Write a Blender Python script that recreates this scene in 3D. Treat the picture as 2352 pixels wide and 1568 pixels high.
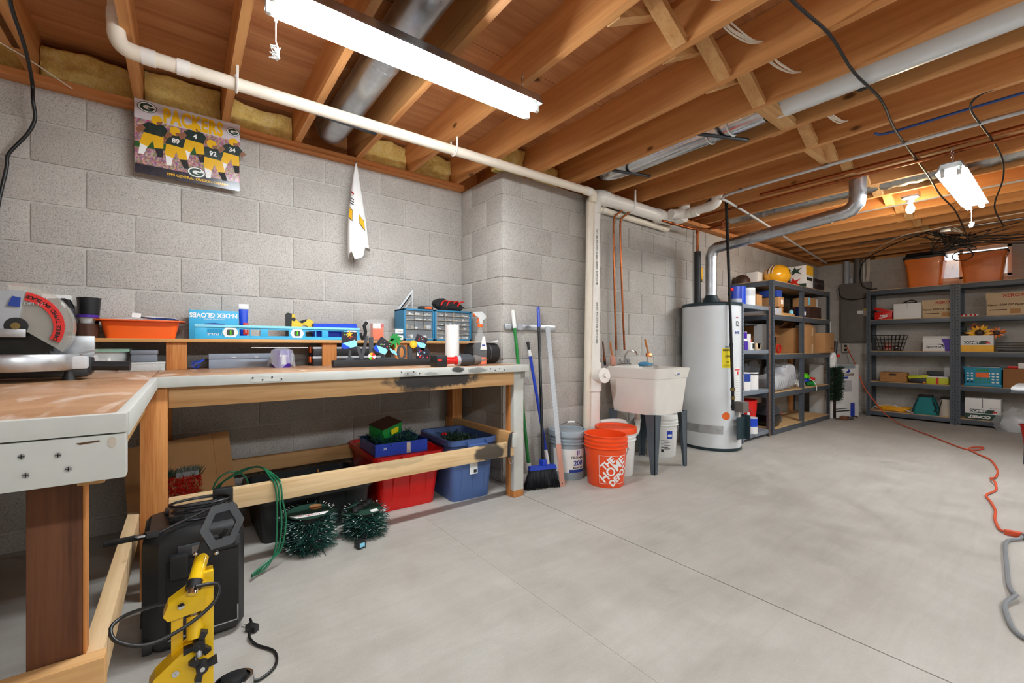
import bpy, bmesh, math, random
from mathutils import Vector, Matrix, noise
R = math.radians
PI = math.pi
scene = bpy.context.scene
C = scene.collection
for o in list(bpy.data.objects):
    bpy.data.objects.remove(o)
random.seed(7)

# ------------------------------------------------------------------ camera
# world: X runs along the block wall, Y towards it, Z up, floor at 0 (metres)
cam_d = bpy.data.cameras.new('camera')
cam = bpy.data.objects.new('camera', cam_d)
C.objects.link(cam)
cam.location = (0, 0, 1.006)
cam.rotation_euler = (R(90), 0, R(-34.728))
cam_d.sensor_width = 36
cam_d.lens = 36 * 961.72 / 2352
cam_d.shift_x = (1176 - 1088.18) / 2352
cam_d.shift_y = (794.88 - 784) / 2352
cam_d.clip_start = 0.02
scene.camera = cam

# ------------------------------------------------------------------ world, exposure
world = bpy.data.worlds.new('sky')
scene.world = world
world.use_nodes = True
_bg = world.node_tree.nodes['Background']
_bg.inputs[0].default_value = (0.85, 0.93, 1.0, 1)
_bg.inputs[1].default_value = 7.0
vs = scene.view_settings
vs.view_transform = 'Standard'
vs.look = 'None'
vs.gamma = 1.0
vs.use_curve_mapping = False
vs.exposure = 0.18
scene.display_settings.display_device = 'sRGB'
try:
    scene.cycles.use_denoising = True
    scene.cycles.denoiser = 'OPENIMAGEDENOISE'
    scene.cycles.max_bounces = 8
    scene.cycles.diffuse_bounces = 5
    scene.cycles.sample_clamp_indirect = 6
    scene.cycles.caustics_reflective = False
    scene.cycles.caustics_refractive = False
except Exception:
    pass
LAMP_TUBE = 88.0      # emission of the fluorescent tubes as seen
LAMP_W = 12.0         # watts of one shop light's downward light

# ------------------------------------------------------------------ materials
M = {}
def lin(h):
    h = h.lstrip('#')
    out = []
    for i in (0, 2, 4):
        v = int(h[i:i+2], 16) / 255
        out.append(v / 12.92 if v <= 0.04045 else ((v + 0.055) / 1.055) ** 2.4)
    return (*out, 1)

class NT:
    def __init__(s, name):
        s.m = bpy.data.materials.new(name)
        s.m.use_nodes = True
        s.t = s.m.node_tree
        s.b = s.t.nodes['Principled BSDF']
        s.out = s.t.nodes['Material Output']
    def n(s, typ, **kw):
        d = s.t.nodes.new(typ)
        for k, v in kw.items():
            if k.startswith('i_'):
                key = k[2:]
                key = int(key) if key.isdigit() else key.replace('_', ' ')
                d.inputs[key].default_value = v
            else:
                setattr(d, k, v)
        return d
    def l(s, a, b):
        s.t.links.new(a, b)
    def coord(s, scale=(1, 1, 1), kind='Object', rot=(0, 0, 0)):
        tc = s.n('ShaderNodeTexCoord')
        mp = s.n('ShaderNodeMapping')
        mp.inputs['Scale'].default_value = scale
        mp.inputs['Rotation'].default_value = rot
        s.l(tc.outputs[kind], mp.inputs[0])
        return mp.outputs[0]
    def noise(s, vec, scale, detail=3, rough=.55, dist=0):
        d = s.n('ShaderNodeTexNoise')
        d.inputs['Scale'].default_value = scale
        d.inputs['Detail'].default_value = detail
        d.inputs['Roughness'].default_value = rough
        d.inputs['Distortion'].default_value = dist
        s.l(vec, d.inputs['Vector'])
        return d.outputs['Fac']
    def ramp(s, fac, stops):
        d = s.n('ShaderNodeValToRGB')
        e = d.color_ramp.elements
        while len(e) < len(stops):
            e.new(.5)
        for el, (p, c) in zip(e, stops):
            el.position = p
            el.color = c if len(c) == 4 else (*c, 1)
        s.l(fac, d.inputs[0])
        return d.outputs[0]
    def mix(s, a, b, fac, mode='MIX'):
        d = s.n('ShaderNodeMix', data_type='RGBA', blend_type=mode)
        for sock, v in ((d.inputs[0], fac), (d.inputs[6], a), (d.inputs[7], b)):
            if isinstance(v, (int, float)):
                sock.default_value = v
            elif isinstance(v, tuple):
                sock.default_value = v
            else:
                s.l(v, sock)
        return d.outputs[2]
    def bump(s, h, strength=.3, dist=.01):
        d = s.n('ShaderNodeBump')
        d.inputs['Strength'].default_value = strength
        d.inputs['Distance'].default_value = dist
        s.l(h, d.inputs['Height'])
        s.l(d.outputs[0], s.b.inputs['Normal'])
    def col(s, c):
        if isinstance(c, tuple):
            s.b.inputs['Base Color'].default_value = c
        else:
            s.l(c, s.b.inputs['Base Color'])

def plain(name, hexc, rough=.45, metal=0., var=.08, nscale=9., bump=0., spec=.5, coat=0.):
    """one colour with a faint mottling"""
    if name in M:
        return M[name]
    t = NT(name)
    v = t.coord()
    c = lin(hexc)
    f = t.noise(v, nscale, 4)
    lo = tuple(x * (1 - var) for x in c[:3])
    hi = tuple(min(1, x * (1 + var)) for x in c[:3])
    t.col(t.ramp(f, [(.3, lo), (.7, hi)]))
    t.b.inputs['Roughness'].default_value = rough
    t.b.inputs['Metallic'].default_value = metal
    t.b.inputs['Specular IOR Level'].default_value = spec
    t.b.inputs['Coat Weight'].default_value = coat
    if bump:
        t.bump(t.noise(v, nscale * 12, 3), bump, .004)
    M[name] = t.m
    return t.m

def glow(name, color, strength):
    t = NT(name)
    t.col((0.9, 0.9, 0.9, 1))
    t.b.inputs['Emission Color'].default_value = color
    t.b.inputs['Emission Strength'].default_value = strength
    M[name] = t.m
    return t.m

def wood(name, light, dark, axis='Y', rough=.6, knots=True, scale=1., contrast=1.):
    """softwood with the grain running along one object axis"""
    if name in M:
        return M[name]
    t = NT(name)
    st = {'X': (.045, 1, 1), 'Y': (1, .045, 1), 'Z': (1, 1, .045)}[axis]
    st2 = {'X': (.25, 1, 1), 'Y': (1, .25, 1), 'Z': (1, 1, .25)}[axis]
    oi = t.n('ShaderNodeObjectInfo')
    tc = t.n('ShaderNodeTexCoord')
    add = t.n('ShaderNodeVectorMath', operation='ADD')
    sc = t.n('ShaderNodeVectorMath', operation='SCALE')
    cmb = t.n('ShaderNodeCombineXYZ')
    for i in range(3):
        t.l(oi.outputs['Random'], cmb.inputs[i])
    t.l(cmb.outputs[0], sc.inputs[0])
    sc.inputs[3].default_value = 13.7
    t.l(tc.outputs['Object'], add.inputs[0])
    t.l(sc.outputs[0], add.inputs[1])
    def mp(s):
        d = t.n('ShaderNodeMapping')
        d.inputs['Scale'].default_value = s
        t.l(add.outputs[0], d.inputs[0])
        return d.outputs[0]
    big = t.noise(mp(st), 14 * scale, 3, .6, .6)
    fine = t.noise(mp(st), 95 * scale, 3, .7, .2)
    wide = t.noise(mp(st2), 2.2 * scale, 2)
    base = t.ramp(big, [(.3, lin(dark)), (.62, lin(light))])
    c = t.mix(base, t.ramp(fine, [(.35, lin(dark)), (.6, lin(light))]), .28 * contrast)
    c = t.mix(c, t.ramp(wide, [(.25, (.72, .66, .6, 1)), (.7, (1.08, 1.06, 1.04, 1))]), .55, 'MULTIPLY')
    rnd = t.ramp(oi.outputs['Random'], [(0, (.82, .8, .78, 1)), (1, (1.1, 1.08, 1.06, 1))])
    c = t.mix(c, rnd, .6, 'MULTIPLY')
    if knots:
        vor = t.n('ShaderNodeTexVoronoi')
        vor.inputs['Scale'].default_value = 3.6 * scale
        vor.inputs['Randomness'].default_value = 1
        k2 = {'X': (.55, 1, 1), 'Y': (1, .55, 1), 'Z': (1, 1, .55)}[axis]
        t.l(mp(k2), vor.inputs['Vector'])
        kf = t.ramp(vor.outputs['Distance'], [(.035, (1, 1, 1, 1)), (.075, (0, 0, 0, 1))])
        c = t.mix(c, tuple(x * .28 for x in lin(dark)[:3]) + (1,), kf)
    t.col(c)
    t.b.inputs['Roughness'].default_value = rough
    t.b.inputs['Specular IOR Level'].default_value = .25
    t.bump(fine, .12, .003)
    M[name] = t.m
    return t.m

def make_mats():
    # grey masonry block: pale cement, dark pits
    t = NT('masonry_block')
    v = t.coord(kind='Object')
    oi = t.n('ShaderNodeObjectInfo')
    geo = t.n('ShaderNodeNewGeometry')
    f1 = t.noise(geo.outputs['Position'], 130, 3, .7)
    f2 = t.noise(geo.outputs['Position'], 300, 2, .6)
    f3 = t.noise(geo.outputs['Position'], 2.6, 3, .6)
    c = t.ramp(f1, [(.27, lin('#625d58')), (.42, lin('#aaa6a0')), (.62, lin('#c4c0ba'))])
    c = t.mix(c, t.ramp(f2, [(.34, lin('#3c3936')), (.45, lin('#c9c5bf'))]), .46)
    c = t.mix(c, t.ramp(f3, [(.3, (.88, .86, .85, 1)), (.7, (1.07, 1.06, 1.05, 1))]), .8, 'MULTIPLY')
    c = t.mix(c, t.ramp(oi.outputs['Random'], [(0, (.93, .92, .91, 1)), (1, (1.05, 1.05, 1.05, 1))]), .8, 'MULTIPLY')
    t.col(c)
    t.b.inputs['Roughness'].default_value = .95
    t.b.inputs['Specular IOR Level'].default_value = .1
    t.bump(f1, .55, .004)
    M['block'] = t.m
    t = NT('mortar')
    geo = t.n('ShaderNodeNewGeometry')
    f = t.noise(geo.outputs['Position'], 60, 4)
    t.col(t.ramp(f, [(.3, lin('#b3afa8')), (.7, lin('#c9c5bf'))]))
    t.b.inputs['Roughness'].default_value = .95
    t.b.inputs['Specular IOR Level'].default_value = .1
    t.bump(f, .3, .003)
    M['mortar'] = t.m
    # concrete floor: mottled, faint trowel arcs, spots and drips
    t = NT('concrete_floor')
    v = t.coord(kind='Object')
    a = t.noise(v, .9, 5, .62, .8)
    b = t.noise(v, 5, 6, .65, .4)
    g = t.noise(v, 140, 3, .6)
    vs_ = t.coord((.35, 2.6, 1), rot=(0, 0, .35))
    sw = t.noise(vs_, 5, 5, .65, 1.2)
    c = t.ramp(a, [(.3, lin('#a39f96')), (.5, lin('#b3afa7')), (.72, lin('#c1beb7'))])
    c = t.mix(c, t.ramp(b, [(.3, lin('#979188')), (.65, lin('#bebbb4'))]), .32)
    c = t.mix(c, t.ramp(sw, [(.3, (.88, .86, .83, 1)), (.62, (1.04, 1.04, 1.04, 1))]), .6, 'MULTIPLY')
    c = t.mix(c, t.ramp(g, [(.3, (.9, .9, .9, 1)), (.6, (1.02, 1.02, 1.02, 1))]), .6, 'MULTIPLY')
    vor = t.n('ShaderNodeTexVoronoi')
    vor.inputs['Scale'].default_value = 2.3
    t.l(v, vor.inputs['Vector'])
    spot = t.ramp(vor.outputs['Distance'], [(.012, (1, 1, 1, 1)), (.02, (0, 0, 0, 1))])
    c = t.mix(c, lin('#e6e5e0'), spot)
    vor2 = t.n('ShaderNodeTexVoronoi')
    vor2.inputs['Scale'].default_value = 1.15
    t.l(v, vor2.inputs['Vector'])
    sm = t.mix(t.ramp(vor2.outputs['Distance'], [(.05, (1, 1, 1, 1)), (.13, (0, 0, 0, 1))]), t.ramp(b, [(.45, (0, 0, 0, 1)), (.6, (1, 1, 1, 1))]), 1., 'MULTIPLY')
    c = t.mix(c, lin('#8f8a82'), t.mix(sm, (.55, .55, .55, 1), 1., 'MULTIPLY'))
    t.col(c)
    t.b.inputs['Specular IOR Level'].default_value = .35
    t.l(t.ramp(b, [(.3, (.38,) * 3), (.7, (.62,) * 3)]), t.b.inputs['Roughness'])
    t.bump(g, .06, .002)
    M['floor'] = t.m
    # fibreglass batt
    t = NT('fibreglass')
    v = t.coord()
    f = t.noise(v, 14, 6, .7, .6)
    f2 = t.noise(v, 90, 4, .75, .5)
    c = t.ramp(f, [(.28, lin('#c4973a')), (.5, lin('#f8d873')), (.72, lin('#fff0b4'))])
    c = t.mix(c, t.ramp(f2, [(.3, lin('#c99b3c')), (.65, lin('#faeab0'))]), .4)
    t.col(c)
    t.b.inputs['Roughness'].default_value = 1
    t.b.inputs['Specular IOR Level'].default_value = .05
    t.bump(f2, .8, .01)
    M['batt'] = t.m
    # woods
    wood('joist_wood', '#dfa56a', '#bd7c45', 'Y', contrast=.6)
    wood('plate_wood', '#dd9b62', '#bd7743', 'X', contrast=.6)
    wood('bridging_wood', '#dcb27c', '#b98550', 'X')
    wood('subfloor_wood', '#d49c6c', '#a96c42', 'X', knots=True, scale=.8)
    wood('pine_x', '#ddb27c', '#bd8b52', 'X')
    wood('pine_y', '#ddb27c', '#bd8b52', 'Y')
    wood('pine_z', '#d8985a', '#a9622c', 'Z', contrast=1.7)
    wood('pale_pine_y', '#dcc29b', '#c1a071', 'Y')
    wood('pale_pine_x', '#e6c898', '#cda671', 'X')
    wood('walnut_z', '#7a4f35', '#4f301f', 'Z', knots=False)
    wood('shelf_board', '#d9b98a', '#c9a676', 'X', knots=False)
    # worktop: brown hardboard with pale dust smears
    t = NT('hardboard_top')
    v = t.coord()
    f = t.noise(v, 3.2, 5, .6, 1.2)
    f2 = t.noise(t.coord((1, .25, 1), rot=(0, 0, .6)), 7, 5, .65, 2.2)
    c = t.ramp(f, [(.25, lin('#9a6d49')), (.6, lin('#b98d66')), (.8, lin('#c8a27d'))])
    c = t.mix(c, lin('#e2d6ca'), t.ramp(f2, [(.52, (0, 0, 0, 1)), (.75, (.75, .75, .75, 1))]))
    t.col(c)
    t.l(t.ramp(f2, [(.4, (.32,) * 3), (.7, (.55,) * 3)]), t.b.inputs['Roughness'])
    M['worktop'] = t.m
    # white paint with black overspray, sprayed only where the painter sprayed it
    def oversprayed(name, base, boxes, wax=None):
        t = NT(name)
        geo = t.n('ShaderNodeNewGeometry')
        pos = geo.outputs['Position']
        f = t.noise(pos, 22, 5, .6)
        if wax:
            st = t.coord((.05, 1, 1))
            g = t.noise(st, 40, 3, .6, .4)
            c = t.ramp(g, [(.3, lin(wax)), (.65, lin(base))])
        else:
            bb = lin(base)
            c = t.ramp(f, [(.3, tuple(x * .93 for x in bb[:3])), (.7, bb)])
        for (cx, cz, rx, rz, k) in boxes:
            mp = t.n('ShaderNodeMapping')
            mp.vector_type = 'TEXTURE'
            mp.inputs['Location'].default_value = (cx, 0, cz)
            mp.inputs['Scale'].default_value = (rx, 1e4, rz)
            t.l(pos, mp.inputs[0])
            ln = t.n('ShaderNodeVectorMath', operation='LENGTH')
            t.l(mp.outputs[0], ln.inputs[0])
            nz = t.n('ShaderNodeMath', operation='ADD')
            t.l(ln.outputs['Value'], nz.inputs[0])
            ns = t.n('ShaderNodeMath', operation='MULTIPLY_ADD')
            t.l(f, ns.inputs[0])
            ns.inputs[1].default_value = .9
            ns.inputs[2].default_value = -.45
            t.l(ns.outputs[0], nz.inputs[1])
            c = t.mix(c, lin('#2b2b2c'), t.ramp(nz.outputs[0], [(.72, (k, k, k, 1)), (1.15, (0, 0, 0, 1))]))
        t.col(c)
        t.b.inputs['Roughness'].default_value = .5
        M[name] = t.m
    oversprayed('bench_paint', '#c9cac3', [(1.33, .868, .05, .02, .95), (1.47, .86, .07, .02, .55), (1.02, .856, .05, .014, .35), (1.15, .85, .05, .012, .4)])
    oversprayed('apron_pine', '#e0b57f', [(1.2, .81, .34, .05, .97), (1.08, .775, .12, .045, .8)], wax='#c08f57')
    oversprayed('rail_pine', '#e8cb9d', [(1.6, .33, .13, .07, .93), (.98, .37, .2, .03, .3)], wax='#cfaa78')
    # smooth metals
    def metal(name, hexc, rough, aniso=0, streak=None):
        t = NT(name)
        v = t.coord(streak or (1, 1, 1))
        f = t.noise(v, 26, 4)
        c = lin(hexc)
        t.col(t.ramp(f, [(.3, tuple(x * .8 for x in c[:3])), (.7, c)]))
        t.b.inputs['Metallic'].default_value = 1
        t.l(t.ramp(f, [(.3, (rough * .8,) * 3), (.7, (rough * 1.25,) * 3)]), t.b.inputs['Roughness'])
        M[name] = t.m
    metal('galvanised', '#c9ccd0', .34)
    metal('bright_metal', '#d8dadd', .18)
    metal('aluminium', '#d0d3d6', .38)
    metal('copper', '#b0673f', .32)
    metal('chrome', '#e8e8ea', .08)
    metal('brass', '#a08a58', .35)
    metal('blade_steel', '#3a3835', .4)
    metal('foil', '#b9b7b2', .3)
    # clear plastics and glass
    def clear(name, hexc, rough=.05, alpha=.25):
        t = NT(name)
        t.col(lin(hexc))
        t.b.inputs['Roughness'].default_value = rough
        t.b.inputs['Alpha'].default_value = alpha
        t.b.inputs['Specular IOR Level'].default_value = .6
        M[name] = t.m
    clear('clear_plastic', '#e8eef0', .08, .14)
    clear('guard_plastic', '#d9d5ca', .06, .33)
    clear('milky_plastic', '#dfe3e2', .3, .7)
    clear('film_plastic', '#e9edf0', .18, .30)
    clear('window_glass', '#eef6fb', .02, .12)
    # cardboard
    for nm, hx in (('cardboard', '#b98a5c'), ('cardboard_dark', '#9a6b43'), ('cardboard_tan', '#d8bf9a'), ('wicker', '#b98347')):
        t = NT(nm)
        v = t.coord()
        f = t.noise(v, 5, 4)
        g = t.noise(t.coord((1, 1, 14)), 50, 2)
        c0 = lin(hx)
        c = t.ramp(f, [(.3, tuple(x * .86 for x in c0[:3])), (.7, c0)])
        c = t.mix(c, t.ramp(g, [(.3, (.93,) * 3), (.7, (1.03,) * 3)]), .5, 'MULTIPLY')
        t.col(c)
        t.b.inputs['Roughness'].default_value = .85
        t.b.inputs['Specular IOR Level'].default_value = .15
        M[nm] = t.m
    glow('tube_glow', (.90, .96, 1, 1), LAMP_TUBE)
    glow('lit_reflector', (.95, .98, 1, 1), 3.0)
    glow('bulb_glow', (1, .86, .6, 1), 20)
    P = plain
    P('pvc', '#f1ece4', .35, var=.03); P('pvc_old', '#eee3d1', .4, var=.05)
    P('white_plastic', '#e9e9e6', .4, var=.02); P('white_paper', '#ecebe8', .85, var=.02)
    P('white_enamel', '#dfe3e6', .28, var=.02, coat=.3); P('sink_white', '#e8e4dc', .42, var=.03)
    P('teal_black', '#20333a', .45); P('black_plastic', '#1c1d1f', .42, var=.15); P('black_matte', '#161616', .8, var=.2)
    P('black_gloss', '#121316', .22); P('dark_grey', '#3c3f43', .5); P('leg_grey', '#4a545c', .5, var=.1)
    P('shelf_grey', '#4b525a', .42, var=.06); P('old_shelf', '#7c8590', .45, var=.12, nscale=18); P('rust', '#6b5548', .8, .3, var=.35, nscale=30)
    P('panel_grey', '#6b655f', .5, var=.05); P('orange_plastic', '#f0641e', .35, var=.03); P('bucket_orange', '#f4511a', .38, var=.03)
    P('tote_orange', '#e8761c', .3, var=.04, coat=.3); P('red_plastic', '#d5140f', .32, var=.04); P('blue_plastic', '#4a6496', .42, var=.05)
    P('deep_blue', '#1646c8', .38, var=.05); P('cyan_blue', '#3fb0dd', .35, var=.05); P('sky_blue', '#8fdcf5', .4, var=.03)
    P('cabinet_blue', '#2f7ea8', .45, var=.05); P('pole_blue', '#1f3fae', .35); P('pole_green', '#1f7a33', .35)
    P('yellow_paint', '#f0c413', .3, var=.04, coat=.3); P('tool_yellow', '#efc93c', .4); P('grey_plastic', '#6f757f', .42); P('grey_box', '#87919f', .45)
    P('light_grey', '#a9adb2', .45); P('pale_grey', '#c9ccce', .5); P('bucket_grey', '#9aa6ae', .45); P('purple', '#4a249c', .35, var=.1); P('mint', '#aadccb', .4)
    P('cord_black', '#151515', .4); P('cord_white', '#e3d9c8', .5); P('cord_orange', '#d1502c', .45); P('cord_grey', '#85898c', .45); P('cord_green', '#1c6b48', .4); P('cord_blue', '#274f93', .45); P('cord_brown', '#3c2a21', .5)
    P('light_string', '#12443a', .45, var=.3); P('fir_green', '#24402a', .7, var=.35, nscale=30); P('tinsel_red', '#d81818', .2, .5, var=.4, nscale=70)
    P('gold', '#f4b51d', .4); P('helmet_gold', '#f2b021', .2, coat=.6); P('green_dark', '#1f3f33', .5); P('red', '#d42a22', .5); P('green', '#1d8a3c', .45); P('lime', '#5fd01c', .35)
    P('teal_bag', '#12787a', .75, var=.12, bump=.2); P('canvas', '#c3b8a8', .8, var=.1); P('crate_teal', '#1a88a8', .4); P('yellow_green', '#c3c823', .5)
    P('quilt', '#b6b7bc', .8, var=.08); P('quilt_dark', '#8d8e93', .85, var=.08); P('black_cloth', '#1d1c1c', .9, var=.3); P('brown_box', '#3a2115', .55); P('rubber', '#232426', .6)
    P('paper_towel', '#f0efec', .9, var=.02, nscale=60, bump=.3); P('sticker_yellow', '#f2dd1b', .5); P('sticker_orange', '#ee6a1c', .5); P('print_black', '#1b1b1b', .7, var=0); P('print_red', '#b32020', .7, var=0); P('print_blue', '#1f3f94', .6, var=0); P('print_white', '#f2f2f0', .6, var=0); P('print_brown', '#5a3a22', .8, var=0)
    P('mop_blue', '#4d8fb5', .9); P('sponge_pink', '#c08a78', .9); P('bristle', '#191a20', .7, var=.4, nscale=80); P('amber', '#c8863a', .3); P('jar_brown', '#4a3024', .25); P('dull_aluminium', '#b4b7ba', .5, .35); P('beach', '#d8a46a', .6)
make_mats()

# ------------------------------------------------------------------ mesh building
class MB:
    """collects shapes; build() links them as ONE mesh object"""
    def __init__(s):
        s.v, s.f, s.mi, s.sm = [], [], [], []
        s.cur = 0
        s.smooth = False
    def add(s, vs, fs, smooth=None):
        o = len(s.v)
        s.v += [tuple(p) for p in vs]
        for f in fs:
            s.f.append([i + o for i in f])
            s.mi.append(s.cur)
            s.sm.append(s.smooth if smooth is None else smooth)
        return s
    def m(s, i):
        s.cur = i
        return s
    def box(s, x0, x1, y0, y1, z0, z1, bev=0.):
        if bev <= 0:
            s.add([(x0, y0, z0), (x1, y0, z0), (x1, y1, z0), (x0, y1, z0), (x0, y0, z1), (x1, y0, z1), (x1, y1, z1), (x0, y1, z1)],
                  [(0, 3, 2, 1), (4, 5, 6, 7), (0, 1, 5, 4), (1, 2, 6, 5), (2, 3, 7, 6), (3, 0, 4, 7)], False)
            return s
        b = min(bev, (x1-x0)*.49, (y1-y0)*.49, (z1-z0)*.49)
        bm = bmesh.new()
        mat = Matrix.Translation(((x0+x1)/2, (y0+y1)/2, (z0+z1)/2)) @ Matrix.Diagonal((x1-x0, y1-y0, z1-z0, 1))
        bmesh.ops.create_cube(bm, size=1, matrix=mat)
        bmesh.ops.bevel(bm, geom=bm.edges[:], offset=b, segments=2, affect='EDGES', profile=.6)
        bm.verts.index_update()
        s.add([v.co[:] for v in bm.verts], [[v.index for v in f.verts] for f in bm.faces], True)
        bm.free()
        return s
    def loft(s, rings, close=True, cap0=True, cap1=True, smooth=True):
        n = len(rings[0])
        vs = [p for r in rings for p in r]
        fs = []
        for i in range(len(rings) - 1):
            for j in range(n if close else n - 1):
                k = (j + 1) % n
                fs.append((i*n+j, i*n+k, (i+1)*n+k, (i+1)*n+j))
        s.add(vs, fs, smooth)
        o = len(s.v) - len(vs)
        for on, idx, rev in ((cap0, 0, True), (cap1, len(rings) - 1, False)):
            if on:
                f = [o + idx*n + j for j in range(n)]
                s.f.append(f[::-1] if rev else f)
                s.mi.append(s.cur)
                s.sm.append(False)
        return s
    def tube(s, pts, r, seg=8, cap=True, r2=None):
        pts = [Vector(p) for p in pts]
        pp = [pts[0]]
        for p in pts[1:]:
            if (p - pp[-1]).length > 1e-5:
                pp.append(p)
        pts = pp
        rings = []
        up = None
        for i, p in enumerate(pts):
            t = (pts[min(i+1, len(pts)-1)] - pts[max(i-1, 0)]).normalized()
            if up is None:
                up = Vector((0, 0, 1)) if abs(t.z) < .9 else Vector((1, 0, 0))
            a = t.cross(up)
            if a.length < 1e-4:
                a = t.orthogonal()
            a.normalize()
            b = a.cross(t).normalized()
            up = b
            rr = r if r2 is None else r + (r2 - r) * i / max(1, len(pts) - 1)
            if callable(r):
                rr = r(i / max(1, len(pts) - 1))
            rings.append([tuple(p + a * (rr * math.cos(2*PI*j/seg)) + b * (rr * math.sin(2*PI*j/seg))) for j in range(seg)])
        return s.loft(rings, True, cap, cap)
    def cyl(s, p0, p1, r, seg=16, r2=None, cap=True):
        return s.tube([p0, p1], r, seg, cap, r2)
    def lathe(s, prof, seg=24, axis='Z', at=(0, 0, 0), cap0=False, cap1=False, sx=1, sy=1):
        rings = []
        for (r, z) in prof:
            ring = []
            for j in range(seg):
                a = 2 * PI * j / seg
                x, y = r * math.cos(a) * sx, r * math.sin(a) * sy
                q = {'Z': (x, y, z), 'X': (z, x, y), 'Y': (y, z, x)}[axis]
                ring.append((q[0] + at[0], q[1] + at[1], q[2] + at[2]))
            rings.append(ring)
        return s.loft(rings, True, cap0, cap1)
    def prism(s, poly, a0, a1, axis='Y', smooth=False):
        """polygon in the plane across axis: 'Y' -> (x,z), 'X' -> (y,z), 'Z' -> (x,y)"""
        def pt(p, a):
            return {'Y': (p[0], a, p[1]), 'X': (a, p[0], p[1]), 'Z': (p[0], p[1], a)}[axis]
        return s.loft([[pt(p, a0) for p in poly], [pt(p, a1) for p in poly]], True, True, True, smooth)
    def sphere(s, c, r, seg=16, rings=10, sx=1, sy=1, sz=1):
        prof = [(max(1e-4, math.sin(PI*i/rings)), -math.cos(PI*i/rings)) for i in range(rings + 1)]
        rr = [[(c[0] + r*sx*p[0]*math.cos(2*PI*j/seg), c[1] + r*sy*p[0]*math.sin(2*PI*j/seg), c[2] + r*sz*p[1]) for j in range(seg)] for p in prof]
        return s.loft(rr, True, False, False)
    def quad(s, a, b, c, d):
        return s.add([a, b, c, d], [(0, 1, 2, 3)], False)
    def xf(s, mat):
        s.v = [tuple(mat @ Vector(p)) for p in s.v]
        return s
    def mesh(s, name, mats):
        me = bpy.data.meshes.new(name)
        me.from_pydata(s.v, [], s.f)
        me.validate(verbose=False)
        for mm in (mats if isinstance(mats, (list, tuple)) else [mats]):
            me.materials.append(M[mm] if isinstance(mm, str) else mm)
        if len(me.polygons) == len(s.mi):
            me.polygons.foreach_set('material_index', s.mi)
            me.polygons.foreach_set('use_smooth', s.sm)
        bm = bmesh.new()
        bm.from_mesh(me)
        bmesh.ops.recalc_face_normals(bm, faces=bm.faces[:])
        for e in bm.edges:
            if len(e.link_faces) == 2 and e.link_faces[0].normal.angle(e.link_faces[1].normal, 0) > R(38):
                e.smooth = False
        bm.to_mesh(me)
        bm.free()
        me.update()
        return me
    def build(s, name, mats, parent=None):
        return link(bpy.data.objects.new(name, s.mesh(name, mats)), parent)

def link(o, parent=None):
    C.objects.link(o)
    if parent is not None:
        o.parent = parent
    return o

def thing(name, label, cat, loc=(0, 0, 0), rz=0., group=None):
    o = bpy.data.objects.new(name, None)
    o.empty_display_size = .05
    C.objects.link(o)
    o.location = loc
    o.rotation_euler = (0, 0, rz)
    return tag(o, label, cat, group)

def tag(o, label, cat, group=None):
    o['label'] = label
    o['category'] = cat
    if group:
        o['group'] = group
    return o

def solo(mb, name, mats, label, cat, loc=(0, 0, 0), rz=0., group=None):
    o = mb.build(name, mats)
    o.location = loc
    o.rotation_euler = (0, 0, rz)
    return tag(o, label, cat, group)

def struct(name, mb=None, mats=None):
    if mb is None:
        o = bpy.data.objects.new(name, None)
        C.objects.link(o)
    else:
        o = mb.build(name, mats)
    o['kind'] = 'structure'
    return o

def dup(o, parent=None, **kw):
    c = o.copy()
    C.objects.link(c)
    if parent is not None:
        c.parent = parent
    for k, v in kw.items():
        if k in ('label', 'group'):
            c[k] = v
        else:
            setattr(c, k, v)
    for ch in list(o.children):
        dup(ch, c)
    return c

def spline(pts, n=8):
    """Catmull-Rom through the points"""
    P = [Vector(p) for p in pts]
    P = [P[0] * 2 - P[1]] + P + [P[-1] * 2 - P[-2]]
    out = []
    for i in range(1, len(P) - 2):
        for k in range(n):
            t = k / n
            a, b, c, d = P[i-1], P[i], P[i+1], P[i+2]
            out.append(.5 * ((2*b) + (c - a)*t + (2*a - 5*b + 4*c - d)*t*t + (3*b - a - 3*c + d)*t**3))
    out.append(P[-2])
    return out

def rrect(w, d, r, n=4):
    """rounded rectangle outline centred on 0"""
    out = []
    for cx, cy, a0 in ((w/2-r, d/2-r, 0), (-w/2+r, d/2-r, 90), (-w/2+r, -d/2+r, 180), (w/2-r, -d/2+r, 270)):
        for k in range(n + 1):
            a = R(a0 + 90 * k / n)
            out.append((cx + r * math.cos(a), cy + r * math.sin(a)))
    return out

def circ(r, n=16, cx=0, cy=0, ry=None):
    return [(cx + r * math.cos(2*PI*k/n), cy + (ry or r) * math.sin(2*PI*k/n)) for k in range(n)]

def text(body, size, mat, parent, loc, rot=(R(90), 0, 0), sx=1., name='lettering', align='CENTER', bold=0., shear=0., depth=.0004, spacing=1.):
    cu = bpy.data.curves.new('lettering', 'FONT')
    cu.body = body
    cu.size = size
    cu.align_x = align
    cu.align_y = 'CENTER'
    cu.offset = bold
    cu.shear = shear
    cu.extrude = depth
    cu.resolution_u = 3
    cu.space_character = spacing
    tmp = bpy.data.objects.new('tmp', cu)
    me = bpy.data.meshes.new_from_object(tmp)
    bpy.data.objects.remove(tmp)
    bpy.data.curves.remove(cu)
    me.materials.clear()
    me.materials.append(M[mat])
    o = link(bpy.data.objects.new(name, me), parent)
    o.location = loc
    o.rotation_euler = rot
    o.scale = (sx, 1, 1)
    return o
FACE_NY = (R(90), 0, 0)           # lettering on a face that looks towards -Y
FACE_NX = (R(90), 0, R(-90))      # lettering on a face that looks towards -X
FACE_UP = (0, 0, 0)

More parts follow.
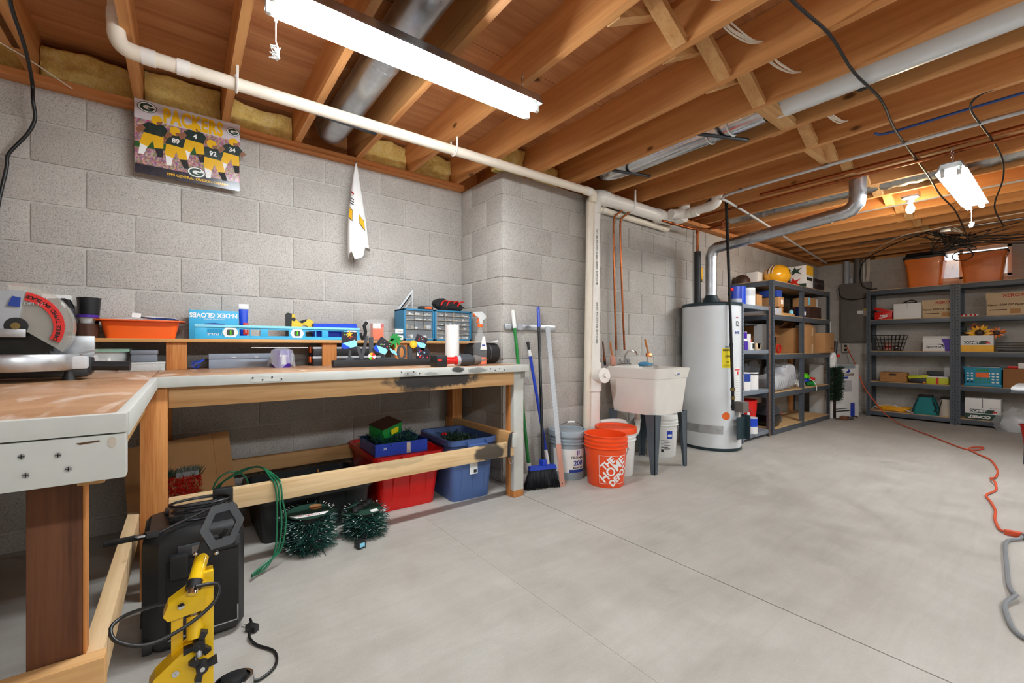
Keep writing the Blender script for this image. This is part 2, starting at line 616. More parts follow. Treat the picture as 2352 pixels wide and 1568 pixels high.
# ------------------------------------------------------------------ room shell
XW, YW, YJ, XJ, XF, YN = -1.25, 2.955, 2.41, 1.925, 8.48, -2.7   # left wall, back wall, jut face, jut corner, far wall, near wall
WT = 2.298          # top of the block walls
JB, JT = 2.336, 2.555   # joist underside, subfloor underside
floor = struct('floor')
MB().box(XW - .2, 1.1645, YN, 3.1, -.1, 0).build('slab', 'floor', floor)
MB().box(1.1655, 1.884, YN, 3.1, -.1, 0).build('slab', 'floor', floor)
MB().box(1.890, XF + .2, YN, 3.1, -.1, 0).build('slab', 'floor', floor)
MB().box(1.882, 1.892, YN, 3.1, -.1, -.006).build('joint_filler', 'dark_grey', floor)

JOINT = .011
def block_wall(name, along, fixed, facing, a0, a1, rows, thick=.19):
    """rows: list of (z0, z1, [joint positions]); along 'X' or 'Y'; facing -1/+1 = which way the face looks"""
    w = struct(name)
    rec, dep = .007, .06
    def bx(mb, p0, p1, z0, z1, near, far):
        lo, hi = (near, far) if near < far else (far, near)
        if along == 'X':
            return mb.box(p0, p1, lo, hi, z0, z1)
        return mb.box(lo, hi, p0, p1, z0, z1)
    cache = {}
    holes = []
    for (z0, z1, js) in rows:
        e = [a0] + sorted(j for j in js if a0 + .02 < j < a1 - .02) + [a1]
        for p, q in zip(e[:-1], e[1:]):
            l = q - p - JOINT
            h = z1 - z0 - JOINT
            key = (round(l, 3), round(h, 3))
            if key not in cache:
                mb = MB()
                if along == 'X':
                    mb.box(-l/2, l/2, 0, dep, -h/2, h/2, .004)
                else:
                    mb.box(0, dep, -l/2, l/2, -h/2, h/2, .004)
                cache[key] = mb.mesh('block', 'block')
            o = link(bpy.data.objects.new('block', cache[key]), w)
            jit = random.uniform(-.0012, .0012)
            pos = fixed + (jit if facing < 0 else -dep + jit)
            o.location = ((p+q)/2, pos, (z0+z1)/2) if along == 'X' else (pos, (p+q)/2, (z0+z1)/2)
    return w, rec
COURSES = [0.] + [2.1276 - .2032 * k for k in range(10, -1, -1)] + [WT]
def rows_for(ja, jb):
    out = []
    for i in range(len(COURSES) - 1):
        # the course just under line a (top but one) is type A, the top one type B
        ta = ((len(COURSES) - 2 - i) % 2) == 1
        out.append((COURSES[i], COURSES[i+1], ja if ta else jb))
    return out
ser = lambda s, a, b: [s + .4064 * k for k in range(-30, 40) if a < s + .4064 * k < b]
w, _ = block_wall('wall_back', 'X', YW, -1, -.95, XJ, rows_for(ser(.5915, -1, XJ), ser(.3907, -1, XJ)))
MB().box(XW, XJ + .3, YW + .006, YW + .2, 0, WT).build('mortar_bed', 'mortar', w)
w, _ = block_wall('wall_middle', 'Y', XJ, -1, YJ + .006, YW + .02, rows_for([YJ + .2032], [YJ + .4064]))
MB().box(XJ + .006, XJ + .2, YJ + .02, YW + .1, 0, WT).build('mortar_bed', 'mortar', w)
w, _ = block_wall('wall_right', 'X', YJ, -1, XJ, XF + .02, rows_for([2.323, 2.634] + ser(2.634, 2.7, XF), [2.117, 2.435] + ser(2.435, 2.5, XF)))
MB().box(XJ + .014, XF + .2, YJ + .006, YJ + .2, 0, WT).build('mortar_bed', 'mortar', w)
# far wall with the window opening high up
WY0, WY1, WZ0, WZ1 = .47, 1.29, 1.895, 2.298
def far_rows():
    out = []
    for (z0, z1, js) in rows_for(ser(2.30, -.6, YJ), ser(2.10, -.6, YJ)):
        out.append((z0, z1, js))
    return out
w = struct('wall_far')
for (z0, z1, js) in far_rows():
    spans = [(-.55, YJ)] if z1 < WZ0 + .02 else [(-.55, WY0), (WY1, YJ)]
    for (a0, a1) in spans:
        e = [a0] + sorted(j for j in js if a0 + .03 < j < a1 - .03) + [a1]
        for p, q in zip(e[:-1], e[1:]):
            zt = z1 if not (z1 > WZ0 and z0 < WZ0) else z1
            mb = MB().box(0, .06, -(q-p-JOINT)/2, (q-p-JOINT)/2, -(zt-z0-JOINT)/2, (zt-z0-JOINT)/2, .004)
            o = mb.build('block', 'block', w)
            o.location = (XF + random.uniform(-.001, .001), (p+q)/2, (z0+zt)/2)
mb = MB().box(XF + .006, XF + .2, YN, 2.6, 0, WZ0)
mb.box(XF + .006, XF + .2, YN, WY0, WZ0, WT).box(XF + .006, XF + .2, WY1, 2.6, WZ0, WT)
mb.build('mortar_bed', 'mortar', w)
struct('wall_left', MB().box(XW - .2, XW, YN, 3.1, 0, JT), 'block')
struct('wall_near', MB().box(XW - .2, XF + .2, YN - .2, YN, 0, JT), 'block')
# basement window
win = struct('window_1')
mb = MB()
for y0, y1, z0, z1 in ((WY0, WY1, WZ1 - .035, WZ1), (WY0, WY1, WZ0, WZ0 + .035), (WY0, WY0 + .035, WZ0, WZ1), (WY1 - .035, WY1, WZ0, WZ1), (.875, .905, WZ0, WZ1)):
    mb.box(XF + .06, XF + .13, y0, y1, z0, z1)
mb.build('window_frame', 'white_plastic', win)
for y0, y1 in ((WY0 + .035, .875), (.905, WY1 - .035)):
    MB().box(XF + .09, XF + .096, y0, y1, WZ0 + .035, WZ1 - .035).build('pane', 'window_glass', win)
MB().box(XF + .0, XF + .2, WY0, WY1, WZ0 - .012, WZ0).build('sill', 'white_plastic', win)
# steel window well outside, against the earth
mb = MB()
mb.loft([[(XF + .2 + .45 * math.sin(PI * k / 10), .88 + .6 * math.cos(PI * k / 10), z) for k in range(11)] for z in (1.6, 2.25)], False, False, False)
mb.build('window_well', 'galvanised', win)

# sill plates on the block walls
struct('trim_1', MB().box(-.95, XJ - .012, 2.895, 3.09, WT, JB), 'plate_wood')
struct('trim_2', MB().box(4.10, XF - .03, 2.33, 2.55, WT, JB), 'plate_wood')
struct('trim_3', MB().box(XF - .002, XF + .19, -.6, 1.72, WT, JB), 'joist_wood')

# ------------------------------------------------------------------ ceiling: subfloor, joists, bridging
ceil = struct('ceiling')
nx = 0
for r, (y0, y1) in enumerate(((YN, -1.9), (-1.9, -.68), (-.68, .54), (.54, 1.76), (1.76, 2.98), (2.98, 3.2))):
    x = XW - .2 - (1.22 if r % 2 else 0)
    while x < XF + .2:
        a, b = max(x, XW - .2), min(x + 2.44, XF + .25)
        if b - a > .1:
            MB().box(a + .002, b - .002, y0 + .002, y1 - .002, JT, JT + .018).build('subfloor_sheet', 'subfloor_wood', ceil)
        x += 2.44
MB().box(XW - .2, XF + .3, YN, 3.25, JT + .018, JT + .05).build('upper_floor', 'subfloor_wood', ceil)
jm = MB().box(-.038, 0, -(3.09 - YN) / 2, (3.09 - YN) / 2, JB - JB, JT - JB).mesh('joist', 'joist_wood')
jm2 = MB().box(-.038, 0, -(2.56 - YN) / 2, (2.56 - YN) / 2, 0, JT - JB).mesh('joist', 'joist_wood')
JX = [1.4435 + .4064 * k for k in range(-6, 18)]
for x in JX:
    o = link(bpy.data.objects.new('joist', jm if x < XJ + .05 else jm2), ceil)
    o.location = (x, ((3.09 if x < XJ + .05 else 2.56) + YN) / 2, JB)
# a doubled joist end over the long bench and the rim boards
MB().box(-.95, XJ + .3, 3.09, 3.13, WT, JT).build('rim_joist', 'plate_wood', ceil)
MB().box(XJ + .2, XF + .2, 2.56, 2.60, WT, JT).build('rim_joist', 'plate_wood', ceil)
MB().box(XJ + .25, XJ + .3, 2.59, 3.12, WT, JT).build('rim_joist', 'joist_wood', ceil)
MB().box(XF + .16, XF + .2, YN, 2.6, WT, JT).build('rim_joist', 'joist_wood', ceil)
MB().box(-.66, -.60, 2.35, 2.70, JB - .0, JB + .1).build('header_block', 'joist_wood', ceil)
# cross bridging: two crossing strips in each bay
def strip(x0, x1, up, yc):
    z0, z1 = (JB + .012, JT - .02) if up else (JT - .02, JB + .012)
    w, t = .062, .034
    d = Vector((x1 - x0, 0, z1 - z0)).normalized()
    n = Vector((-d.z, 0, d.x)) * (t / 2)
    mb = MB()
    a, b = Vector((x0, yc, z0)), Vector((x1, yc, z1))
    q = [a + n, a - n, b - n, b + n]
    mb.loft([[tuple(p + Vector((0, s, 0))) for p in q] for s in (-w/2, w/2)], True, True, True, False)
    return mb
for i in range(6, len(JX) - 1):
    x0, x1 = JX[i], JX[i+1] - .038
    strip(x0, x1, False, 1.005).build('bridging_strip', 'bridging_wood', ceil)
    strip(x0, x1, True, 1.085).build('bridging_strip', 'bridging_wood', ceil)
MB().box(2.661, 3.031, .965, 1.045, JB + .003, JB + .041).build('blocking', 'bridging_wood', ceil)
MB().box(3.48, 3.85, 1.03, 1.07, JB + .003, JB + .09).build('blocking', 'bridging_wood', ceil)

# fibreglass batts stuffed against the rim, one to a bay
def batt(x0, x1, y0, z1, label, seed, y1=3.08, z0=None):
    z0 = JB + .004 if z0 is None else z0
    nx, nz = 18, 14
    rnd = Vector((seed * 3.1, seed * 7.7, seed))
    vs, fs = [], []
    for i in range(nx + 1):
        for j in range(nz + 1):
            u, v = i / nx, j / nz
            p = Vector((x0 + (x1 - x0) * u, y0, z0 + (z1 - z0) * v))
            k = noise.noise(p * 9 + rnd) * .03 + noise.noise(p * 26 + rnd) * .014
            edge = min(u, 1-u, v, 1-v)
            p.y += k + .02 * max(0, .08 - edge) / .08
            p.z += noise.noise(p * 7 + rnd) * .02 * v
            vs.append(tuple(p))
    for i in range(nx):
        for j in range(nz):
            a = i * (nz + 1) + j
            fs.append((a, a + nz + 1, a + nz + 2, a + 1))
    mb = MB()
    mb.add(vs, fs, True)
    # back and sides, so that it is a body
    edge_idx = [i*(nz+1) for i in range(nx+1)] + [nx*(nz+1)+j for j in range(1, nz+1)] + [i*(nz+1)+nz for i in range(nx-1, -1, -1)] + [j for j in range(nz-1, 0, -1)]
    base = len(mb.v)
    mb.v += [(vs[k][0], y1, vs[k][2]) for k in edge_idx]
    n = len(edge_idx)
    for k in range(n):
        mb.f.append([edge_idx[k], edge_idx[(k+1) % n], base + (k+1) % n, base + k]); mb.mi.append(0); mb.sm.append(True)
    mb.f.append([base + k for k in range(n)]); mb.mi.append(0); mb.sm.append(False)
    return tag(mb.build('insulation_batt', 'batt'), label, 'insulation', 'yellow batts stuffed between the joists')
bt = [(-.95, 'yellow fibreglass batt at the far left edge, cut by the picture'), (-.5884, 'yellow fibreglass batt in the bay left of the pipe elbow'), (-.182, 'yellow fibreglass batt directly above the left half of the poster'), (.2243, 'yellow fibreglass batt above the right end of the poster'), (1.0371, 'yellow fibreglass batt just right of the hanging white sack'), (1.4435, 'small yellow fibreglass batt beside the wall return corner')]
for i, (x, lb) in enumerate(bt):
    x1 = -.6264 if i == 0 else x + .4064 - .038
    batt(x + .004, x1 - .004, 2.925, JT - (.05 if i in (1, 3) else .02), lb, i + 1)
batt(1.93, 2.21, 2.60 - .14, JT - .02, 'grey-yellow batt over the top of the wall return', 9, 2.55)
batt(2.27, 2.61, 2.60 - .12, JT - .06, 'grey-yellow batt behind the white drain pipe, right of the return', 10, 2.55)

# ------------------------------------------------------------------ shop lights
def shop_light(loc, length, label, rz=0, chain=True, pull=None, watts=LAMP_W):
    t = thing('shop_light', label, 'light', loc, rz)
    w = .145
    hous = MB()
    prof = [(-w/2, 0), (-w/2 + .004, .012), (-.045, .058), (.045, .058), (w/2 - .004, .012), (w/2, 0), (w/2 - .004, 0), (w/2 - .012, .01), (.043, .053), (-.043, .053), (-w/2 + .012, .01), (-w/2 + .004, 0)]
    hous.prism(prof, -length/2, length/2, 'X')
    hous.build('housing', 'aluminium', t)
    for s in (-1, 1):
        x = s * (length/2 - .008)
        MB().prism([(-w/2 + .006, .001), (-.045, .056), (.045, .056), (w/2 - .006, .001)], x - .008, x + .008, 'X').build('end_cap', 'milky_plastic', t)
        for y in (-.036, .036):
            MB().box(x - .02 - s * .012, x + .02 - s * .012, y - .010, y + .010, -.03, .03, .004).build('socket', 'white_plastic', t)
    for y in (-.036, .036):
        MB().cyl((-length/2 + .03, y, -.017), (length/2 - .03, y, -.017), .0165, 12).build('tube', 'tube_glow', t)
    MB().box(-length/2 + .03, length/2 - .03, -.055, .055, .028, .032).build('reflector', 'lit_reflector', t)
    if chain:
        for s in (-1, 1):
            mb = MB()
            zt = JB + .02 - loc[2]
            n = max(2, int((zt - .058) / .018))
            for k in range(n):
                z = .058 + (zt - .058) * (k + .5) / n
                r = .007
                pts = [(s * length * .44 + (r * math.cos(a) if k % 2 else 0), (0 if k % 2 else r * math.cos(a)), z + .012 * math.sin(a)) for a in [2*PI*i/8 for i in range(9)]]
                mb.tube(pts, .0015, 5, False)
            mb.build('chain', 'bright_metal', t)
    if pull:
        px, py, ln = pull
        kn = [(px, py, .01), (px, py, -ln)]
        mb = MB().tube(kn, .002, 6)
        r = random.Random(3)
        pts = [(px, py, -ln)]
        for k in range(22):
            a = k * 2.4
            pts.append((px + .022 * math.cos(a) * r.uniform(.3, 1), py + .018 * math.sin(a) * r.uniform(.3, 1), -ln - .012 - .05 * r.random()))
        mb.tube(spline(pts, 4), .0022, 5)
        mb.sphere((px, py, -.035), .006, 8, 6)
        mb.build('pull_cord', 'white_plastic', t)
    ld = bpy.data.lights.new('shop_light_lamp', 'AREA')
    ld.shape = 'RECTANGLE'
    ld.size, ld.size_y = length - .08, .12
    ld.energy = watts
    ld.color = (.90, .96, 1)
    lo = link(bpy.data.objects.new('lamp', ld), t)
    lo.location = (0, 0, -.038)
    return t
shop_light((.845, 1.575, 2.2), 1.22, 'bright twin tube shop light nearest the camera, above the bench', R(-.4), True, (-.575, .05, .11))
shop_light((4.77, .48, 2.165), 1.2, 'short-looking bright shop light hanging before the far shelves', R(0), True, (.57, .02, .12))
shop_light((3.4, -1.5, 2.22), 1.22, 'shop light hanging behind the camera, out of view', 0)
shop_light((.4, -1.3, 2.22), 1.22, 'shop light hanging over the left aisle behind the camera, out of view', 0)

# porcelain lampholder with a bare bulb
t = thing('bare_bulb_lamp', 'white porcelain lampholder with a glowing bare bulb', 'light', (5.32, .85, JB))
MB().box(-.06, .06, -.055, .055, 0, .04).build('junction_box', 'galvanised', t)
MB().lathe([(.001, 0), (.052, 0), (.055, -.012), (.03, -.028), (.025, -.05), (.001, -.05)], 20).build('lampholder', 'white_enamel', t)
MB().lathe([(.013, -.045), (.015, -.065), (.026, -.09), (.03, -.11), (.026, -.132), (.014, -.145), (.001, -.148)], 16).build('bulb', 'bulb_glow', t)
ld = bpy.data.lights.new('bulb_light', 'POINT')
ld.energy = 14
ld.color = (1, .74, .42)
ld.shadow_soft_size = .03
lo = link(bpy.data.objects.new('lamp', ld), t)
lo.location = (0, 0, -.2)

# ------------------------------------------------------------------ drain pipes
def collar(mb, p, d, r, l=.04, k=1.14):
    p, d = Vector(p), Vector(d).normalized()
    return mb.cyl(p - d * l/2, p + d * l/2, r * k, 16)
def part_collar(p, d, r, parent, mat, l=.04, name='coupling', k=1.14):
    return collar(MB(), p, d, r, l, k).build(name, mat, parent)

t = thing('drain_pipe', 'thin cream plastic drain pipe running level across the joists', 'pipe', (0, 0, 0))
r = .03
MB().cyl((-.232, 2.30, 2.555), (-.232, 2.30, 2.37), r, 16).build('riser', 'pvc_old', t)
MB().tube(spline([(-.232, 2.30, 2.37), (-.23, 2.302, 2.31), (-.205, 2.31, 2.275), (-.14, 2.315, 2.268)], 6), r * 1.08, 16).build('elbow', 'pvc_old', t)
MB().cyl((-.14, 2.315, 2.268), (2.70, 2.262, 2.262), r, 16).build('pipe', 'pvc_old', t)
for x in (-.125, .0):
    part_collar((x, 2.315 - (x + .14) * .0187, 2.268), (1, -.0187, 0), r, t, 'pvc', .05)
part_collar((-.232, 2.30, 2.39), (0, 0, 1), r, t, 'pvc', .04)
part_collar((-.232, 2.30, 2.48), (0, 0, 1), r, t, 'pvc', .04)
for x, l in ((.222, .16), (1.44, .07)):
    mb = MB()
    y = 2.312 - (x + .14) * .0187
    pts = [(x - .012, y + .036 * math.cos(a), 2.266 + .036 * math.sin(a)) for a in [PI * k / 8 for k in range(8, 17)]]
    mb.tube([(x - .012, y - .036, 2.266 + l)] + pts + [(x - .012, y + .036, 2.33)], .006, 6)
    mb.build('pipe_strap', 'pvc', t)
MB().tube(spline([(2.68, 2.262, 2.262), (2.74, 2.262, 2.258), (2.765, 2.268, 2.24), (2.768, 2.275, 2.19)], 5), r * 1.1, 14).build('elbow', 'pvc_old', t)
part_collar((2.69, 2.262, 2.262), (1, 0, 0), r, t, 'pvc', .05)
MB().cyl((2.768, 2.30, 2.2), (2.768, 2.345, 0.0), r, 14).build('downpipe', 'pvc_old', t)

t = thing('soil_stack', 'thick white plastic stack rising beside the laundry sink to the joists', 'pipe', (2.845, 2.33, 0))
r = .056
MB().cyl((0, 0, .86), (0, 0, 2.17), r, 24).build('stack', 'pvc', t)
MB().cyl((0, 0, 0.0), (0, 0, .66), r * .97, 24).build('lower_stack', 'pvc', t)
text('VWV  ABS PVC DWV  D-2665  NSF-PW  ASTM D-1785', .02, 'print_black', t, (-.022, -.0535, 1.75), (R(90), R(90), R(-24)), name='print_line')
text('NSF-PW  PVC DWV 4 IN  ASTM D-2665', .02, 'print_black', t, (-.022, -.0535, 1.2), (R(90), R(90), R(-24)), name='print_line')
MB().cyl((0, 0, .63), (0, 0, .87), r * 1.16, 24).build('cleanout_tee', 'pvc', t)
d = Vector((-.12, -.98, .1)).normalized()
MB().cyl(Vector((0, 0, .755)), Vector((0, 0, .755)) + d * .115, r * 1.0, 24).build('cleanout_branch', 'pvc', t)
c0 = Vector((0, 0, .755)) + d * .11
MB().cyl(c0, c0 + d * .018, r * 1.12, 24).build('cleanout_plug', 'pvc', t)
MB().cyl(c0 + d * .017, c0 + d * .038, .02, 4).build('plug_nut', 'pvc', t)
part_collar((0, 0, .29), (0, 0, 1), r, t, 'pvc', .1)
part_collar((0, 0, 2.15), (0, 0, 1), r, t, 'pvc', .07)
MB().tube(spline([(0, 0, 2.15), (.002, 0, 2.22), (.025, -.004, 2.262), (.07, -.01, 2.275), (.13, -.012, 2.275)], 6), r * 1.1, 24).build('elbow', 'pvc', t)
MB().cyl((.11, -.012, 2.275), (.93, -.03, 2.262), r, 24).build('horizontal_pipe', 'pvc', t)
part_collar((.12, -.012, 2.275), (1, 0, 0), r, t, 'pvc', .07)
part_collar((.93, -.03, 2.262), (1, 0, 0), r, t, 'pvc', .09)
text('NSF-PW PVC-1120 SCH 40', .022, 'print_black', t, (.33, -.0665, 2.292), (R(75), 0, 0), name='print_line')
MB().tube(spline([(.93, -.03, 2.262), (1.02, -.032, 2.258), (1.10, -.05, 2.256), (1.13, -.11, 2.258), (1.13, -.17, 2.262)], 5), r * 1.05, 20).build('wye', 'pvc', t)
MB().cyl((1.10, -.10, 2.262), (1.10, -.38, 2.28), r * .72, 18).build('branch_pipe', 'pvc', t)
MB().tube(spline([(.97, -.12, 2.265), (1.04, -.14, 2.275), (1.10, -.19, 2.28)], 5), r * .8, 16).build('wye_branch', 'pvc', t)
MB().cyl((1.10, -.18, 2.28), (1.10, -.18, 2.55), r * .8, 18).build('riser', 'pvc', t)
part_collar((1.10, -.18, 2.36), (0, 0, 1), r * .8, t, 'pvc', .05)
for y in (-.14, -.24, -.29):
    part_collar((1.10, y, 2.268), (0, 1, 0), r * .74, t, 'pvc', .04)
MB().tube(spline([(1.10, -.37, 2.28), (1.10, -.44, 2.285), (1.10, -.475, 2.31), (1.10, -.48, 2.37)], 5), r * .78, 16).build('end_elbow', 'pvc', t)
MB().cyl((1.10, -.48, 2.36), (1.10, -.48, 2.55), r * .72, 16).build('riser', 'pvc', t)
part_collar((1.10, -.48, 2.38), (0, 0, 1), r * .74, t, 'pvc', .04)
mb = MB()
pts = [(.47, -.015 + .064 * math.cos(a), 2.272 + .064 * math.sin(a)) for a in [PI + PI * k / 10 for k in range(11)]]
mb.tube([(.47, -.079, 2.40)] + pts + [(.47, .049, 2.31)], .009, 6)
mb.build('pipe_hanger', 'white_plastic', t)

t = thing('vent_pipe', 'slender cream pipe on the wall behind the thick horizontal drain', 'pipe', (0, 0, 0))
MB().cyl((2.90, 2.375, 2.20), (3.95, 2.375, 2.19), .026, 14).build('pipe', 'pvc_old', t)
for x in (3.03, 3.80):
    part_collar((x, 2.375, 2.20), (1, 0, 0), .026, t, 'pvc', .05)
MB().tube(spline([(3.93, 2.375, 2.19), (4.0, 2.372, 2.19), (4.04, 2.365, 2.215), (4.045, 2.36, 2.30)], 5), .03, 14).build('elbow', 'pvc_old', t)

# copper water lines
def pipe_thing(name, label, cat, pts, r, mat, smooth=5, seg=10):
    return solo(MB().tube(spline(pts, smooth) if smooth else pts, r, seg), name, mat, label, cat)
pipe_thing('copper_pipe', 'left one of two upright copper pipes above the sink tap', 'pipe', [(3.20, 2.30, 2.21), (3.165, 2.345, 2.17), (3.155, 2.36, 2.12), (3.158, 2.362, 1.9), (3.175, 2.362, 1.4), (3.195, 2.362, .97)], .009, 'copper')
pipe_thing('copper_pipe', 'right one of two upright copper pipes above the sink tap', 'pipe', [(3.30, 2.30, 2.21), (3.265, 2.345, 2.17), (3.252, 2.36, 2.12), (3.258, 2.362, 1.9), (3.285, 2.362, 1.4), (3.315, 2.362, .97)], .009, 'copper')
pipe_thing('copper_pipe', 'copper pipe running along the joist bay from the heater', 'pipe', [(4.30, 2.28, 2.305), (4.28, 1.9, 2.31), (4.27, .9, 2.315), (4.27, -.6, 2.315), (4.27, -2.6, 2.315)], .011, 'copper', 3)
pipe_thing('copper_pipe', 'second copper pipe behind the joist face, beside the first', 'pipe', [(4.20, 1.6, 2.345), (4.20, .9, 2.345), (4.20, -.6, 2.345), (4.20, -2.6, 2.345)], .014, 'copper', 3)
t = thing('copper_manifold', 'cluster of copper fittings and pipes over the black insulated pipe', 'pipe', (0, 0, 0))
MB().tube([(3.75, 2.25, 2.20), (4.25, 2.24, 2.20), (4.42, 2.16, 2.205), (4.42, 2.02, 2.21)], .012, 10).build('header_pipe', 'copper', t)
MB().tube([(4.31, 2.21, 2.2), (4.31, 2.21, 2.1), (4.31, 2.21, 1.96)], .012, 10).build('drop_pipe', 'copper', t)
MB().tube([(4.62, 2.37, 2.32), (4.62, 2.37, 1.43)], .012, 10).build('drop_pipe', 'copper', t)
MB().tube([(4.42, 2.06, 2.21), (4.50, 2.06, 2.21), (4.50, 2.06, 2.26), (4.50, 2.0, 2.3)], .014, 10).build('elbow', 'copper', t)
for p, dd in (((3.9, 2.247, 2.2), (1, 0, 0)), ((4.1, 2.243, 2.2), (1, 0, 0)), ((4.31, 2.21, 2.17), (0, 0, 1)), ((4.42, 2.1, 2.207), (0, 1, 0)), ((4.62, 2.37, 1.9), (0, 0, 1))):
    part_collar(p, dd, .013, t, 'copper', .03, 'fitting', 1.3)
mb = MB().box(4.60, 4.64, 2.325, 2.35, 1.70, 1.74, .006)
mb.build('ball_valve', 'brass', t)
MB().box(4.605, 4.63, 2.318, 2.326, 1.73, 1.86, .005).build('valve_handle', 'gold', t)
MB().lathe([(.001, 1.44), (.03, 1.44), (.03, 1.97), (.001, 1.97)], 18, 'Z', (4.31, 2.21, 0)).build('foam_sleeve', 'rubber', t)

# ------------------------------------------------------------------ ducts
def duct(label, pts, r, mat, rings=(), name='round_duct', cat='duct', seg=28):
    t = thing(name, label, cat)
    MB().tube(pts, r, seg).build('duct_body', mat, t)
    for (p, dd) in rings:
        part_collar(p, dd, r, t, mat, .014, 'seam_ring', 1.03)
    return t
duct('round silver duct in the joist bay above the first shop light', spline([(.815, YN + .05, 2.435), (.815, 0, 2.435), (.815, 1.6, 2.435), (.81, 2.45, 2.432), (.805, 2.72, 2.425), (.80, 2.83, 2.45), (.80, 2.86, 2.54)], 4), .088, 'galvanised', [((.815, 1.95, 2.435), (0, 1, 0)), ((.815, 1.1, 2.435), (0, 1, 0))])
t = duct('long pale round duct overhead, running out at the right edge', [(2.855, YN + .05, 2.43), (2.855, .2, 2.43), (2.855, .93, 2.43), (2.855, 1.0, 2.43)], .092, 'white_enamel', [((2.855, .62, 2.43), (0, 1, 0))])
MB().cyl((2.905, .64, 2.345), (2.905, .64, 2.352), .022, 14).build('plug_hole', 'black_matte', t)
t = duct('shiny duct crossing behind the wooden blocking toward the stack', spline([(2.855, 1.06, 2.43), (2.855, 1.6, 2.43), (2.855, 2.0, 2.43), (2.855, 2.2, 2.45), (2.855, 2.3, 2.52)], 4), .085, 'bright_metal', [])
for y in (1.25, 1.38):
    mb = MB()
    mb.tube([(2.855 + .089 * math.cos(a), y, 2.43 + .089 * math.sin(a)) for a in [PI + PI * k / 10 for k in range(11)]], .005, 6)
    mb.build('duct_strap', 'white_plastic', t)
def bracket(p0, p1, label):
    p0, p1 = Vector(p0), Vector(p1)
    d = (p1 - p0).normalized()
    mb = MB().tube([p0, p1], .012, 4)
    return solo(mb, 'steel_strut', 'dark_grey', label, 'bracket')
bracket((2.66, 1.36, 2.34), (3.01, 1.22, 2.345), 'dark steel strut under the shiny duct beside the wooden blocking')
bracket((2.68, 2.02, 2.345), (3.02, 1.92, 2.345), 'dark steel strut above the elbow of the white stack')
bracket((.62, 2.50, 2.345), (1.0, 2.52, 2.345), 'dark steel strut under the duct over the hanging sack')
bracket((3.87, 1.75, 2.37), (4.03, 1.98, 2.355), 'dark steel strut above the twin branch of the stack')
t = thing('flexible_duct', 'crinkled foil flexible duct lying over the far joists', 'duct')
mb = MB()
pts = [Vector((5.0, y, 2.44)) for y in [2.2 - 4.2 * k / 90 for k in range(91)]]
rings = []
for i, p in enumerate(pts):
    rr = .075 + (.006 if i % 2 else -.004)
    rings.append([(p.x + rr * math.cos(2*PI*j/14), p.y, p.z + rr * math.sin(2*PI*j/14)) for j in range(14)])
mb.loft(rings, True, True, True)
mb.build('duct_body', 'foil', t)

t = thing('flue_pipe', 'galvanised vent pipe bending from the water heater to the ceiling', 'pipe', (0, 0, 0))
r = .052
MB().cyl((4.40, 2.12, 1.49), (4.40, 2.12, 1.93), r, 24).build('riser', 'galvanised', t)
MB().lathe([(.10, 1.432), (.085, 1.45), (.06, 1.50), (.053, 1.52)], 20, 'Z', (4.40, 2.12, 0)).build('draft_hood', 'teal_black', t)
MB().tube([(4.40, 2.12, 1.92), (4.40, 2.10, 1.975), (4.395, 2.05, 2.0)], r * 1.03, 24).build('elbow', 'galvanised', t)
MB().cyl((4.397, 2.06, 1.995), (4.35, 1.06, 2.075), r, 24).build('run', 'galvanised', t)
MB().tube([(4.352, 1.09, 2.07), (4.35, 1.03, 2.085), (4.35, .99, 2.13), (4.35, .985, 2.18)], r * 1.04, 24).build('upper_elbow', 'galvanised', t)
MB().cyl((4.35, .985, 2.17), (4.35, .985, 2.55), r, 24).build('outlet', 'galvanised', t)
for p, dd in (((4.40, 2.12, 1.90), (0, 0, 1)), ((4.38, 1.75, 2.02), (0, 1, -.08)), ((4.355, 1.16, 2.067), (0, 1, -.08)), ((4.35, .985, 2.2), (0, 0, 1))):
    part_collar(p, dd, r, t, 'galvanised', .02, 'joint_ring', 1.06)
t = thing('gas_pipe', 'black iron gas pipe standing in front of the water heater', 'pipe', (0, 0, 0))
MB().tube([(4.25, 1.909, 2.40), (4.25, 1.882, 1.6), (4.25, 1.851, .60)], .0125, 12).build('pipe', 'black_matte', t)
for z, y, k in ((.60, 1.851, 1.7), (.52, 1.849, 1.5), (.44, 1.848, 1.5), (1.02, 1.864, 1.3), (1.5, 1.879, 1.35)):
    part_collar((4.25, y, z), (0, 0, 1), .0125, t, 'brass' if z > .5 and z < .7 else 'black_matte', .03, 'coupling', k)
MB().tube([(4.25, 1.851, .60), (4.25, 1.848, .40)], .0125, 12).build('drip_leg', 'black_matte', t)
MB().box(4.245, 4.285, 1.858, 1.874, 1.53, 1.56, .004).build('valve_handle', 'red_plastic', t)

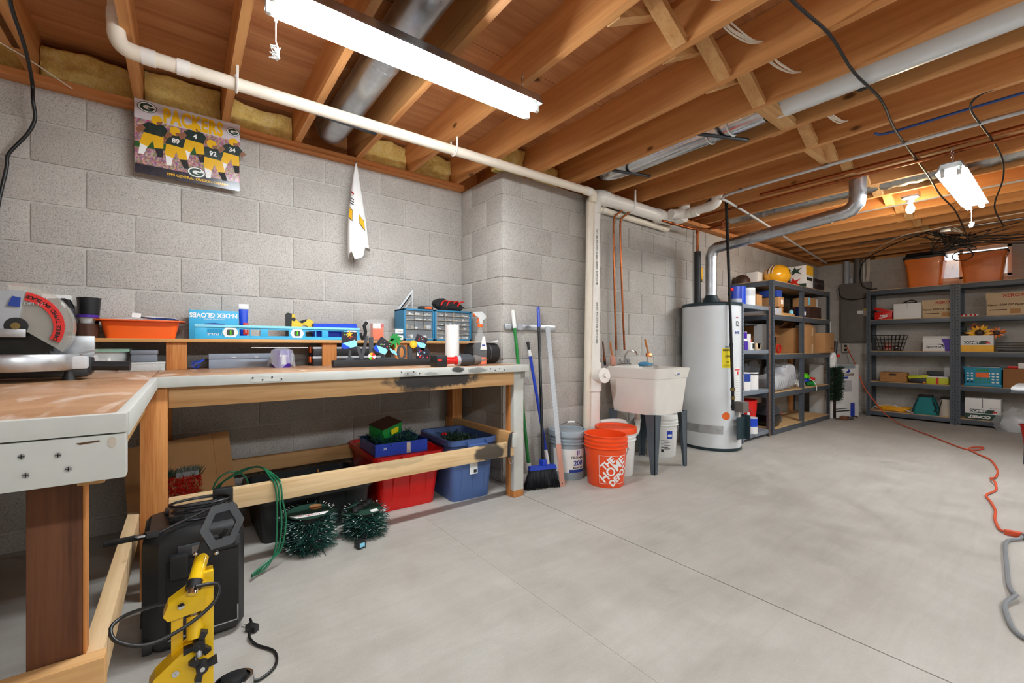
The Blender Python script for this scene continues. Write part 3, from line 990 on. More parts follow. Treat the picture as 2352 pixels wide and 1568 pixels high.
# ------------------------------------------------------------------ conduit and ceiling cables
t = thing('conduit', 'thin white conduit along a joist, bent to run toward the far wall', 'conduit', (0, 0, 0))
pts = spline([(3.88, .13, 2.322), (3.86, .6, 2.322), (3.86, 1.2, 2.322), (3.87, 1.66, 2.32), (3.92, 1.79, 2.315), (4.1, 1.81, 2.315), (5.0, 1.9, 2.318), (6.6, 2.08, 2.318), (8.3, 2.25, 2.31)], 6)
MB().tube(pts, .0105, 10).build('tube', 'pale_grey', t)
for p in ((3.86, 1.05, 2.322), (3.868, 1.62, 2.322), (4.6, 1.86, 2.317), (5.8, 1.99, 2.318)):
    part_collar(p, (0, 1, 0) if p[0] < 4 else (1, .1, 0), .0105, t, 'galvanised', .03, 'strap', 1.5)
MB().box(3.83, 3.93, .02, .13, 2.27, 2.336, .004).build('junction_box', 'galvanised', t)
for y in (.05, .10):
    MB().cyl((3.82, y, 2.305), (3.831, y, 2.305), .015, 12).build('knockout', 'light_grey', t)
pipe_thing('black_cable', 'thick black cable crossing under the joists toward the far light', 'cable', [(1.30, .625, 2.325), (1.9, .622, 2.326), (2.25, .60, 2.328), (2.65, .615, 2.326), (3.07, .60, 2.324), (3.55, .635, 2.328), (4.2, .65, 2.326), (4.7, .655, 2.32), (5.3, .67, 2.30), (6.2, .68, 2.322), (7.3, .72, 2.27)], .0062, 'cord_black')
pipe_thing('blue_cable', 'blue data cable clipped along the side of a joist', 'cable', [(3.72, .76, 2.40), (3.745, .70, 2.385), (3.75, .4, 2.385), (3.75, .0, 2.382), (3.75, -1.2, 2.385)], .008, 'cord_blue')
pipe_thing('lamp_cable', 'thin cord looping down past the far shop light to the cable tangle', 'cable', [(3.46, .05, 2.36), (3.46, .20, 2.345), (3.47, .30, 2.335), (3.60, .34, 2.325), (3.95, .325, 2.32), (4.3, .31, 2.325), (4.7, .30, 2.31), (5.2, .33, 2.29), (5.9, .42, 2.24), (6.7, .42, 2.2)], .0052, 'cord_black')
for i, (x, y, lb) in enumerate(((1.865, .83, 'white wires through the joist at the top edge of the view'), (2.25, .84, 'bundle of white wires looping between joists near the black cable'), (2.66, .82, 'short bundle of white wires between the next two joists'), (3.43, .83, 'last short bundle of white wires before the blue cable'))):
    mb = MB()
    rr = random.Random(i)
    j0 = max(q for q in JX if q < x - .1)
    for k in range(4):
        d = (k - 1.5) * .0055
        mb.tube(spline([(j0 + .001, y + .03 + d, 2.43), (j0 + .10, y + .025 + d * 1.5, 2.405 - rr.random() * .02), (j0 + .26, y + .008 + d * 1.3, 2.40 - rr.random() * .012), (j0 + .367, y + d * .6, 2.425)], 4), .0038, 6)
    solo(mb, 'wire_bundle', 'cord_white', lb, 'wires', group='white wires through the joists')
pipe_thing('power_cable', 'black cord hanging down the block wall at the left edge', 'cable', [(-.50, 2.15, 2.325), (-.545, 2.33, 2.32), (-.565, 2.60, 2.30), (-.60, 2.87, 2.285), (-.60, 2.885, 2.2), (-.597, 2.905, 2.12), (-.625, 2.915, 2.04), (-.69, 2.925, 1.93), (-.70, 2.935, 1.86), (-.735, 2.94, 1.6), (-.74, 2.944, 1.2), (-.73, 2.945, .95)], .0075, 'cord_black')
pipe_thing('thin_wire', 'thin tan wire slanting across the left joists', 'cable', [(-.95, 2.45, 2.36), (-.62, 2.72, 2.33), (-.46, 2.88, 2.30)], .003, 'cord_white', 3, 6)

# ------------------------------------------------------------------ workbenches
BZ = .882
t = thing('workbench', 'long workbench against the back block wall with painted white front edge', 'workbench', (.9, 2.5, 0))
def wb(name, mat, x0, x1, y0, y1, z0, z1, bev=.002):
    return MB().box(x0 - .9, x1 - .9, y0 - 2.5, y1 - 2.5, z0, z1, bev).build(name, mat, t)
def wbw(name, mat, x0, x1, y0, y1, z0, z1):
    # painted by position in the room
    return MB().box(x0 - .9, x1 - .9, y0 - 2.5, y1 - 2.5, z0, z1, .002).build(name, mat, t)
wb('top', 'worktop', -.10, 1.868, 2.096, 2.93, .862, BZ)
wbw('front_edge', 'bench_paint', -.098, 1.885, 2.078, 2.096, .84, BZ + .001)
wb('end_edge', 'bench_paint', 1.868, 1.905, 2.096, 2.92, .80, BZ + .001)
wbw('apron', 'apron_pine', -.05, 1.79, 2.118, 2.156, .752, .84)
wb('back_apron', 'pine_x', -.05, 1.79, 2.86, 2.898, .752, .84)
wbw('lower_rail', 'rail_pine', -.05, 1.79, 2.118, 2.156, .288, .377)
wb('lower_back_rail', 'pine_x', -.05, 1.74, 2.85, 2.888, .24, .329)
lg = wb('leg', 'pine_z', -.142, -.053, 2.10, 2.138, 0, .84)
wb('leg', 'pine_z', -.142, -.053, 2.84, 2.93, 0, .862)
wb('leg', 'bench_paint', 1.80, 1.884, 2.13, 2.166, .045, .84)
wb('leg', 'pine_z', 1.792, 1.884, 2.166, 2.204, 0, .84)
wb('leg_foot', 'pine_z', 1.80, 1.884, 2.131, 2.166, 0, .045)
wb('leg', 'pine_z', 1.75, 1.84, 2.82, 2.90, 0, .862)
wb('side_rail', 'pine_y', 1.752, 1.79, 2.095, 2.93, .352, .44)
wb('side_rail_cap', 'bench_paint', 1.751, 1.792, 2.085, 2.096, .35, .442)
for i, (x, w) in enumerate(((.31, .13), (1.02, .12), (1.62, .12))):
    # steel mending plates painted over, with their screws
    pl = MB().box(x - .9 - w/2, x - .9 + w/2, 2.0765 - 2.5, 2.0785 - 2.5, .848, .872).build('mending_plate', 'bench_paint', t)
    for k in range(4):
        xx = x - .9 + (-.45 + .3 * k) * w
        MB().cyl((xx, 2.0750 - 2.5, .866 - .010 * (k % 2)), (xx, 2.0768 - 2.5, .866 - .010 * (k % 2)), .004, 8).build('screw_head', 'dark_grey', pl)

t = thing('workbench', 'left return of the workbench carrying the mitre saw', 'workbench', (-.5, 1.6, 0))
def wl(name, mat, x0, x1, y0, y1, z0, z1):
    return MB().box(x0 + .5, x1 + .5, y0 - 1.6, y1 - 1.6, z0, z1, .002).build(name, mat, t)
wl('top', 'worktop', -1.2, -.104, 1.018, 2.93, .858, BZ)
wl('front_edge', 'bench_paint', -1.2, -.086, 1.0, 1.018, .848, BZ + .001)
wl('side_edge', 'bench_paint', -.104, -.084, 1.018, 2.074, .838, BZ + .001)
ap = wl('apron', 'bench_paint', -1.2, -.088, 1.004, 1.04, .764, .845)
wl('side_apron', 'pine_y', -.16, -.122, 1.04, 2.06, .75, .838)
for x, z in ((-.222, .822), (-.178, .818), (-.217, .79), (-.165, .792)):
    mb = MB().cyl((x + .5, 1.0015 - 1.6, z), (x + .5, 1.005 - 1.6, z), .0045, 10)
    s_ = mb.build('screw_head', 'bright_metal', ap)
    MB().box(x + .5 - .0035, x + .5 + .0035, 1.0008 - 1.6, 1.0016 - 1.6, z - .0006, z + .0006).box(x + .5 - .0006, x + .5 + .0006, 1.0008 - 1.6, 1.0016 - 1.6, z - .0035, z + .0035).build('screw_slot', 'black_matte', ap)
MB().prism([(-.155 + .5, .835), (-.125 + .5, .837), (-.123 + .5, .835), (-.15 + .5, .832)], 1.0022 - 1.6, 1.005 - 1.6, 'Y').build('paint_chip', 'print_brown', ap)
MB().prism(circ(.006, 12, -.107 + .5, .831, .010), 1.0025 - 1.6, 1.005 - 1.6, 'Y').build('glue_spot', 'canvas', ap)
wl('leg', 'walnut_z', -.262, -.177, 1.21, 1.248, 0, .858)
wl('leg_edge', 'pine_z', -.177, -.172, 1.21, 1.248, 0, .858)
wl('leg', 'pine_z', -1.15, -1.06, 1.21, 1.248, 0, .858)
wl('leg', 'pine_z', -1.15, -1.06, 2.85, 2.93, 0, .858)
wl('lower_rail', 'pine_x', -1.2, -.137, 1.170, 1.208, .262, .35)
wl('side_rail', 'pale_pine_y', -.181, -.143, 1.209, 2.14, .258, .346)

# raised shelf along the back of both benches
t = thing('riser_shelf', 'low pine shelf board standing on blocks along the back of the bench', 'shelf', (.5, 2.82, BZ))
RZ = 1.046
MB().box(-1.6, 1.415, -.12, .12, RZ - .019 - BZ, RZ - BZ, .002).build('board', 'pine_x', t)
for x, m_ in ((-.03, 'pine_z'), (.765, 'pine_z'), (1.26, 'pine_z'), (-1.0, 'pine_z')):
    MB().box(x - .5 - .045, x - .5 + .045, -.105, -.02, 0, RZ - .019 - BZ, .002).build('support_block', m_, t)

# ------------------------------------------------------------------ things on the block wall
# football poster, pinned to the sill plate and leaning back to the wall
t = thing('team_poster', 'glossy football team poster with gold title under the joists', 'poster', (.031, 2.885, 2.14))
t.rotation_euler = (R(4), 0, 0)
W_, H_ = .248, .195
nt = NT('poster_crowd')
v = nt.coord()
vor = nt.n('ShaderNodeTexVoronoi'); vor.inputs['Scale'].default_value = 150; nt.l(v, vor.inputs['Vector'])
f = nt.noise(v, 60, 4, .8)
nt.col(nt.mix(nt.ramp(f, [(.3, lin('#3a2328')), (.45, lin('#8a4a4c')), (.6, lin('#c98f86')), (.72, lin('#e9d8cf'))]), vor.outputs['Color'], .25))
nt.b.inputs['Roughness'].default_value = .18
M['crowd'] = nt.m
plain('poster_top', '#cfc6cc', .15, var=.05); plain('poster_dark', '#2d2a33', .2, var=.3, nscale=40); plain('poster_grass', '#2c5a2c', .2, var=.25, nscale=40)
plain('gold_gloss', '#e8b51f', .2); plain('jersey', '#1d2f2a', .25, var=.3, nscale=40); plain('skin_brown', '#8a5a3e', .3)
MB().box(-W_, W_, -.001, .001, -H_, H_).build('sheet', 'crowd', t)
MB().box(-W_, W_, -.0014, -.0009, H_ - .10, H_).build('title_band', 'poster_top', t)
MB().box(-W_, W_, -.0015, -.0009, -H_, -H_ + .05).build('field_strip', 'poster_dark', t)
MB().prism([(-W_, -.03), (W_, .035), (W_, -.02), (-W_, -.06)], -.0015, -.0009, 'Y').build('grass_strip', 'poster_grass', t)
text('PACKERS', .105, 'gold_gloss', t, (0.018, -.0022, H_ - .058), FACE_NY, .62, 'title', bold=.0055, depth=.0003, spacing=1.08)
text('1995 CENTRAL DIVISION CHAMPS', .02, 'gold_gloss', t, (.04, -.0024, -H_ + .022), FACE_NY, .98, 'caption', bold=.0006, depth=.0003)
def emblem(parent, x, z, w, y=-.0022, dirv='Y'):
    mb = MB().m(0).prism(circ(w, 28, x, z, w * .68), y - .0003, y, 'Y')
    e = mb.build('oval_emblem', 'green_dark', parent)
    MB().prism(circ(w * .93, 28, x, z, w * .61), y - .0005, y - .0002, 'Y').build('emblem_field', 'print_white', e)
    g = []
    for k in range(21):
        a = R(38 + 288 * k / 20)
        g.append((x + w * .76 * math.cos(a), z + w * .50 * math.sin(a)))
    g += [(x + w * .80, z + w * .02), (x + w * .05, z + w * .02), (x + w * .05, z - w * .17), (x + w * .40, z - w * .17)]
    for k in range(20, -1, -1):
        a = R(38 + 270 * k / 20)
        g.append((x + w * .42 * math.cos(a), z + w * .24 * math.sin(a)))
    MB().prism(g, y - .0007, y - .0004, 'Y').build('letter_g', 'green_dark', e)
emblem(t, -W_ + .055, H_ - .035, .042)
emblem(t, W_ - .036, H_ - .05, .034)
emblem(t, .03, -H_ + .062, .044)
def player(x, z, s, lean, num):
    # a printed figure: helmet, jersey, trousers, legs, number
    f_ = MB()
    p = t
    def pg(pts, mat, nm, k):
        MB().prism([(x + s * (a + lean * b), z + s * b) for a, b in pts], -.0018 - k * .0001, -.0012, 'Y').build(nm, mat, p)
    pg([(-.42, .10), (-.5, .45), (-.3, .62), (.3, .62), (.5, .42), (.38, .05)], 'jersey', 'printed_jersey', 0)
    pg([(-.5, .45), (-.72, .2), (-.6, .0), (-.45, .12), (-.36, .3)], 'skin_brown', 'printed_arm', 1)
    pg([(.5, .42), (.74, .25), (.5, .02), (.4, .15)], 'skin_brown', 'printed_arm', 1)
    pg([(-.4, .1), (.38, .05), (.45, -.5), (.1, -.55), (0, -.2), (-.15, -.55), (-.5, -.45)], 'gold_gloss', 'printed_trousers', 2)
    pg([(-.46, -.46), (-.16, -.54), (-.25, -.95), (-.45, -.95)], 'print_white', 'printed_sock', 1)
    pg([(.12, -.53), (.44, -.5), (.5, -.92), (.28, -.95)], 'print_black', 'printed_sock', 1)
    pg(circ(.22, 14, 0, .80), 'gold_gloss', 'printed_helmet', 3)
    pg([(.0, .74), (.24, .78), (.22, .62), (.02, .6)], 'skin_brown', 'printed_face', 4)
    if num:
        text(num, .32 * s, 'print_white', p, (x + s * lean * .32, -.0026, z + s * .32), FACE_NY, 1, 'printed_number', bold=.001, depth=.0002)
player(-.165, .015, .112, .15, '')
player(-.065, -.02, .11, -.05, '89')
player(.022, .03, .108, .05, '4')
player(.115, -.045, .112, -.12, '92')
player(.205, .005, .102, .1, '34')

# white work sack hung by its corner from the sill plate
t = thing('hanging_sack', 'white printed paper sack hanging by a corner from the sill plate', 'sack', (1.0, 2.90, 2.30))
SK = ((0, .004, .004, 0), (-.10, .024, .014, -.006), (-.25, .05, .03, -.01), (-.40, .075, .045, -.012), (-.55, .088, .05, -.008), (-.66, .096, .05, .0))
def sack_pt(dz, a, off=0.):
    for (z0, w0, d0, o0), (z1, w1, d1, o1) in zip(SK[:-1], SK[1:]):
        if z1 <= dz <= z0:
            f = (dz - z0) / (z1 - z0)
            w, d, ox = w0 + (w1 - w0) * f, d0 + (d1 - d0) * f, o0 + (o1 - o0) * f
            break
    fold = 1 + .18 * math.cos(3 * a + .5)
    return (ox + (w * .8 + off) * math.cos(a) * fold, (d + off) * math.sin(a) * fold - d * .6, dz)
rings = []
n = 28
for dz in (0, -.1, -.2, -.3, -.4, -.5, -.6):
    rings.append([sack_pt(dz, 2 * PI * j / n) for j in range(n)])
last = []
for j in range(n):
    a = 2 * PI * j / n
    x, y, _ = sack_pt(-.66, a)
    last.append((x, y, -.655 - .045 * math.cos(a + 2.4) + (.07 if -.9 < math.sin(a) < -.1 and math.cos(a) > -.9 else 0) * abs(math.sin(a))))
rings.append(last)
MB().loft(rings, True, True, False).build('paper', 'white_paper', t)
MB().loft([[(x * .97, y * .97, z) for x, y, z in r_] for r_ in rings[4:]], True, False, False).build('paper_inside', 'white_paper', t)
def sack_patch(z0, z1, a0, a1, sk, nm, mat, off=.0015):
    mb = MB()
    mb.loft([[sack_pt(z0 + (z1 - z0) * i / 5 + sk * j / 6, a0 + (a1 - a0) * j / 6, off) for j in range(7)] for i in range(6)], False, False, False)
    mb.build(nm, mat, t)
sack_patch(-.375, -.445, R(-78), R(-38), -.045, 'black_outline', 'print_black', .0012)
sack_patch(-.38, -.438, R(-76), R(-40), -.045, 'gold_patch', 'gold', .0022)
sack_patch(-.33, -.41, R(-150), R(-122), -.03, 'black_outline', 'print_black', .0012)
sack_patch(-.335, -.403, R(-148), R(-124), -.03, 'gold_patch', 'gold', .0022)
sack_patch(-.215, -.228, R(-150), R(-118), -.02, 'print_mark', 'print_red')
for k in range(3):
    sack_patch(-.262 - .018 * k, -.269 - .018 * k, R(-152), R(-116), -.02, 'print_mark', 'print_black')
MB().sphere((0, -.012, -.004), .008, 8, 6).build('nail', 'bright_metal', t)

# aluminium ruler rail on the return wall
t = thing('wall_ruler', 'aluminium ruler rail screwed level to the block wall above the brooms', 'ruler', (2.20, YJ, 1.15))
MB().box(-.26, .26, -.014, -.001, -.021, .021, .002).build('rail', 'aluminium', t)
MB().box(-.25, -.205, -.016, -.014, -.012, .014).build('end_mark', 'light_grey', t)
text('Swanson', .016, 'print_black', t, (-.03, -.0148, .004), FACE_NY)
MB().box(-.14, -.09, -.018, -.012, -.022, .022).build('clip', 'light_grey', t)
MB().box(.06, .10, -.018, -.012, -.022, .022).build('clip', 'light_grey', t)

# ------------------------------------------------------------------ generic makers
def open_tub(w, d, h, taper, mat, t, wall=.004, rim=.012, r=.03, rimh=.012, base='tub_body', rimname='rim'):
    """tapering open tub: body with inside, plus a rolled rim"""
    ob, ot = rrect(w * taper, d * taper, r * taper), rrect(w, d, r)
    mb = MB()
    ins = 1 - 2 * wall / w
    rings = [[(x, y, 0) for x, y in ob], [(x, y, h) for x, y in ot], [(x * ins, y * ins, h) for x, y in ot], [(x * ins, y * ins, wall) for x, y in ob]]
    mb.loft(rings, True, True, True)
    mb.build(base, mat, t)
    o2 = rrect(w + 2 * rim, d + 2 * rim, r + rim)
    mb = MB().loft([[(x, y, h - rimh) for x, y in ot], [(x, y, h - rimh) for x, y in o2], [(x, y, h) for x, y in o2], [(x * ins, y * ins, h + .001) for x, y in ot]], True, False, False, False)
    mb.build(rimname, mat, t)

def carton(name, label, cat, w, d, h, mat, loc, rz=0, group=None, lid=None, tape=False, flaps=0, lidmat=None):
    """cardboard box; lid = height of a separate lid; flaps = open flaps at the top"""
    t = thing(name, label, cat, loc, rz, group)
    top = h
    MB().box(-w/2, w/2, -d/2, d/2, 0, top, .002).build('box_body', mat, t)
    if lid:
        MB().box(-w/2 - .004, w/2 + .004, -d/2 - .004, d/2 + .004, h - lid, h + .003, .002).build('box_lid', lidmat or mat, t)
    if tape:
        MB().box(-.025, .025, -d/2 - .0008, d/2 + .0008, h - .07, h + .0008).build('tape', 'cardboard_tan', t)
    if flaps:
        for s in (-1, 1):
            MB().add([(-w/2, s*d/2, h), (w/2, s*d/2, h), (w/2, s*(d/2 - flaps * .7), h + flaps * .8), (-w/2, s*(d/2 - flaps * .7), h + flaps * .8), (-w/2, s*d/2, h + .003), (w/2, s*d/2, h + .003), (w/2, s*(d/2 - flaps * .7), h + flaps * .8 + .003), (-w/2, s*(d/2 - flaps * .7), h + flaps * .8 + .003)],
                     [(0, 1, 2, 3), (4, 7, 6, 5), (0, 4, 5, 1), (1, 5, 6, 2), (2, 6, 7, 3), (3, 7, 4, 0)], False).build('flap', mat, t)
    return t

def jar(name, label, cat, prof, mat, loc, lidprof=None, lidmat=None, seg=24, extra=None):
    t = thing(name, label, cat, loc)
    MB().lathe(prof, seg, cap0=True, cap1=True).build('body', mat, t)
    if lidprof:
        MB().lathe(lidprof, seg, cap0=True, cap1=True).build('lid', lidmat, t)
    return t

# ------------------------------------------------------------------ mitre saw on the left bench
t = thing('mitre_saw', 'silver mitre saw with clear guard and red blade sticker', 'saw', (-.483, 2.15, BZ))
MB().lathe([(.001, .038), (.165, .038), (.17, .045), (.17, .088), (.165, .095), (.001, .095)], 40, 'Z').build('turntable', 'aluminium', t)
MB().box(-.32, .19, -.075, .20, .04, .088, .01).build('base', 'pale_grey', t)
for x, y in ((-.28, -.05), (.14, -.05), (-.28, .17), (.14, .17)):
    MB().cyl((x, y, 0), (x, y, .045), .02, 12, .014).build('foot', 'black_plastic', t)
MB().box(-.1, .19, -.06, .05, .012, .042, .006).build('underside', 'black_plastic', t)
MB().box(-.3, -.06, .10, .118, .088, .175, .004).build('fence', 'aluminium', t)
MB().box(.05, .19, .10, .118, .088, .165, .004).build('fence', 'aluminium', t)
mb = MB()
nt_ = 60
pts = []
for k in range(nt_ * 2):
    a = 2 * PI * k / (nt_ * 2)
    rr = .127 if k % 2 else .119
    pts.append((rr * math.cos(a), .195 + rr * math.sin(a)))
mb.prism(pts, -.0015, .0015, 'Y')
mb.build('blade', 'blade_steel', t)
MB().cyl((0, -.03, .195), (0, .01, .195), .03, 24).build('arbor_hub', 'black_plastic', t)
MB().cyl((0, -.036, .195), (0, -.028, .195), .012, 12).build('arbor_bolt', 'brass', t)
def sector(r0, r1, a0, a1, n=24):
    return [(r1 * math.cos(R(a0 + (a1-a0)*k/n)), .195 + r1 * math.sin(R(a0 + (a1-a0)*k/n))) for k in range(n+1)] + [(r0 * math.cos(R(a1 + (a0-a1)*k/n)), .195 + r0 * math.sin(R(a1 + (a0-a1)*k/n))) for k in range(n+1)]
MB().prism(sector(.03, .125, 80, 215), -.03, .03, 'Y').build('upper_guard', 'light_grey', t)
MB().prism(sector(.025, .148, -38, 98), -.024, -.020, 'Y').build('clear_guard', 'guard_plastic', t)
mb = MB()
aa = [R(-38 + 136 * k / 24) for k in range(25)]
mb.loft([[(.148 * math.cos(a), y, .195 + .148 * math.sin(a)) for a in aa] for y in (-.024, .028)], False, False, False)
mb.loft([[(.146 * math.cos(a), y, .195 + .146 * math.sin(a)) for a in aa] for y in (-.024, .028)], False, False, False)
mb.build('guard_rim', 'guard_plastic', t)
st = MB().prism(sector(.094, .124, -28, 78), -.0265, -.0245, 'Y').build('sticker', 'red', t)
word = 'CARBIDE TIPPED SAW BLADE'
for k, ch in enumerate(word):
    if ch == ' ':
        continue
    a = R(-25 + 100 * k / (len(word) - 1))
    text(ch, .0165, 'print_black', st, (.109 * math.cos(a), -.0268, .195 + .109 * math.sin(a)), (R(90), -(a + R(90)), 0), 1.1, 'sticker_letter', bold=.0004, depth=.0002)
MB().box(-.05, .025, -.033, -.026, .155, .185, .004).build('motor_link', 'aluminium', t)
MB().prism([(-.02, .265), (.01, .262), (.012, .295), (-.008, .30)], -.034, -.029, 'Y').build('blue_label', 'print_blue', t)
text('DELTA', .014, 'light_grey', t, (.045, -.0262, .275), FACE_NY, 1.3)
MB().tube([(-.2, -.03, .21), (-.1, -.034, .215), (-.04, -.036, .205)], .009, 8).build('guard_link', 'black_plastic', t)
MB().cyl((.15, 0, .052), (.31, -.02, .046), .018, 20).build('handle', 'black_plastic', t)
MB().box(.13, .20, -.03, .03, .02, .085, .01).build('handle_mount', 'black_plastic', t)
MB().box(.15, .162, -.034, -.029, .082, .094, .002).build('lock_button', 'red', t)
MB().prism([(.15, .098), (.21, .112), (.212, .108), (.17, .094)], -.02, .0, 'Y').build('pointer', 'galvanised', t)
MB().box(-.34, -.12, .02, .12, .2, .33, .03).build('motor', 'dark_grey', t)

# ------------------------------------------------------------------ things on the raised shelf
def rs(x, y=2.80):
    return (x, y, RZ)
jar('black_planter', 'tall black flower pot standing behind the mitre saw guard', 'pot', [(.034, 0), (.046, .19), (.049, .205), (.045, .205), (.033, .01)], 'black_plastic', rs(-.395, 2.86))
t = thing('black_canister', 'glossy black rounded canister behind the saw guard', 'canister', rs(-.49, 2.78))
MB().lathe([(.001, 0), (.05, 0), (.055, .02), (.055, .15), (.04, .185), (.001, .19)], 24).build('body', 'black_gloss', t)
MB().lathe([(.056, .03), (.0565, .05), (.0565, .13), (.056, .14)], 24).build('grey_sleeve', 'dark_grey', t)
t = thing('lidded_cup', 'clear cup with purple lid stacked over a brown jar', 'cup', rs(-.385, 2.755))
MB().lathe([(.001, .0), (.04, 0), (.042, .05), (.042, .07), (.001, .07)], 20).build('jar', 'jar_brown', t)
MB().lathe([(.001, .071), (.026, .071), (.033, .1), (.001, .1)], 20).build('cup', 'milky_plastic', t)
MB().lathe([(.001, .1), (.042, .1), (.043, .112), (.001, .115)], 20).build('lid', 'purple', t)
t = thing('paper_carton', 'small white carton with a barcode above the saw guard', 'box', rs(-.50, 2.90))
MB().box(-.07, .035, -.02, .02, 0, .215, .002).build('carton_body', 'white_paper', t)
MB().box(.0, .016, -.0215, -.0195, .185, .20).build('barcode', 'print_black', t)
t = thing('red_bottle', 'small red bottle just showing above the saw motor', 'bottle', rs(-.655, 2.84))
MB().lathe([(.001, 0), (.03, 0), (.03, .13), (.018, .165), (.016, .19), (.001, .19)], 16).build('body', 'red_plastic', t)

t = thing('orange_tub', 'shallow orange plastic tub full of papers on the raised shelf', 'tub', rs(-.178, 2.815))
open_tub(.325, .19, .094, .86, 'orange_plastic', t, rim=.024, r=.03, rimh=.006)
MB().box(-.1, .14, -.07, .07, .06, .098, .004).build('paper_stack', 'white_paper', t)
for k, (x, y, z, rx, m_, w, d) in enumerate(((-.04, -.02, .105, 6, 'pale_grey', .17, .12), (.06, .01, .112, -3, 'white_paper', .18, .11), (.05, -.04, .104, 2, 'red', .09, .02), (.09, -.045, .103, -2, 'print_blue', .13, .05))):
    o = MB().box(-w/2, w/2, -d/2, d/2, -.0015, .0015).build('paper_sheet', m_, t)
    o.location = (x, y, z)
    o.rotation_euler = (R(rx * .5), R(-rx), R(rx * 3))
o = MB().box(-.018, .018, -.001, .001, -.012, .012).build('price_tag', 'white_paper', t)
o.location = (-.02, -.07, .118)
o.rotation_euler = (R(-15), R(5), 0)

t = thing('glove_box', 'upside-down blue box of disposable gloves', 'box', rs(.147, 2.87))
MB().box(-.122, .122, -.035, .035, 0, .166, .002).build('box_body', 'cyan_blue', t)
text('N-DEX GLOVES', .036, 'print_white', t, (-.002, -.0358, .138), (R(90), R(180), 0), .94, bold=.0012)
text('DISPOSABLE NITRILE', .009, 'print_white', t, (0, -.0358, .115), (R(90), R(180), 0), 1.2)
text('NITRILE', .035, 'print_white', t, (.02, -.0358, .025), (R(90), R(180), 0), 1, bold=.001)
hand = [(-.07, .07), (-.05, .09), (0, .095), (.05, .088), (.075, .075), (.05, .066), (0, .07), (-.04, .062)]
MB().prism(hand, -.0362, -.035, 'Y').build('printed_glove', 'print_blue', t)
t = thing('caulk_tube', 'blue squeeze tube with white crimped top', 'tube', rs(.297, 2.86))
mb = MB()
mb.loft([[(x, y, z) for x, y in circ(w, 16, 0, 0, d)] for z, w, d in ((0, .016, .016), (.02, .018, .018), (.14, .024, .012), (.19, .026, .003), (.212, .026, .002))], True, True, True)
mb.build('tube_body', 'deep_blue', t)
MB().box(-.0265, .0265, -.006, .004, .182, .213, .002).build('crimp', 'white_plastic', t)
MB().box(-.004, .0245, -.019, -.0165, .03, .10, .001).build('red_patch', 'red', t)
text('WHITE', .016, 'print_white', t, (.012, -.0195, .065), (R(90), R(-90), 0))

# long blue level with its vials
t = thing('spirit_level', 'long light blue box level with three white vial windows', 'level', rs(.506, 2.735))
L0, L1 = -.458, .458
MB().box(L0, L1, -.014, .014, .066, .080, .001).build('top_flange', 'sky_blue', t)
MB().box(L0, L1, -.014, .014, 0, .012, .001).build('bottom_flange', 'cyan_blue', t)
cut = [(-.40, -.33), (-.245, -.19), (-.185, -.135), (-.095, .02), (.115, .175), (.18, .215), (.255, .355)]
e = [L0] + [v for ab in cut for v in ab] + [L1]
for a, b in zip(e[0::2], e[1::2]):
    MB().box(a, b, -.008, .008, .012, .066, .001).build('web', 'cyan_blue', t)
for a, b in cut:
    MB().box(a, b, -.008, .008, .012, .020).build('web_lip', 'cyan_blue', t)
    MB().box(a, b, -.008, .008, .056, .066).build('web_lip', 'cyan_blue', t)
for x in (-.288, .067, .405):
    vh = MB()
    vh.prism([(x - .04, .038), (x - .026, .064), (x + .026, .064), (x + .04, .038), (x + .026, .012), (x - .026, .012)], -.010, -.0085, 'Y')
    o = vh.build('vial_holder', 'white_plastic', t)
    MB().prism(rrect(.036, .032, .008), -.0112, -.0098, 'Y').xf(Matrix.Translation((x, 0, .038))).build('vial_window', 'dark_grey', o)
    MB().cyl((x, -.0115, .026), (x, -.0115, .050), .005, 10).build('vial', 'lime', o)
t = thing('staple_gun', 'yellow and black staple gun behind the level', 'tool', rs(.60, 2.83))
MB().prism([(-.075, .0), (-.045, .0), (-.04, .165), (-.065, .17), (-.075, .16)], -.018, .018, 'Y').build('nose', 'black_plastic', t)
MB().prism([(-.062, .05), (.0, .06), (.03, .10), (.06, .085), (.09, .075), (.09, .12), (.065, .135), (.03, .125), (.0, .115), (-.015, .13), (-.025, .16), (-.06, .165)], -.017, .017, 'Y').build('body', 'tool_yellow', t)
MB().prism([(-.0, .116), (.03, .128), (.05, .134), (.045, .119), (.02, .105)], -.0182, .0182, 'Y').build('grip', 'black_plastic', t)
MB().prism([(-.06, 0), (.09, 0), (.09, .05), (-.06, .05)], -.012, .012, 'Y').build('magazine', 'black_plastic', t)
MB().prism(circ(.012, 14, -.03, .13), -.0185, -.0165, 'Y').build('badge', 'black_plastic', t)
t = thing('parts_bin', 'open royal blue parts tray behind the level', 'tray', rs(.82, 2.83))
MB().prism([(-.14, .0), (.13, 0), (.145, .085), (.135, .11), (-.14, .105)], -.065, -.060, 'Y').build('front_wall', 'deep_blue', t)
MB().prism([(-.14, .0), (.13, 0), (.145, .085), (.135, .11), (-.14, .105)], .060, .065, 'Y').build('back_wall', 'deep_blue', t)
MB().box(-.14, .13, -.06, .06, 0, .004).build('tray_floor', 'deep_blue', t)
MB().box(-.14, -.135, -.06, .06, 0, .105).build('end_wall', 'deep_blue', t)
t = thing('clear_canister', 'clear box holding red and white packaged parts', 'container', rs(1.115, 2.83))
MB().box(-.08, .08, -.05, .05, 0, .15, .008).build('clear_box', 'clear_plastic', t)
MB().box(-.03, .05, -.03, .02, .005, .12, .003).build('package', 'orange_plastic', t)
MB().box(-.031, .03, -.032, -.029, .085, .12).build('package_label', 'white_paper', t)
MB().box(.028, .05, -.032, -.029, .095, .12).build('package_label', 'red', t)
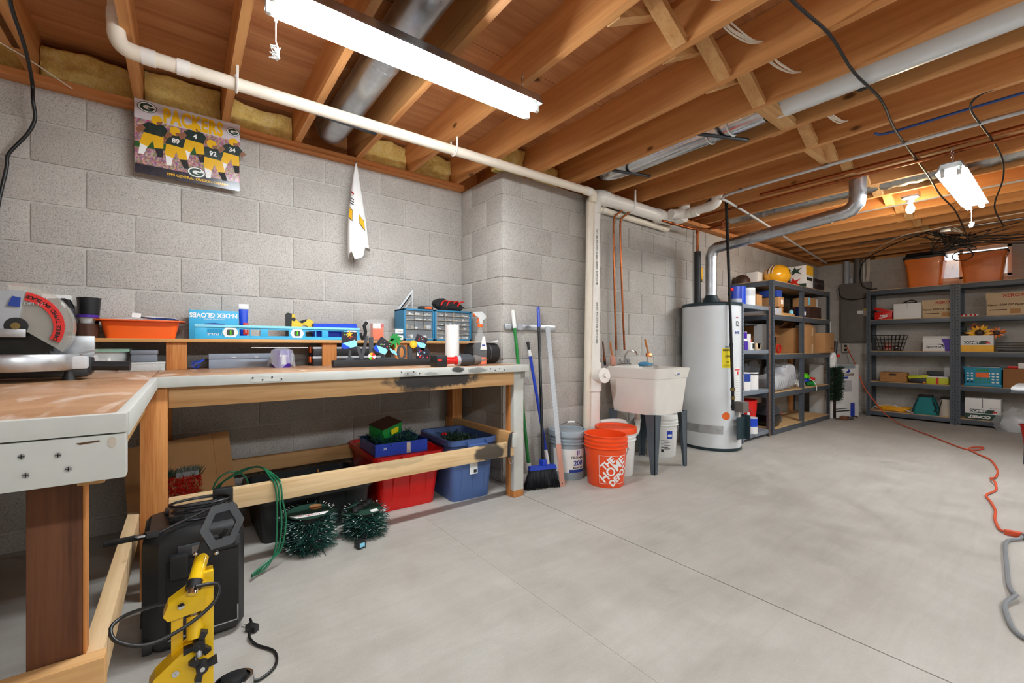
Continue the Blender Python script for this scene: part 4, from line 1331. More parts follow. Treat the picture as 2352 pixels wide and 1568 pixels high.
t = thing('black_clamp', 'black spring clamp standing beside the clear box', 'tool', rs(1.015, 2.78))
MB().tube([(0, 0, 0), (.01, 0, .06), (.0, 0, .10), (.02, 0, .125)], .012, 8).build('jaw', 'black_matte', t)
MB().tube([(0, .02, 0), (-.02, .02, .05)], .01, 8).build('jaw', 'black_matte', t)
for k in range(2):
    t = thing('label_box', ('lower' if k == 0 else 'upper') + ' of two small clear boxes beside the blue cabinet', 'box', (1.262, 2.765, RZ + .0445 * k))
    MB().box(-.042, .042, -.03, .03, 0, .043, .003).build('case', 'clear_plastic', t)
    MB().box(-.038, .03, -.0312, -.0295, .006, .036).build('paper_label', 'white_paper', t)
    text('8102', .014, 'print_black', t, (-.006, -.0318, .021), FACE_NY)

# two drawer cabinets
def drawer_cabinet(x0, x1, z1, layout, label):
    t = thing('drawer_cabinet', label, 'cabinet', ((x0 + x1) / 2, 2.80, RZ))
    w, h = x1 - x0, z1
    for a in ((-w/2, -w/2 + .014, 0, h), (w/2 - .014, w/2, 0, h), (-w/2, w/2, 0, .014), (-w/2, w/2, h - .012, h)):
        MB().box(a[0], a[1], -.08, .08, a[2], a[3], .001).build('case_wall', 'cabinet_blue', t)
    MB().box(-w/2, w/2, .074, .08, 0, h).build('case_back', 'cabinet_blue', t)
    iw, ih = w - .028, h - .026
    z = h - .012
    rr = random.Random(x0)
    for (frac, cols) in layout:
        hh = ih * frac
        z -= hh
        for c in range(cols):
            ww = iw / cols
            xa = -w/2 + .014 + ww * c
            d = MB().box(xa + .002, xa + ww - .002, -.074, -.071, z + .002, z + hh - .002).build('drawer', 'clear_plastic', t)
            MB().box(xa + .001, xa + ww - .001, -.079, -.074, z + .001, z + .004).box(xa + .001, xa + .003, -.079, -.074, z, z + hh).build('drawer_frame', 'canvas', d)
            MB().box(xa + .004, xa + ww - .004, -.068, .06, z + .002, z + .005).build('drawer_floor', 'dark_grey', d)
            for q in range(3):
                xx = xa + ww * (.25 + .25 * q)
                hz = hh * rr.uniform(.2, .55)
                mm = rr.choice(['galvanised', 'white_plastic', 'pale_grey', 'brass', 'dark_grey'])
                MB().prism(circ(min(.012, ww * .14), 6, xx, z + .005 + hz * .5, hz * .5), -.066, -.03, 'Y').build('hardware', mm, d)
    return t
drawer_cabinet(1.284, 1.531, .229, [(.17, 3), (.17, 3), (.33, 3), (.33, 1)], 'left blue drawer cabinet with three columns of drawers and an open bin')
drawer_cabinet(1.535, 1.862, .231, [(1/6, 4)] * 6, 'right blue drawer cabinet with four columns of clear drawers')
t = thing('speed_square', 'metal speed square leaning on top of the left drawer cabinet', 'ruler', (1.36, 2.84, RZ + .229))
MB().prism([(-.075, 0), (.045, .155), (.052, .155), (.052, 0), (.044, 0), (.044, .13), (-.058, 0)], -.002, .002, 'Y').build('blade', 'aluminium', t)
MB().prism([(-.03, .0), (.033, .075), (.033, .062), (-.018, .0)], -.002, .002, 'Y').build('inner_rib', 'aluminium', t)
MB().prism([(-.048, .012), (.036, .118), (.036, .105), (-.038, .012)], -.003, .003, 'Y').build('slot', 'black_matte', t)
t = thing('battery_pack', 'flat black battery pack on the left drawer cabinet', 'box', (1.476, 2.76, RZ + .229))
MB().box(-.05, .05, -.03, .03, 0, .026, .004).build('pack', 'black_plastic', t)
MB().box(-.02, .04, -.031, -.0295, .006, .02).build('sticker', 'orange_plastic', t)
def lump(name, mats, label, cat, loc, sx, sy, sz, seed, amp=.25, n=20, group=None, flat=True, fq=2.2):
    """soft crumpled body resting on its base"""
    mb = MB()
    rings = []
    for i in range(11):
        ph = PI * i / 10
        ring = []
        for j in range(n):
            a = 2 * PI * j / n
            d = Vector((math.sin(ph) * math.cos(a), math.sin(ph) * math.sin(a), -math.cos(ph)))
            k = 1 + amp * noise.noise(d * fq + Vector((seed, seed * 2, 3))) + amp * .5 * noise.noise(d * fq * 2.6 + Vector((seed * 5, 1, 3)))
            p = Vector((d.x * sx * k, d.y * sy * k, d.z * sz * k))
            if i in (0, 10):
                p = Vector((0, 0, d.z * sz))
            z = p.z + sz
            if flat:
                z = max(0, z - sz * .35)
            ring.append((p.x, p.y, z))
        rings.append(ring)
    mb.loft(rings, True, False, False)
    return mb
t = thing('work_gloves', 'crumpled black and red work gloves on the right drawer cabinet', 'gloves', (1.69, 2.78, RZ + .231))
lump('g', None, '', '', None, .12, .06, .05, 3).build('glove', 'black_cloth', t)
o = lump('g', None, '', '', None, .07, .05, .045, 5).build('glove', 'black_cloth', t)
o.location = (-.07, .0, .02)
for k in range(4):
    MB().tube(spline([(-.1 + .05 * k, -.05, .035), (-.07 + .05 * k, -.045, .07), (-.03 + .05 * k, -.03, .075)], 4), .006, 6).build('red_finger', 'red_plastic', t)

# ------------------------------------------------------------------ things on the worktop
t = thing('storage_bin', 'clear bin with mint lid under the raised shelf', 'bin', (-.342, 2.83, BZ))
MB().loft([[(x, y, z) for x, y in rrect(.21 * k, .15 * k, .02)] for z, k in ((0, .9), (.095, 1))], True, True, True).build('bin_body', 'milky_plastic', t)
MB().box(-.118, .118, -.085, .085, .095, .112, .006).build('lid', 'mint', t)
for k, x in enumerate((-.06, .0, .05)):
    o = MB().box(-.03, .03, -.012, .012, -.02, .02, .006).build('white_fitting', 'white_plastic', t)
    o.location = (x, -.05, .03 + .012 * k)
    o.rotation_euler = (0, R(25 * k - 20), R(20 * k))
t = thing('parts_organiser', 'flat frosted compartment case under the small grey case', 'case', (-.17, 2.72, BZ))
MB().box(-.092, .092, -.06, .06, 0, .042, .004).build('case_body', 'milky_plastic', t)
MB().box(-.094, .094, -.062, .062, .034, .044, .003).build('case_lid', 'milky_plastic', t)
for k in range(6):
    MB().box(-.075 + .03 * k, -.073 + .03 * k, -.0615, -.0595, .004, .033).build('divider', 'pale_grey', t)
t = thing('small_case', 'small dark grey plastic case on the frosted organiser', 'case', (-.163, 2.72, BZ + .0445))
MB().box(-.052, .052, -.04, .04, 0, .038, .006).build('case_body', 'grey_plastic', t)
MB().box(-.056, .056, -.043, .043, .036, .060, .008).build('case_lid', 'grey_plastic', t)
t = thing('rubber_roll', 'small rolled blue rubber mat beside the support block', 'roll', (.055, 2.76, BZ))
mb = MB()
pts = []
for k in range(40):
    a = k * .42
    rr = .006 + .017 * k / 39
    pts.append((rr * math.cos(a), .023 + rr * math.sin(a) * .95))
pts2 = [(x * 1.0 + .0018 * math.cos(i * .42), z + .0018 * math.sin(i * .42)) for i, (x, z) in enumerate(pts)]
mb.loft([[(x, y, z) for x, z in pts + pts2[::-1]] for y in (-.04, .04)], True, True, True)
mb.build('roll', 'deep_blue', t)
MB().prism([(.0, .038), (.036, .052), (.04, .048), (.02, .034)], -.04, .04, 'Y').build('loose_end', 'deep_blue', t)
t = thing('long_case', 'long slate grey tool case lying under the raised shelf', 'case', (.335, 2.80, BZ))
MB().box(-.22, .22, -.05, .05, 0, .05, .003).build('case_body', 'grey_box', t)
MB().box(-.221, .221, -.051, .051, .051, .082, .003).build('case_lid', 'grey_box', t)
for x in (-.10, .02, .16):
    MB().box(x - .012, x + .012, -.055, -.05, .058, .063, .001).build('latch', 'galvanised', t)
t = thing('purple_tub', 'purple plastic tub with a clear bag pulled over its top', 'tub', (.473, 2.66, BZ))
MB().lathe([(.001, 0), (.048, 0), (.05, .004), (.053, .085), (.054, .10), (.001, .10)], 28).build('tub_body', 'purple', t)
MB().prism([(-.012, .02), (.014, .02), (.009, .075), (-.007, .075)], -.0545, -.050, 'Y').build('pale_stripe', 'quilt', t)
MB().box(-.025, .025, -.0558, -.0545, .066, .070).build('label_print', 'print_white', t)
mb = MB()
rings = []
for k, (z, rr) in enumerate(((.113, .004), (.112, .035), (.10, .058), (.07, .064), (.035, .068), (.01, .072))):
    rings.append([(rr * math.cos(2*PI*j/30) * (1 + (.10 * math.sin(5*2*PI*j/30 + k) + .06 * math.sin(9*2*PI*j/30)) * (k > 1)), rr * math.sin(2*PI*j/30) * (1 + .09 * math.cos(7*2*PI*j/30) * (k > 1)), z + (.016 * math.sin(4*2*PI*j/30) if k > 3 else 0)) for j in range(30)])
mb.loft(rings, True, True, False)
mb.build('clear_bag', 'film_plastic', t)
solo(MB().box(-.152, .152, -.012, .012, 0, .0035), 'wooden_stick', 'white_paper', 'thin pale paint stick balanced on the purple tub', 'stick', (.466, 2.66, BZ + .1145))
for k in range(2):
    t = thing('tool_organiser', ('lower' if k == 0 else 'upper') + ' black organiser case with grey lid and orange latch', 'case', (.905, 2.80, BZ + .0615 * k))
    MB().box(-.235, .235, -.07, .07, 0, .044, .004).build('case_body', 'black_plastic', t)
    MB().box(-.238, .238, -.073, .073, .045, .060, .004).build('case_lid', 'light_grey', t)
    MB().box(-.245, -.235, -.02, .02, .02, .058, .003).build('latch', 'orange_plastic', t)
    for x in (-.13, .0, .13):
        MB().box(x - .004, x + .004, -.0725, -.0695, .004, .044).build('front_rib', 'black_gloss', t)

# decorative holiday sign with photo prints
t = thing('holiday_sign', 'black cut-out letter stand decorated with beach ornaments and photo prints', 'decoration', (1.04, 2.46, BZ))
MB().box(-.33, .33, -.025, .025, 0, .042, .002).build('base_bar', 'black_plastic', t)
def sg(poly, nm, mat, y0=-.004, y1=.004):
    return MB().prism(poly, y0, y1, 'Y').build(nm, mat, t)
sg([(-.255, .042), (-.205, .042), (-.205, .052), (-.222, .06), (-.222, .12), (-.238, .12), (-.238, .06), (-.255, .052)], 'letter', 'dark_grey')
sg([(-.195, .125), (-.172, .125), (-.16, .075), (-.132, .185), (-.115, .185), (-.148, .045), (-.168, .045)], 'letter', 'dark_grey')
sg([(-.112, .175), (-.085, .18), (-.085, .06), (-.07, .052), (-.07, .042), (-.128, .042), (-.128, .052), (-.112, .06)], 'letter', 'dark_grey')
sg([(-.06, .042), (.07, .042), (.07, .05), (.05, .055), (.045, .09), (.03, .09), (.03, .055), (-.01, .055), (-.02, .075), (-.035, .055), (-.06, .052)], 'letter', 'dark_grey')
ring_o = circ(.033, 24, .105, .085, .046)
ring_i = circ(.017, 24, .105, .085, .034)
mb = MB()
mb.loft([[(x, -.004, z) for x, z in ring_o], [(x, -.004, z) for x, z in ring_i], [(x, .004, z) for x, z in ring_i], [(x, .004, z) for x, z in ring_o], [(x, -.004, z) for x, z in ring_o]], True, False, False, False)
mb.build('letter', 'dark_grey', t)
sg([(.15, .042), (.178, .042), (.178, .10), (.186, .112), (.2, .112), (.208, .10), (.208, .042), (.236, .042), (.236, .115), (.215, .128), (.19, .125), (.178, .118), (.178, .126), (.15, .126)], 'letter', 'dark_grey')
def photo(x, z, w, h, rot, seed):
    o = MB().box(-w/2, w/2, -.0015, .0015, -h/2, h/2).build('photo_print', 'poster_dark', t)
    o.location = (x, -.008, z)
    o.rotation_euler = (0, R(rot), 0)
    MB().prism([(-w*.5, -h*.15), (-w*.1, -h*.05), (w*.3, h*.05), (w*.5, h*.0), (w*.5, -h*.3), (-w*.1, -h*.42), (-w*.5, -h*.32)], -.0022, -.001, 'Y').build('printed_ship', 'sky_blue', o)
    MB().prism([(-w*.5, -h*.1), (-w*.25, -h*.22), (w*.1, -h*.4), (-w*.3, -h*.45), (-w*.5, -h*.4)], -.0026, -.001, 'Y').build('printed_hull', 'deep_blue', o)
    rr = random.Random(seed)
    for k in range(9):
        xx, zz = rr.uniform(-.42, .42) * w, rr.uniform(0.05, .42) * h
        MB().prism(circ(rr.uniform(.002, .004), 8, xx, zz), -.0024, -.001, 'Y').build('printed_spark', rr.choice(['print_white', 'pale_grey', 'lime', 'red']), o)
photo(-.235, .155, .092, .105, 0, 1)
photo(-.03, .12, .085, .10, 35, 2)
photo(.235, .15, .085, .085, 22, 3)
o = MB().box(-.045, .045, -.0015, .0015, -.035, .035).build('photo_print', 'poster_dark', t)
o.location = (.253, -.008, .075)
rr = random.Random(5)
for k in range(14):
    xx, zz = rr.uniform(-.04, .04), rr.uniform(-.03, .02)
    MB().prism(circ(rr.uniform(.003, .007), 8, xx, zz), -.0026, -.001, 'Y').build('printed_spark', rr.choice(['print_white', 'red', 'quilt', 'purple', 'sky_blue']), o)
star = lambda r0, r1, n, cx, cz: [((r1 if k % 2 else r0) * math.sin(PI * k / n) + cx, (r1 if k % 2 else r0) * math.cos(PI * k / n) + cz) for k in range(2 * n)]
sg(star(.022, .009, 5, -.235, .195), 'star_ornament', 'gold', -.013, -.010)
sg(star(.03, .021, 14, .183, .137), 'sun_ornament', 'gold', -.013, -.010)
sg(circ(.014, 16, .183, .137), 'sun_face', 'tool_yellow', -.0145, -.012)
for k, m_ in enumerate(('red', 'gold', 'white_plastic', 'lime', 'red', 'white_plastic')):
    a0, a1 = 60 * k + 20, 60 * k + 80
    sg([(-.098, .062)] + [(-.098 + .023 * math.cos(R(a0 + (a1 - a0) * q / 6)), .062 + .023 * math.sin(R(a0 + (a1 - a0) * q / 6))) for q in range(7)], 'ball_panel', m_, -.016, -.011)
sg([(.052, .09), (.066, .09), (.068, .13), (.06, .165), (.05, .165), (.056, .13)], 'palm_trunk', 'bridging_wood', -.014, -.010)
for a in (-165, -130, -90, -45, -10, 25, 70, 110, 150, 185):
    d = Vector((math.cos(R(a)), math.sin(R(a))))
    n_ = Vector((-d.y, d.x))
    c0 = Vector((.055, .17))
    l = .05
    pts = [c0, c0 + d * l * .5 + n_ * .010, c0 + d * l + Vector((0, -.012)), c0 + d * l * .5 - n_ * .008]
    sg([tuple(p) for p in pts], 'palm_leaf', 'green' if a % 20 else 'lime', -.016 - (a % 7) * .0003, -.012)
for k in range(2):
    o = MB().prism([(x, z) for x, z in circ(.008, 14, 0, 0, .020)], -.017, -.013, 'Y').build('flip_flop', 'sky_blue', t)
    o.location = (.03 + .022 * k, 0, .095 - .012 * k)
    o.rotation_euler = (0, R(-40), 0)

t = thing('paper_towel', 'standing white roll of paper towel on the bench', 'paper roll', (1.50, 2.42, BZ))
MB().lathe([(.018, 0), (.047, 0), (.047, .268), (.018, .268), (.018, 0)], 32).build('roll', 'paper_towel', t)
MB().lathe([(.0185, .001), (.0185, .2675), (.016, .2675), (.016, .001)], 20).build('tube_core', 'cardboard', t)
MB().add([(-.047, -.01, 0), (-.047, -.01, .26), (-.052, -.05, .26), (-.055, -.055, 0)], [(0, 1, 2, 3)], False)
t = thing('spray_bottle', 'clear spray bottle with orange trigger head', 'bottle', (1.66, 2.32, BZ))
MB().lathe([(.001, 0), (.045, 0), (.047, .01), (.047, .12), (.03, .20), (.014, .235), (.014, .26), (.001, .26)], 20).build('bottle_body', 'clear_plastic', t)
MB().lathe([(.001, .003), (.043, .003), (.043, .05), (.001, .05)], 20).build('liquid', 'orange_plastic', t)
MB().prism([(-.03, .10), (.02, .10), (.008, .19), (-.01, .19)], -.0485, -.044, 'Y').build('label', 'white_paper', t)
MB().box(-.018, .008, -.0492, -.0484, .125, .135).build('label_print', 'print_blue', t)
MB().lathe([(.001, .255), (.018, .255), (.018, .275), (.001, .275)], 16).build('collar', 'orange_plastic', t)
MB().prism([(-.05, .335), (-.045, .355), (.01, .36), (.045, .33), (.04, .315), (.015, .30), (.012, .275), (-.01, .275), (-.015, .315)], -.012, .012, 'Y').build('trigger_head', 'milky_plastic', t)
MB().prism([(-.035, .33), (-.05, .345), (-.055, .335), (-.042, .322)], -.008, .008, 'Y').build('nozzle', 'orange_plastic', t)
MB().prism([(-.014, .318), (-.03, .285), (-.024, .28), (-.006, .312)], -.006, .006, 'Y').build('trigger', 'orange_plastic', t)
t = thing('reciprocating_saw', 'red and black cordless reciprocating saw lying at the bench front', 'tool', (1.42, 2.20, BZ))
MB().box(-.19, -.115, -.04, .04, .0, .07, .008).build('battery', 'black_plastic', t)
MB().box(-.182, -.155, -.0412, -.0395, .035, .048).build('battery_badge', 'red', t)
MB().lathe([(.001, -.115), (.034, -.115), (.026, -.09), (.024, -.05), (.03, -.03), (.001, -.03)], 16, 'X', (0, 0, .036), sy=.9).build('grip', 'red_plastic', t)
MB().lathe([(.001, -.03), (.031, -.03), (.033, -.01), (.001, -.01)], 16, 'X', (0, 0, .036)).build('grey_band', 'light_grey', t)
MB().lathe([(.001, -.01), (.033, -.01), (.038, .03), (.036, .07), (.026, .095), (.001, .095)], 18, 'X', (0, 0, .038)).build('motor_body', 'dark_grey', t)
MB().lathe([(.001, .095), (.03, .095), (.034, .12), (.026, .15), (.001, .15)], 16, 'X', (0, 0, .035)).build('gear_head', 'panel_grey', t)
MB().box(.14, .19, -.004, .004, .028, .042, .001).build('blade_clamp', 'galvanised', t)
MB().box(.185, .225, -.0008, .0008, .036, .041).build('blade', 'brass', t)
t = thing('tool_bag', 'round black zipped tool case at the right end of the bench', 'bag', (1.735, 2.40, BZ))
MB().lathe([(.001, -.115), (.06, -.115), (.072, -.105), (.075, 0), (.072, .105), (.06, .115), (.001, .115)], 22, 'X', (0, 0, .075)).build('case_body', 'black_cloth', t)
for x in (-.02, .03):
    MB().lathe([(.074, x - .004), (.077, x), (.074, x + .004)], 22, 'X', (0, 0, .075)).build('zip_seam', 'dark_grey', t)
o = MB().add([(-.14, -.05, .150), (.1, -.06, .152), (.1, .05, .158), (-.13, .05, .153), (.14, .0, .175)], [(0, 1, 2, 3), (1, 4, 2)], True).build('paper_sheet', 'white_paper', t)
o.modifiers.new('t', 'SOLIDIFY').thickness = .001

# ------------------------------------------------------------------ under the bench
def tote(name, label, w, d, h, mat, loc, rz, taper=.86, handle=True, lidmat=None):
    t = thing(name, label, 'tote', loc, rz)
    open_tub(w, d, h, taper, mat, t, wall=.006, rim=.018, r=.045, rimh=.03)
    for x in (-.25, .0, .25):
        for s in (-1, 1):
            y0, y1 = s * d / 2 * taper, s * d / 2
            MB().add([(x*w - .004, y0 - s*.001, .02), (x*w + .004, y0 - s*.001, .02), (x*w + .004, y1 - s*.002 + s*.0015, h - .04), (x*w - .004, y1 - s*.002 + s*.0015, h - .04), (x*w, y0 - s*.001 + s*.004, .02), (x*w, y1 + s*.003, h - .04)],
                     [(0, 4, 5, 3), (4, 1, 2, 5)], False).build('side_rib', mat, t)
    if handle:
        for s in (-1, 1):
            mb = MB()
            mb.box(-.075, .075, -d/2 - .045 if s < 0 else d/2 + .012, -d/2 - .012 if s < 0 else d/2 + .045, h - .04, h - .028, .003)
            mb.build('handle', mat, t)
            for x in (-.075, .067):
                MB().box(x, x + .008, -d/2 - .042 if s < 0 else d/2 + .01, -d/2 - .01 if s < 0 else d/2 + .042, h - .04, h - .003).build('handle_bracket', mat, t)
    return t
tote('storage_tote', 'red plastic tote under the bench holding the blue carton', .44, .56, .345, 'red_plastic', (1.165, 2.62, 0), R(-2), .84)
tote('storage_tote', 'blue plastic tote under the right end of the bench', .345, .46, .40, 'blue_plastic', (1.575, 2.475, 0), R(-3), .84)
tote('storage_tote', 'long low black tote of light strings under the bench', .60, .46, .235, 'black_plastic', (.60, 2.565, 0), R(1), .92, False)
o = bpy.data.objects['storage_tote.001']
MB().box(-.03, .03, -.2195, -.2165, .17, .24).build('paper_sticker', 'white_paper', o)
MB().box(.0, .022, -.2205, -.219, .178, .198).build('barcode', 'print_black', o)

def sprigs(parent, name, mat, fn, n, r=.0022, seg=3, seed=1):
    """short curved strands, joined: nobody could count them"""
    rr = random.Random(seed)
    mb = MB()
    for _ in range(n):
        p, d, l = fn(rr)
        d = Vector(d).normalized()
        p = Vector(p)
        b = Vector((rr.uniform(-.3, .3), rr.uniform(-.3, .3), rr.uniform(-.3, .3)))
        mb.tube([p, p + d * l * .5 + b * l * .15, p + d * l + b * l * .35], r, seg, True, r * .5)
    o = mb.build(name, mat, parent)
    o['kind'] = 'stuff'
    return o
def pile(x0, x1, y0, y1, z, h):
    def f(rr):
        return (rr.uniform(x0, x1), rr.uniform(y0, y1), z + rr.random() * h), (rr.uniform(-1, 1), rr.uniform(-1, 1), rr.uniform(-.2, .9)), rr.uniform(.03, .06)
    return f
t = thing('carton_tray', 'blue carton tray full of dark light strings on the red tote', 'tray', (1.105, 2.50, .3475), R(-3))
w, d, h = .34, .30, .075
MB().box(-w/2, w/2, -d/2, d/2, 0, .003).build('tray_floor', 'cardboard', t)
for a in ((-w/2, w/2, -d/2, -d/2 + .003), (-w/2, w/2, d/2 - .003, d/2), (-w/2, -w/2 + .003, -d/2, d/2), (w/2 - .003, w/2, -d/2, d/2)):
    MB().box(*a, 0, h).build('tray_wall', 'pole_blue', t)
text('24', .022, 'print_white', t, (-.11, -d/2 - .0008, .045), FACE_NY)
MB().box(.03, .055, -d/2 - .0012, -d/2, .005, .07).build('printed_figure', 'canvas', t)
sprigs(t, 'light_strings', 'light_string', pile(-.15, .15, -.13, .13, .03, .06), 420, .0028, 4, 3)
t = thing('green_box', 'dark green carton lying tilted on the light strings', 'box', (1.06, 2.52, .475), R(20))
t.rotation_euler = (R(12), R(-10), R(22))
MB().box(-.085, .085, -.06, .06, -.03, .045, .003).build('box_body', 'green', t)
MB().box(-.086, .086, -.061, .061, .043, .047).build('box_top', 'brown_box', t)
MB().box(-.01, .055, -.0612, -.0595, -.015, .022).build('yellow_label', 'sticker_yellow', t)
t = thing('red_plastic_cup', 'red plastic bowl tipped inside the red tote', 'bowl', (1.30, 2.47, .30))
t.rotation_euler = (R(70), 0, R(20))
MB().lathe([(.001, 0), (.03, 0), (.055, .05), (.06, .07), (.055, .07), (.028, .004)], 20).build('bowl', 'red_plastic', t)
t = thing('holly_garland', 'dark holly garland with red berries in the blue tote', 'garland', (1.56, 2.46, .30))
sprigs(t, 'garland_leaves', 'fir_green', pile(-.14, .12, -.18, .18, 0, .07), 420, .005, 3, 8)
for k, (x, y) in enumerate(((-.12, -.02), (-.11, -.035), (-.13, -.03), (-.10, -.01))):
    MB().sphere((x, y, .115), .009, 10, 8).build('berry', 'red_plastic', t)
t = thing('light_strings_pile', 'dark green light strings and a carton inside the long black tote', 'light strings', (.60, 2.56, .03))
sprigs(t, 'strands', 'light_string', pile(-.26, .26, -.18, .18, .02, .16), 380, .003, 4, 12)
MB().box(-.18, -.02, -.10, .06, .0, .17, .002).build('inner_carton', 'cardboard', t)
for k in range(14):
    rr = random.Random(40 + k)
    MB().lathe([(.006, 0), (.006, .02), (.003, .04), (.0005, .045)], 8, 'Z', (rr.uniform(-.2, .26), rr.uniform(-.15, .15), .16 + rr.random() * .03)).build('bulb', rr.choice(['light_string', 'cord_green', 'amber']), t)

def light_reel(label, loc, r, h, seed, plugs):
    t = thing('light_reel', label, 'light strings', loc, 0, 'reels of green string lights under the bench')
    MB().lathe([(.001, .005), (r * .72, .005), (r * .62, h * .5), (r * .7, h - .01), (.001, h - .01)], 28).build('reel_core', 'black_matte', t)
    def f(rr):
        a = rr.uniform(0, 2 * PI)
        z = rr.uniform(.01, h - .02)
        p = (r * .6 * math.cos(a), r * .6 * math.sin(a), z)
        s = rr.choice((-1, 1))
        return p, (math.cos(a) - s * .8 * math.sin(a), math.sin(a) + s * .8 * math.cos(a), rr.uniform(-.6, .7)), r * rr.uniform(.45, .75)
    sprigs(t, 'light_strands', 'light_string', f, 700, .0024, 4, seed)
    def f2(rr):
        a = rr.uniform(0, 2 * PI)
        return (r * 1.0 * math.cos(a), r * 1.0 * math.sin(a), rr.uniform(.02, h)), (math.cos(a), math.sin(a), .2), .012
    sprigs(t, 'lamp_tips', 'white_plastic', f2, 160, .0016, 4, seed + 9)
    MB().lathe([(.001, h - .008), (r * .86, h - .008), (r * .86, h - .004), (.001, h - .004)], 32).build('label_disc', 'green_dark', t)
    if plugs:
        for k in range(4):
            o = MB().box(-.016, .016, -.013, .013, 0, .03, .004).build('plug', 'black_plastic', t)
            o.location = (-.06 + .032 * k, -.03 + .022 * k, h - .004)
            o.rotation_euler = (0, 0, R(-15))
            MB().cyl((0, -.014, .015), (0, -.0125, .015), .007, 10).build('plug_socket', 'dark_grey', o)
        MB().box(.01, .05, -.075, -.045, h - .004, h - .002).build('paper_tag', 'white_paper', t)
    else:
        MB().prism([(x * r, y * r) for x, y in ((-.8, -.2), (.7, -.48), (.45, -.7), (-.6, -.55))], h - .0038, h - .0025, 'Z').build('printed_band', 'white_paper', t)
        text('CONNECTABLE', .014, 'print_red', t, (-.012, -.06, h - .002), (0, 0, R(-10)))
        text('500 LIGHTS', .014, 'print_black', t, (0, -.043, h - .002), (0, 0, R(-10)))
        MB().lathe([(.001, h - .0035), (.03, h - .0035), (.03, h + .003), (.001, h + .003)], 20, 'Z', (.04, .03, 0)).build('hub_cap', 'cardboard_dark', t)
light_reel('taller reel of green string lights with a printed disc', (.515, 2.195, 0), .118, .185, 21, False)
light_reel('smaller reel of green string lights with black plugs on top', (.80, 2.185, 0), .105, .14, 33, True)
t = thing('light_plug', 'single black plug with glossy label lying on the floor', 'plug', (.725, 2.045, 0), R(12))
MB().box(-.022, .022, -.022, .022, 0, .035, .005).build('plug_body', 'black_plastic', t)
MB().box(-.014, .014, -.0228, -.0215, .01, .03).build('plug_label', 'sky_blue', t)
for x in (-.009, .009):
    MB().box(x - .001, x + .001, -.04, -.022, .004, .009).build('prong', 'bright_metal', t)

t = thing('cardboard_sheet', 'flat brown cardboard panel leaning under the bench', 'cardboard', (.02, 2.60, 0))
t.rotation_euler = (R(-17), R(-5), 0)
MB().box(-.23, .235, -.003, .003, .02, .53).build('sheet', 'cardboard', t)
MB().box(.155, .157, -.0036, -.003, .02, .53).build('score_line', 'cardboard_dark', t)
t = thing('tinsel_box', 'red tinsel wrapped carton behind the left bench leg', 'decoration', (.0, 2.42, 0))
MB().box(-.065, .07, -.06, .06, 0, .395, .004).build('carton', 'cardboard_dark', t)
sprigs(t, 'red_tinsel', 'tinsel_red', lambda rr: ((rr.uniform(-.065, .07), -.062, rr.uniform(.22, .405)), (rr.uniform(-1, 1), -.7, rr.uniform(-1, 1)), .014), 900, .0018, 3, 5)
sprigs(t, 'green_tinsel', 'fir_green', lambda rr: ((rr.uniform(-.06, .07), rr.uniform(-.05, .05), .40), (rr.uniform(-1, 1), rr.uniform(-1, 1), 1), .03), 160, .002, 3, 6)
MB().box(-.03, .06, -.05, .05, .393, .42, .003).build('clear_lid', 'film_plastic', t)
t = thing('extension_cord', 'dark green extension cord looped over the lower rail', 'cord', (0, 0, 0))
for k in range(3):
    dx = .012 * k
    MB().tube(spline([(.14 - dx, 2.40, .30), (.16, 2.33, .36), (.24 + dx, 2.30, .41), (.31, 2.25, .42), (.335 + dx, 2.165, .39), (.345 + dx, 2.10, .37), (.35 + dx, 2.085, .30), (.35 + dx * 1.6, 2.08, .20), (.34 + dx, 2.07, .08), (.30, 2.055, .02 + .012 * k), (.24, 2.03 - dx, .012 + .01 * k)], 6), .0042, 8).build('strand', 'cord_green', t)
MB().tube([(.19 + .075 * math.cos(a), 2.35, .31 + .085 * math.sin(a)) for a in [2*PI*k/24 for k in range(25)]], .0042, 8).build('strand', 'cord_green', t)
t = thing('bungee_strap', 'black rubber strap with steel hook over the lower rail', 'strap', (1.735, 2.107, 0))
MB().tube(spline([(.03, .05, .36), (.035, .0, .43), (.01, -.012, .43), (-.005, -.014, .38), (-.006, -.012, .29)], 6), .010, 8).build('strap', 'rubber', t)
MB().tube([(-.006, -.012, .30), (-.006, -.014, .27)] + [(.008 + .014 * math.cos(a), -.014, .262 + .014 * math.sin(a)) for a in [PI + PI * k / 8 for k in range(9)]] + [(.022, -.014, .275)], .0025, 6).build('hook', 'bright_metal', t)

# ------------------------------------------------------------------ foreground: loudspeaker and yellow stand
t = thing('party_speaker', 'black wheeled loudspeaker with coiled cable on top', 'speaker', (.033, 1.82, 0))
out = [(-.10, -.128), (-.145, -.09), (-.148, .10), (-.11, .125), (.11, .125), (.147, .10), (.147, -.10), (.125, -.128)]
MB().loft([[(x * k, y * k, z) for x, y in out] for z, k in ((.012, .94), (.03, 1), (.345, 1), (.375, .97), (.395, .86))], True, True, True).build('cabinet', 'black_plastic', t)
MB().box(-.08, .128, -.134, -.126, .05, .30, .006).build('grille', 'black_matte', t)
MB().box(-.075, .125, -.1365, -.133, .046, .05).box(.122, .126, -.1365, -.133, .046, .10).build('trim_line', 'galvanised', t)
MB().box(-.05, .13, -.134, -.127, .31, .345, .004).build('control_panel', 'dark_grey', t)
MB().box(-.01, .085, -.1352, -.1335, .314, .338).build('name_plate', 'panel_grey', t)
text('ION', .022, 'light_grey', t, (.045, -.1357, .326), FACE_NY, 1.3)
for z in (.318, .334):
    MB().cyl((.112, -.136, z), (.112, -.133, z), .005, 10).build('knob', 'black_gloss', t)
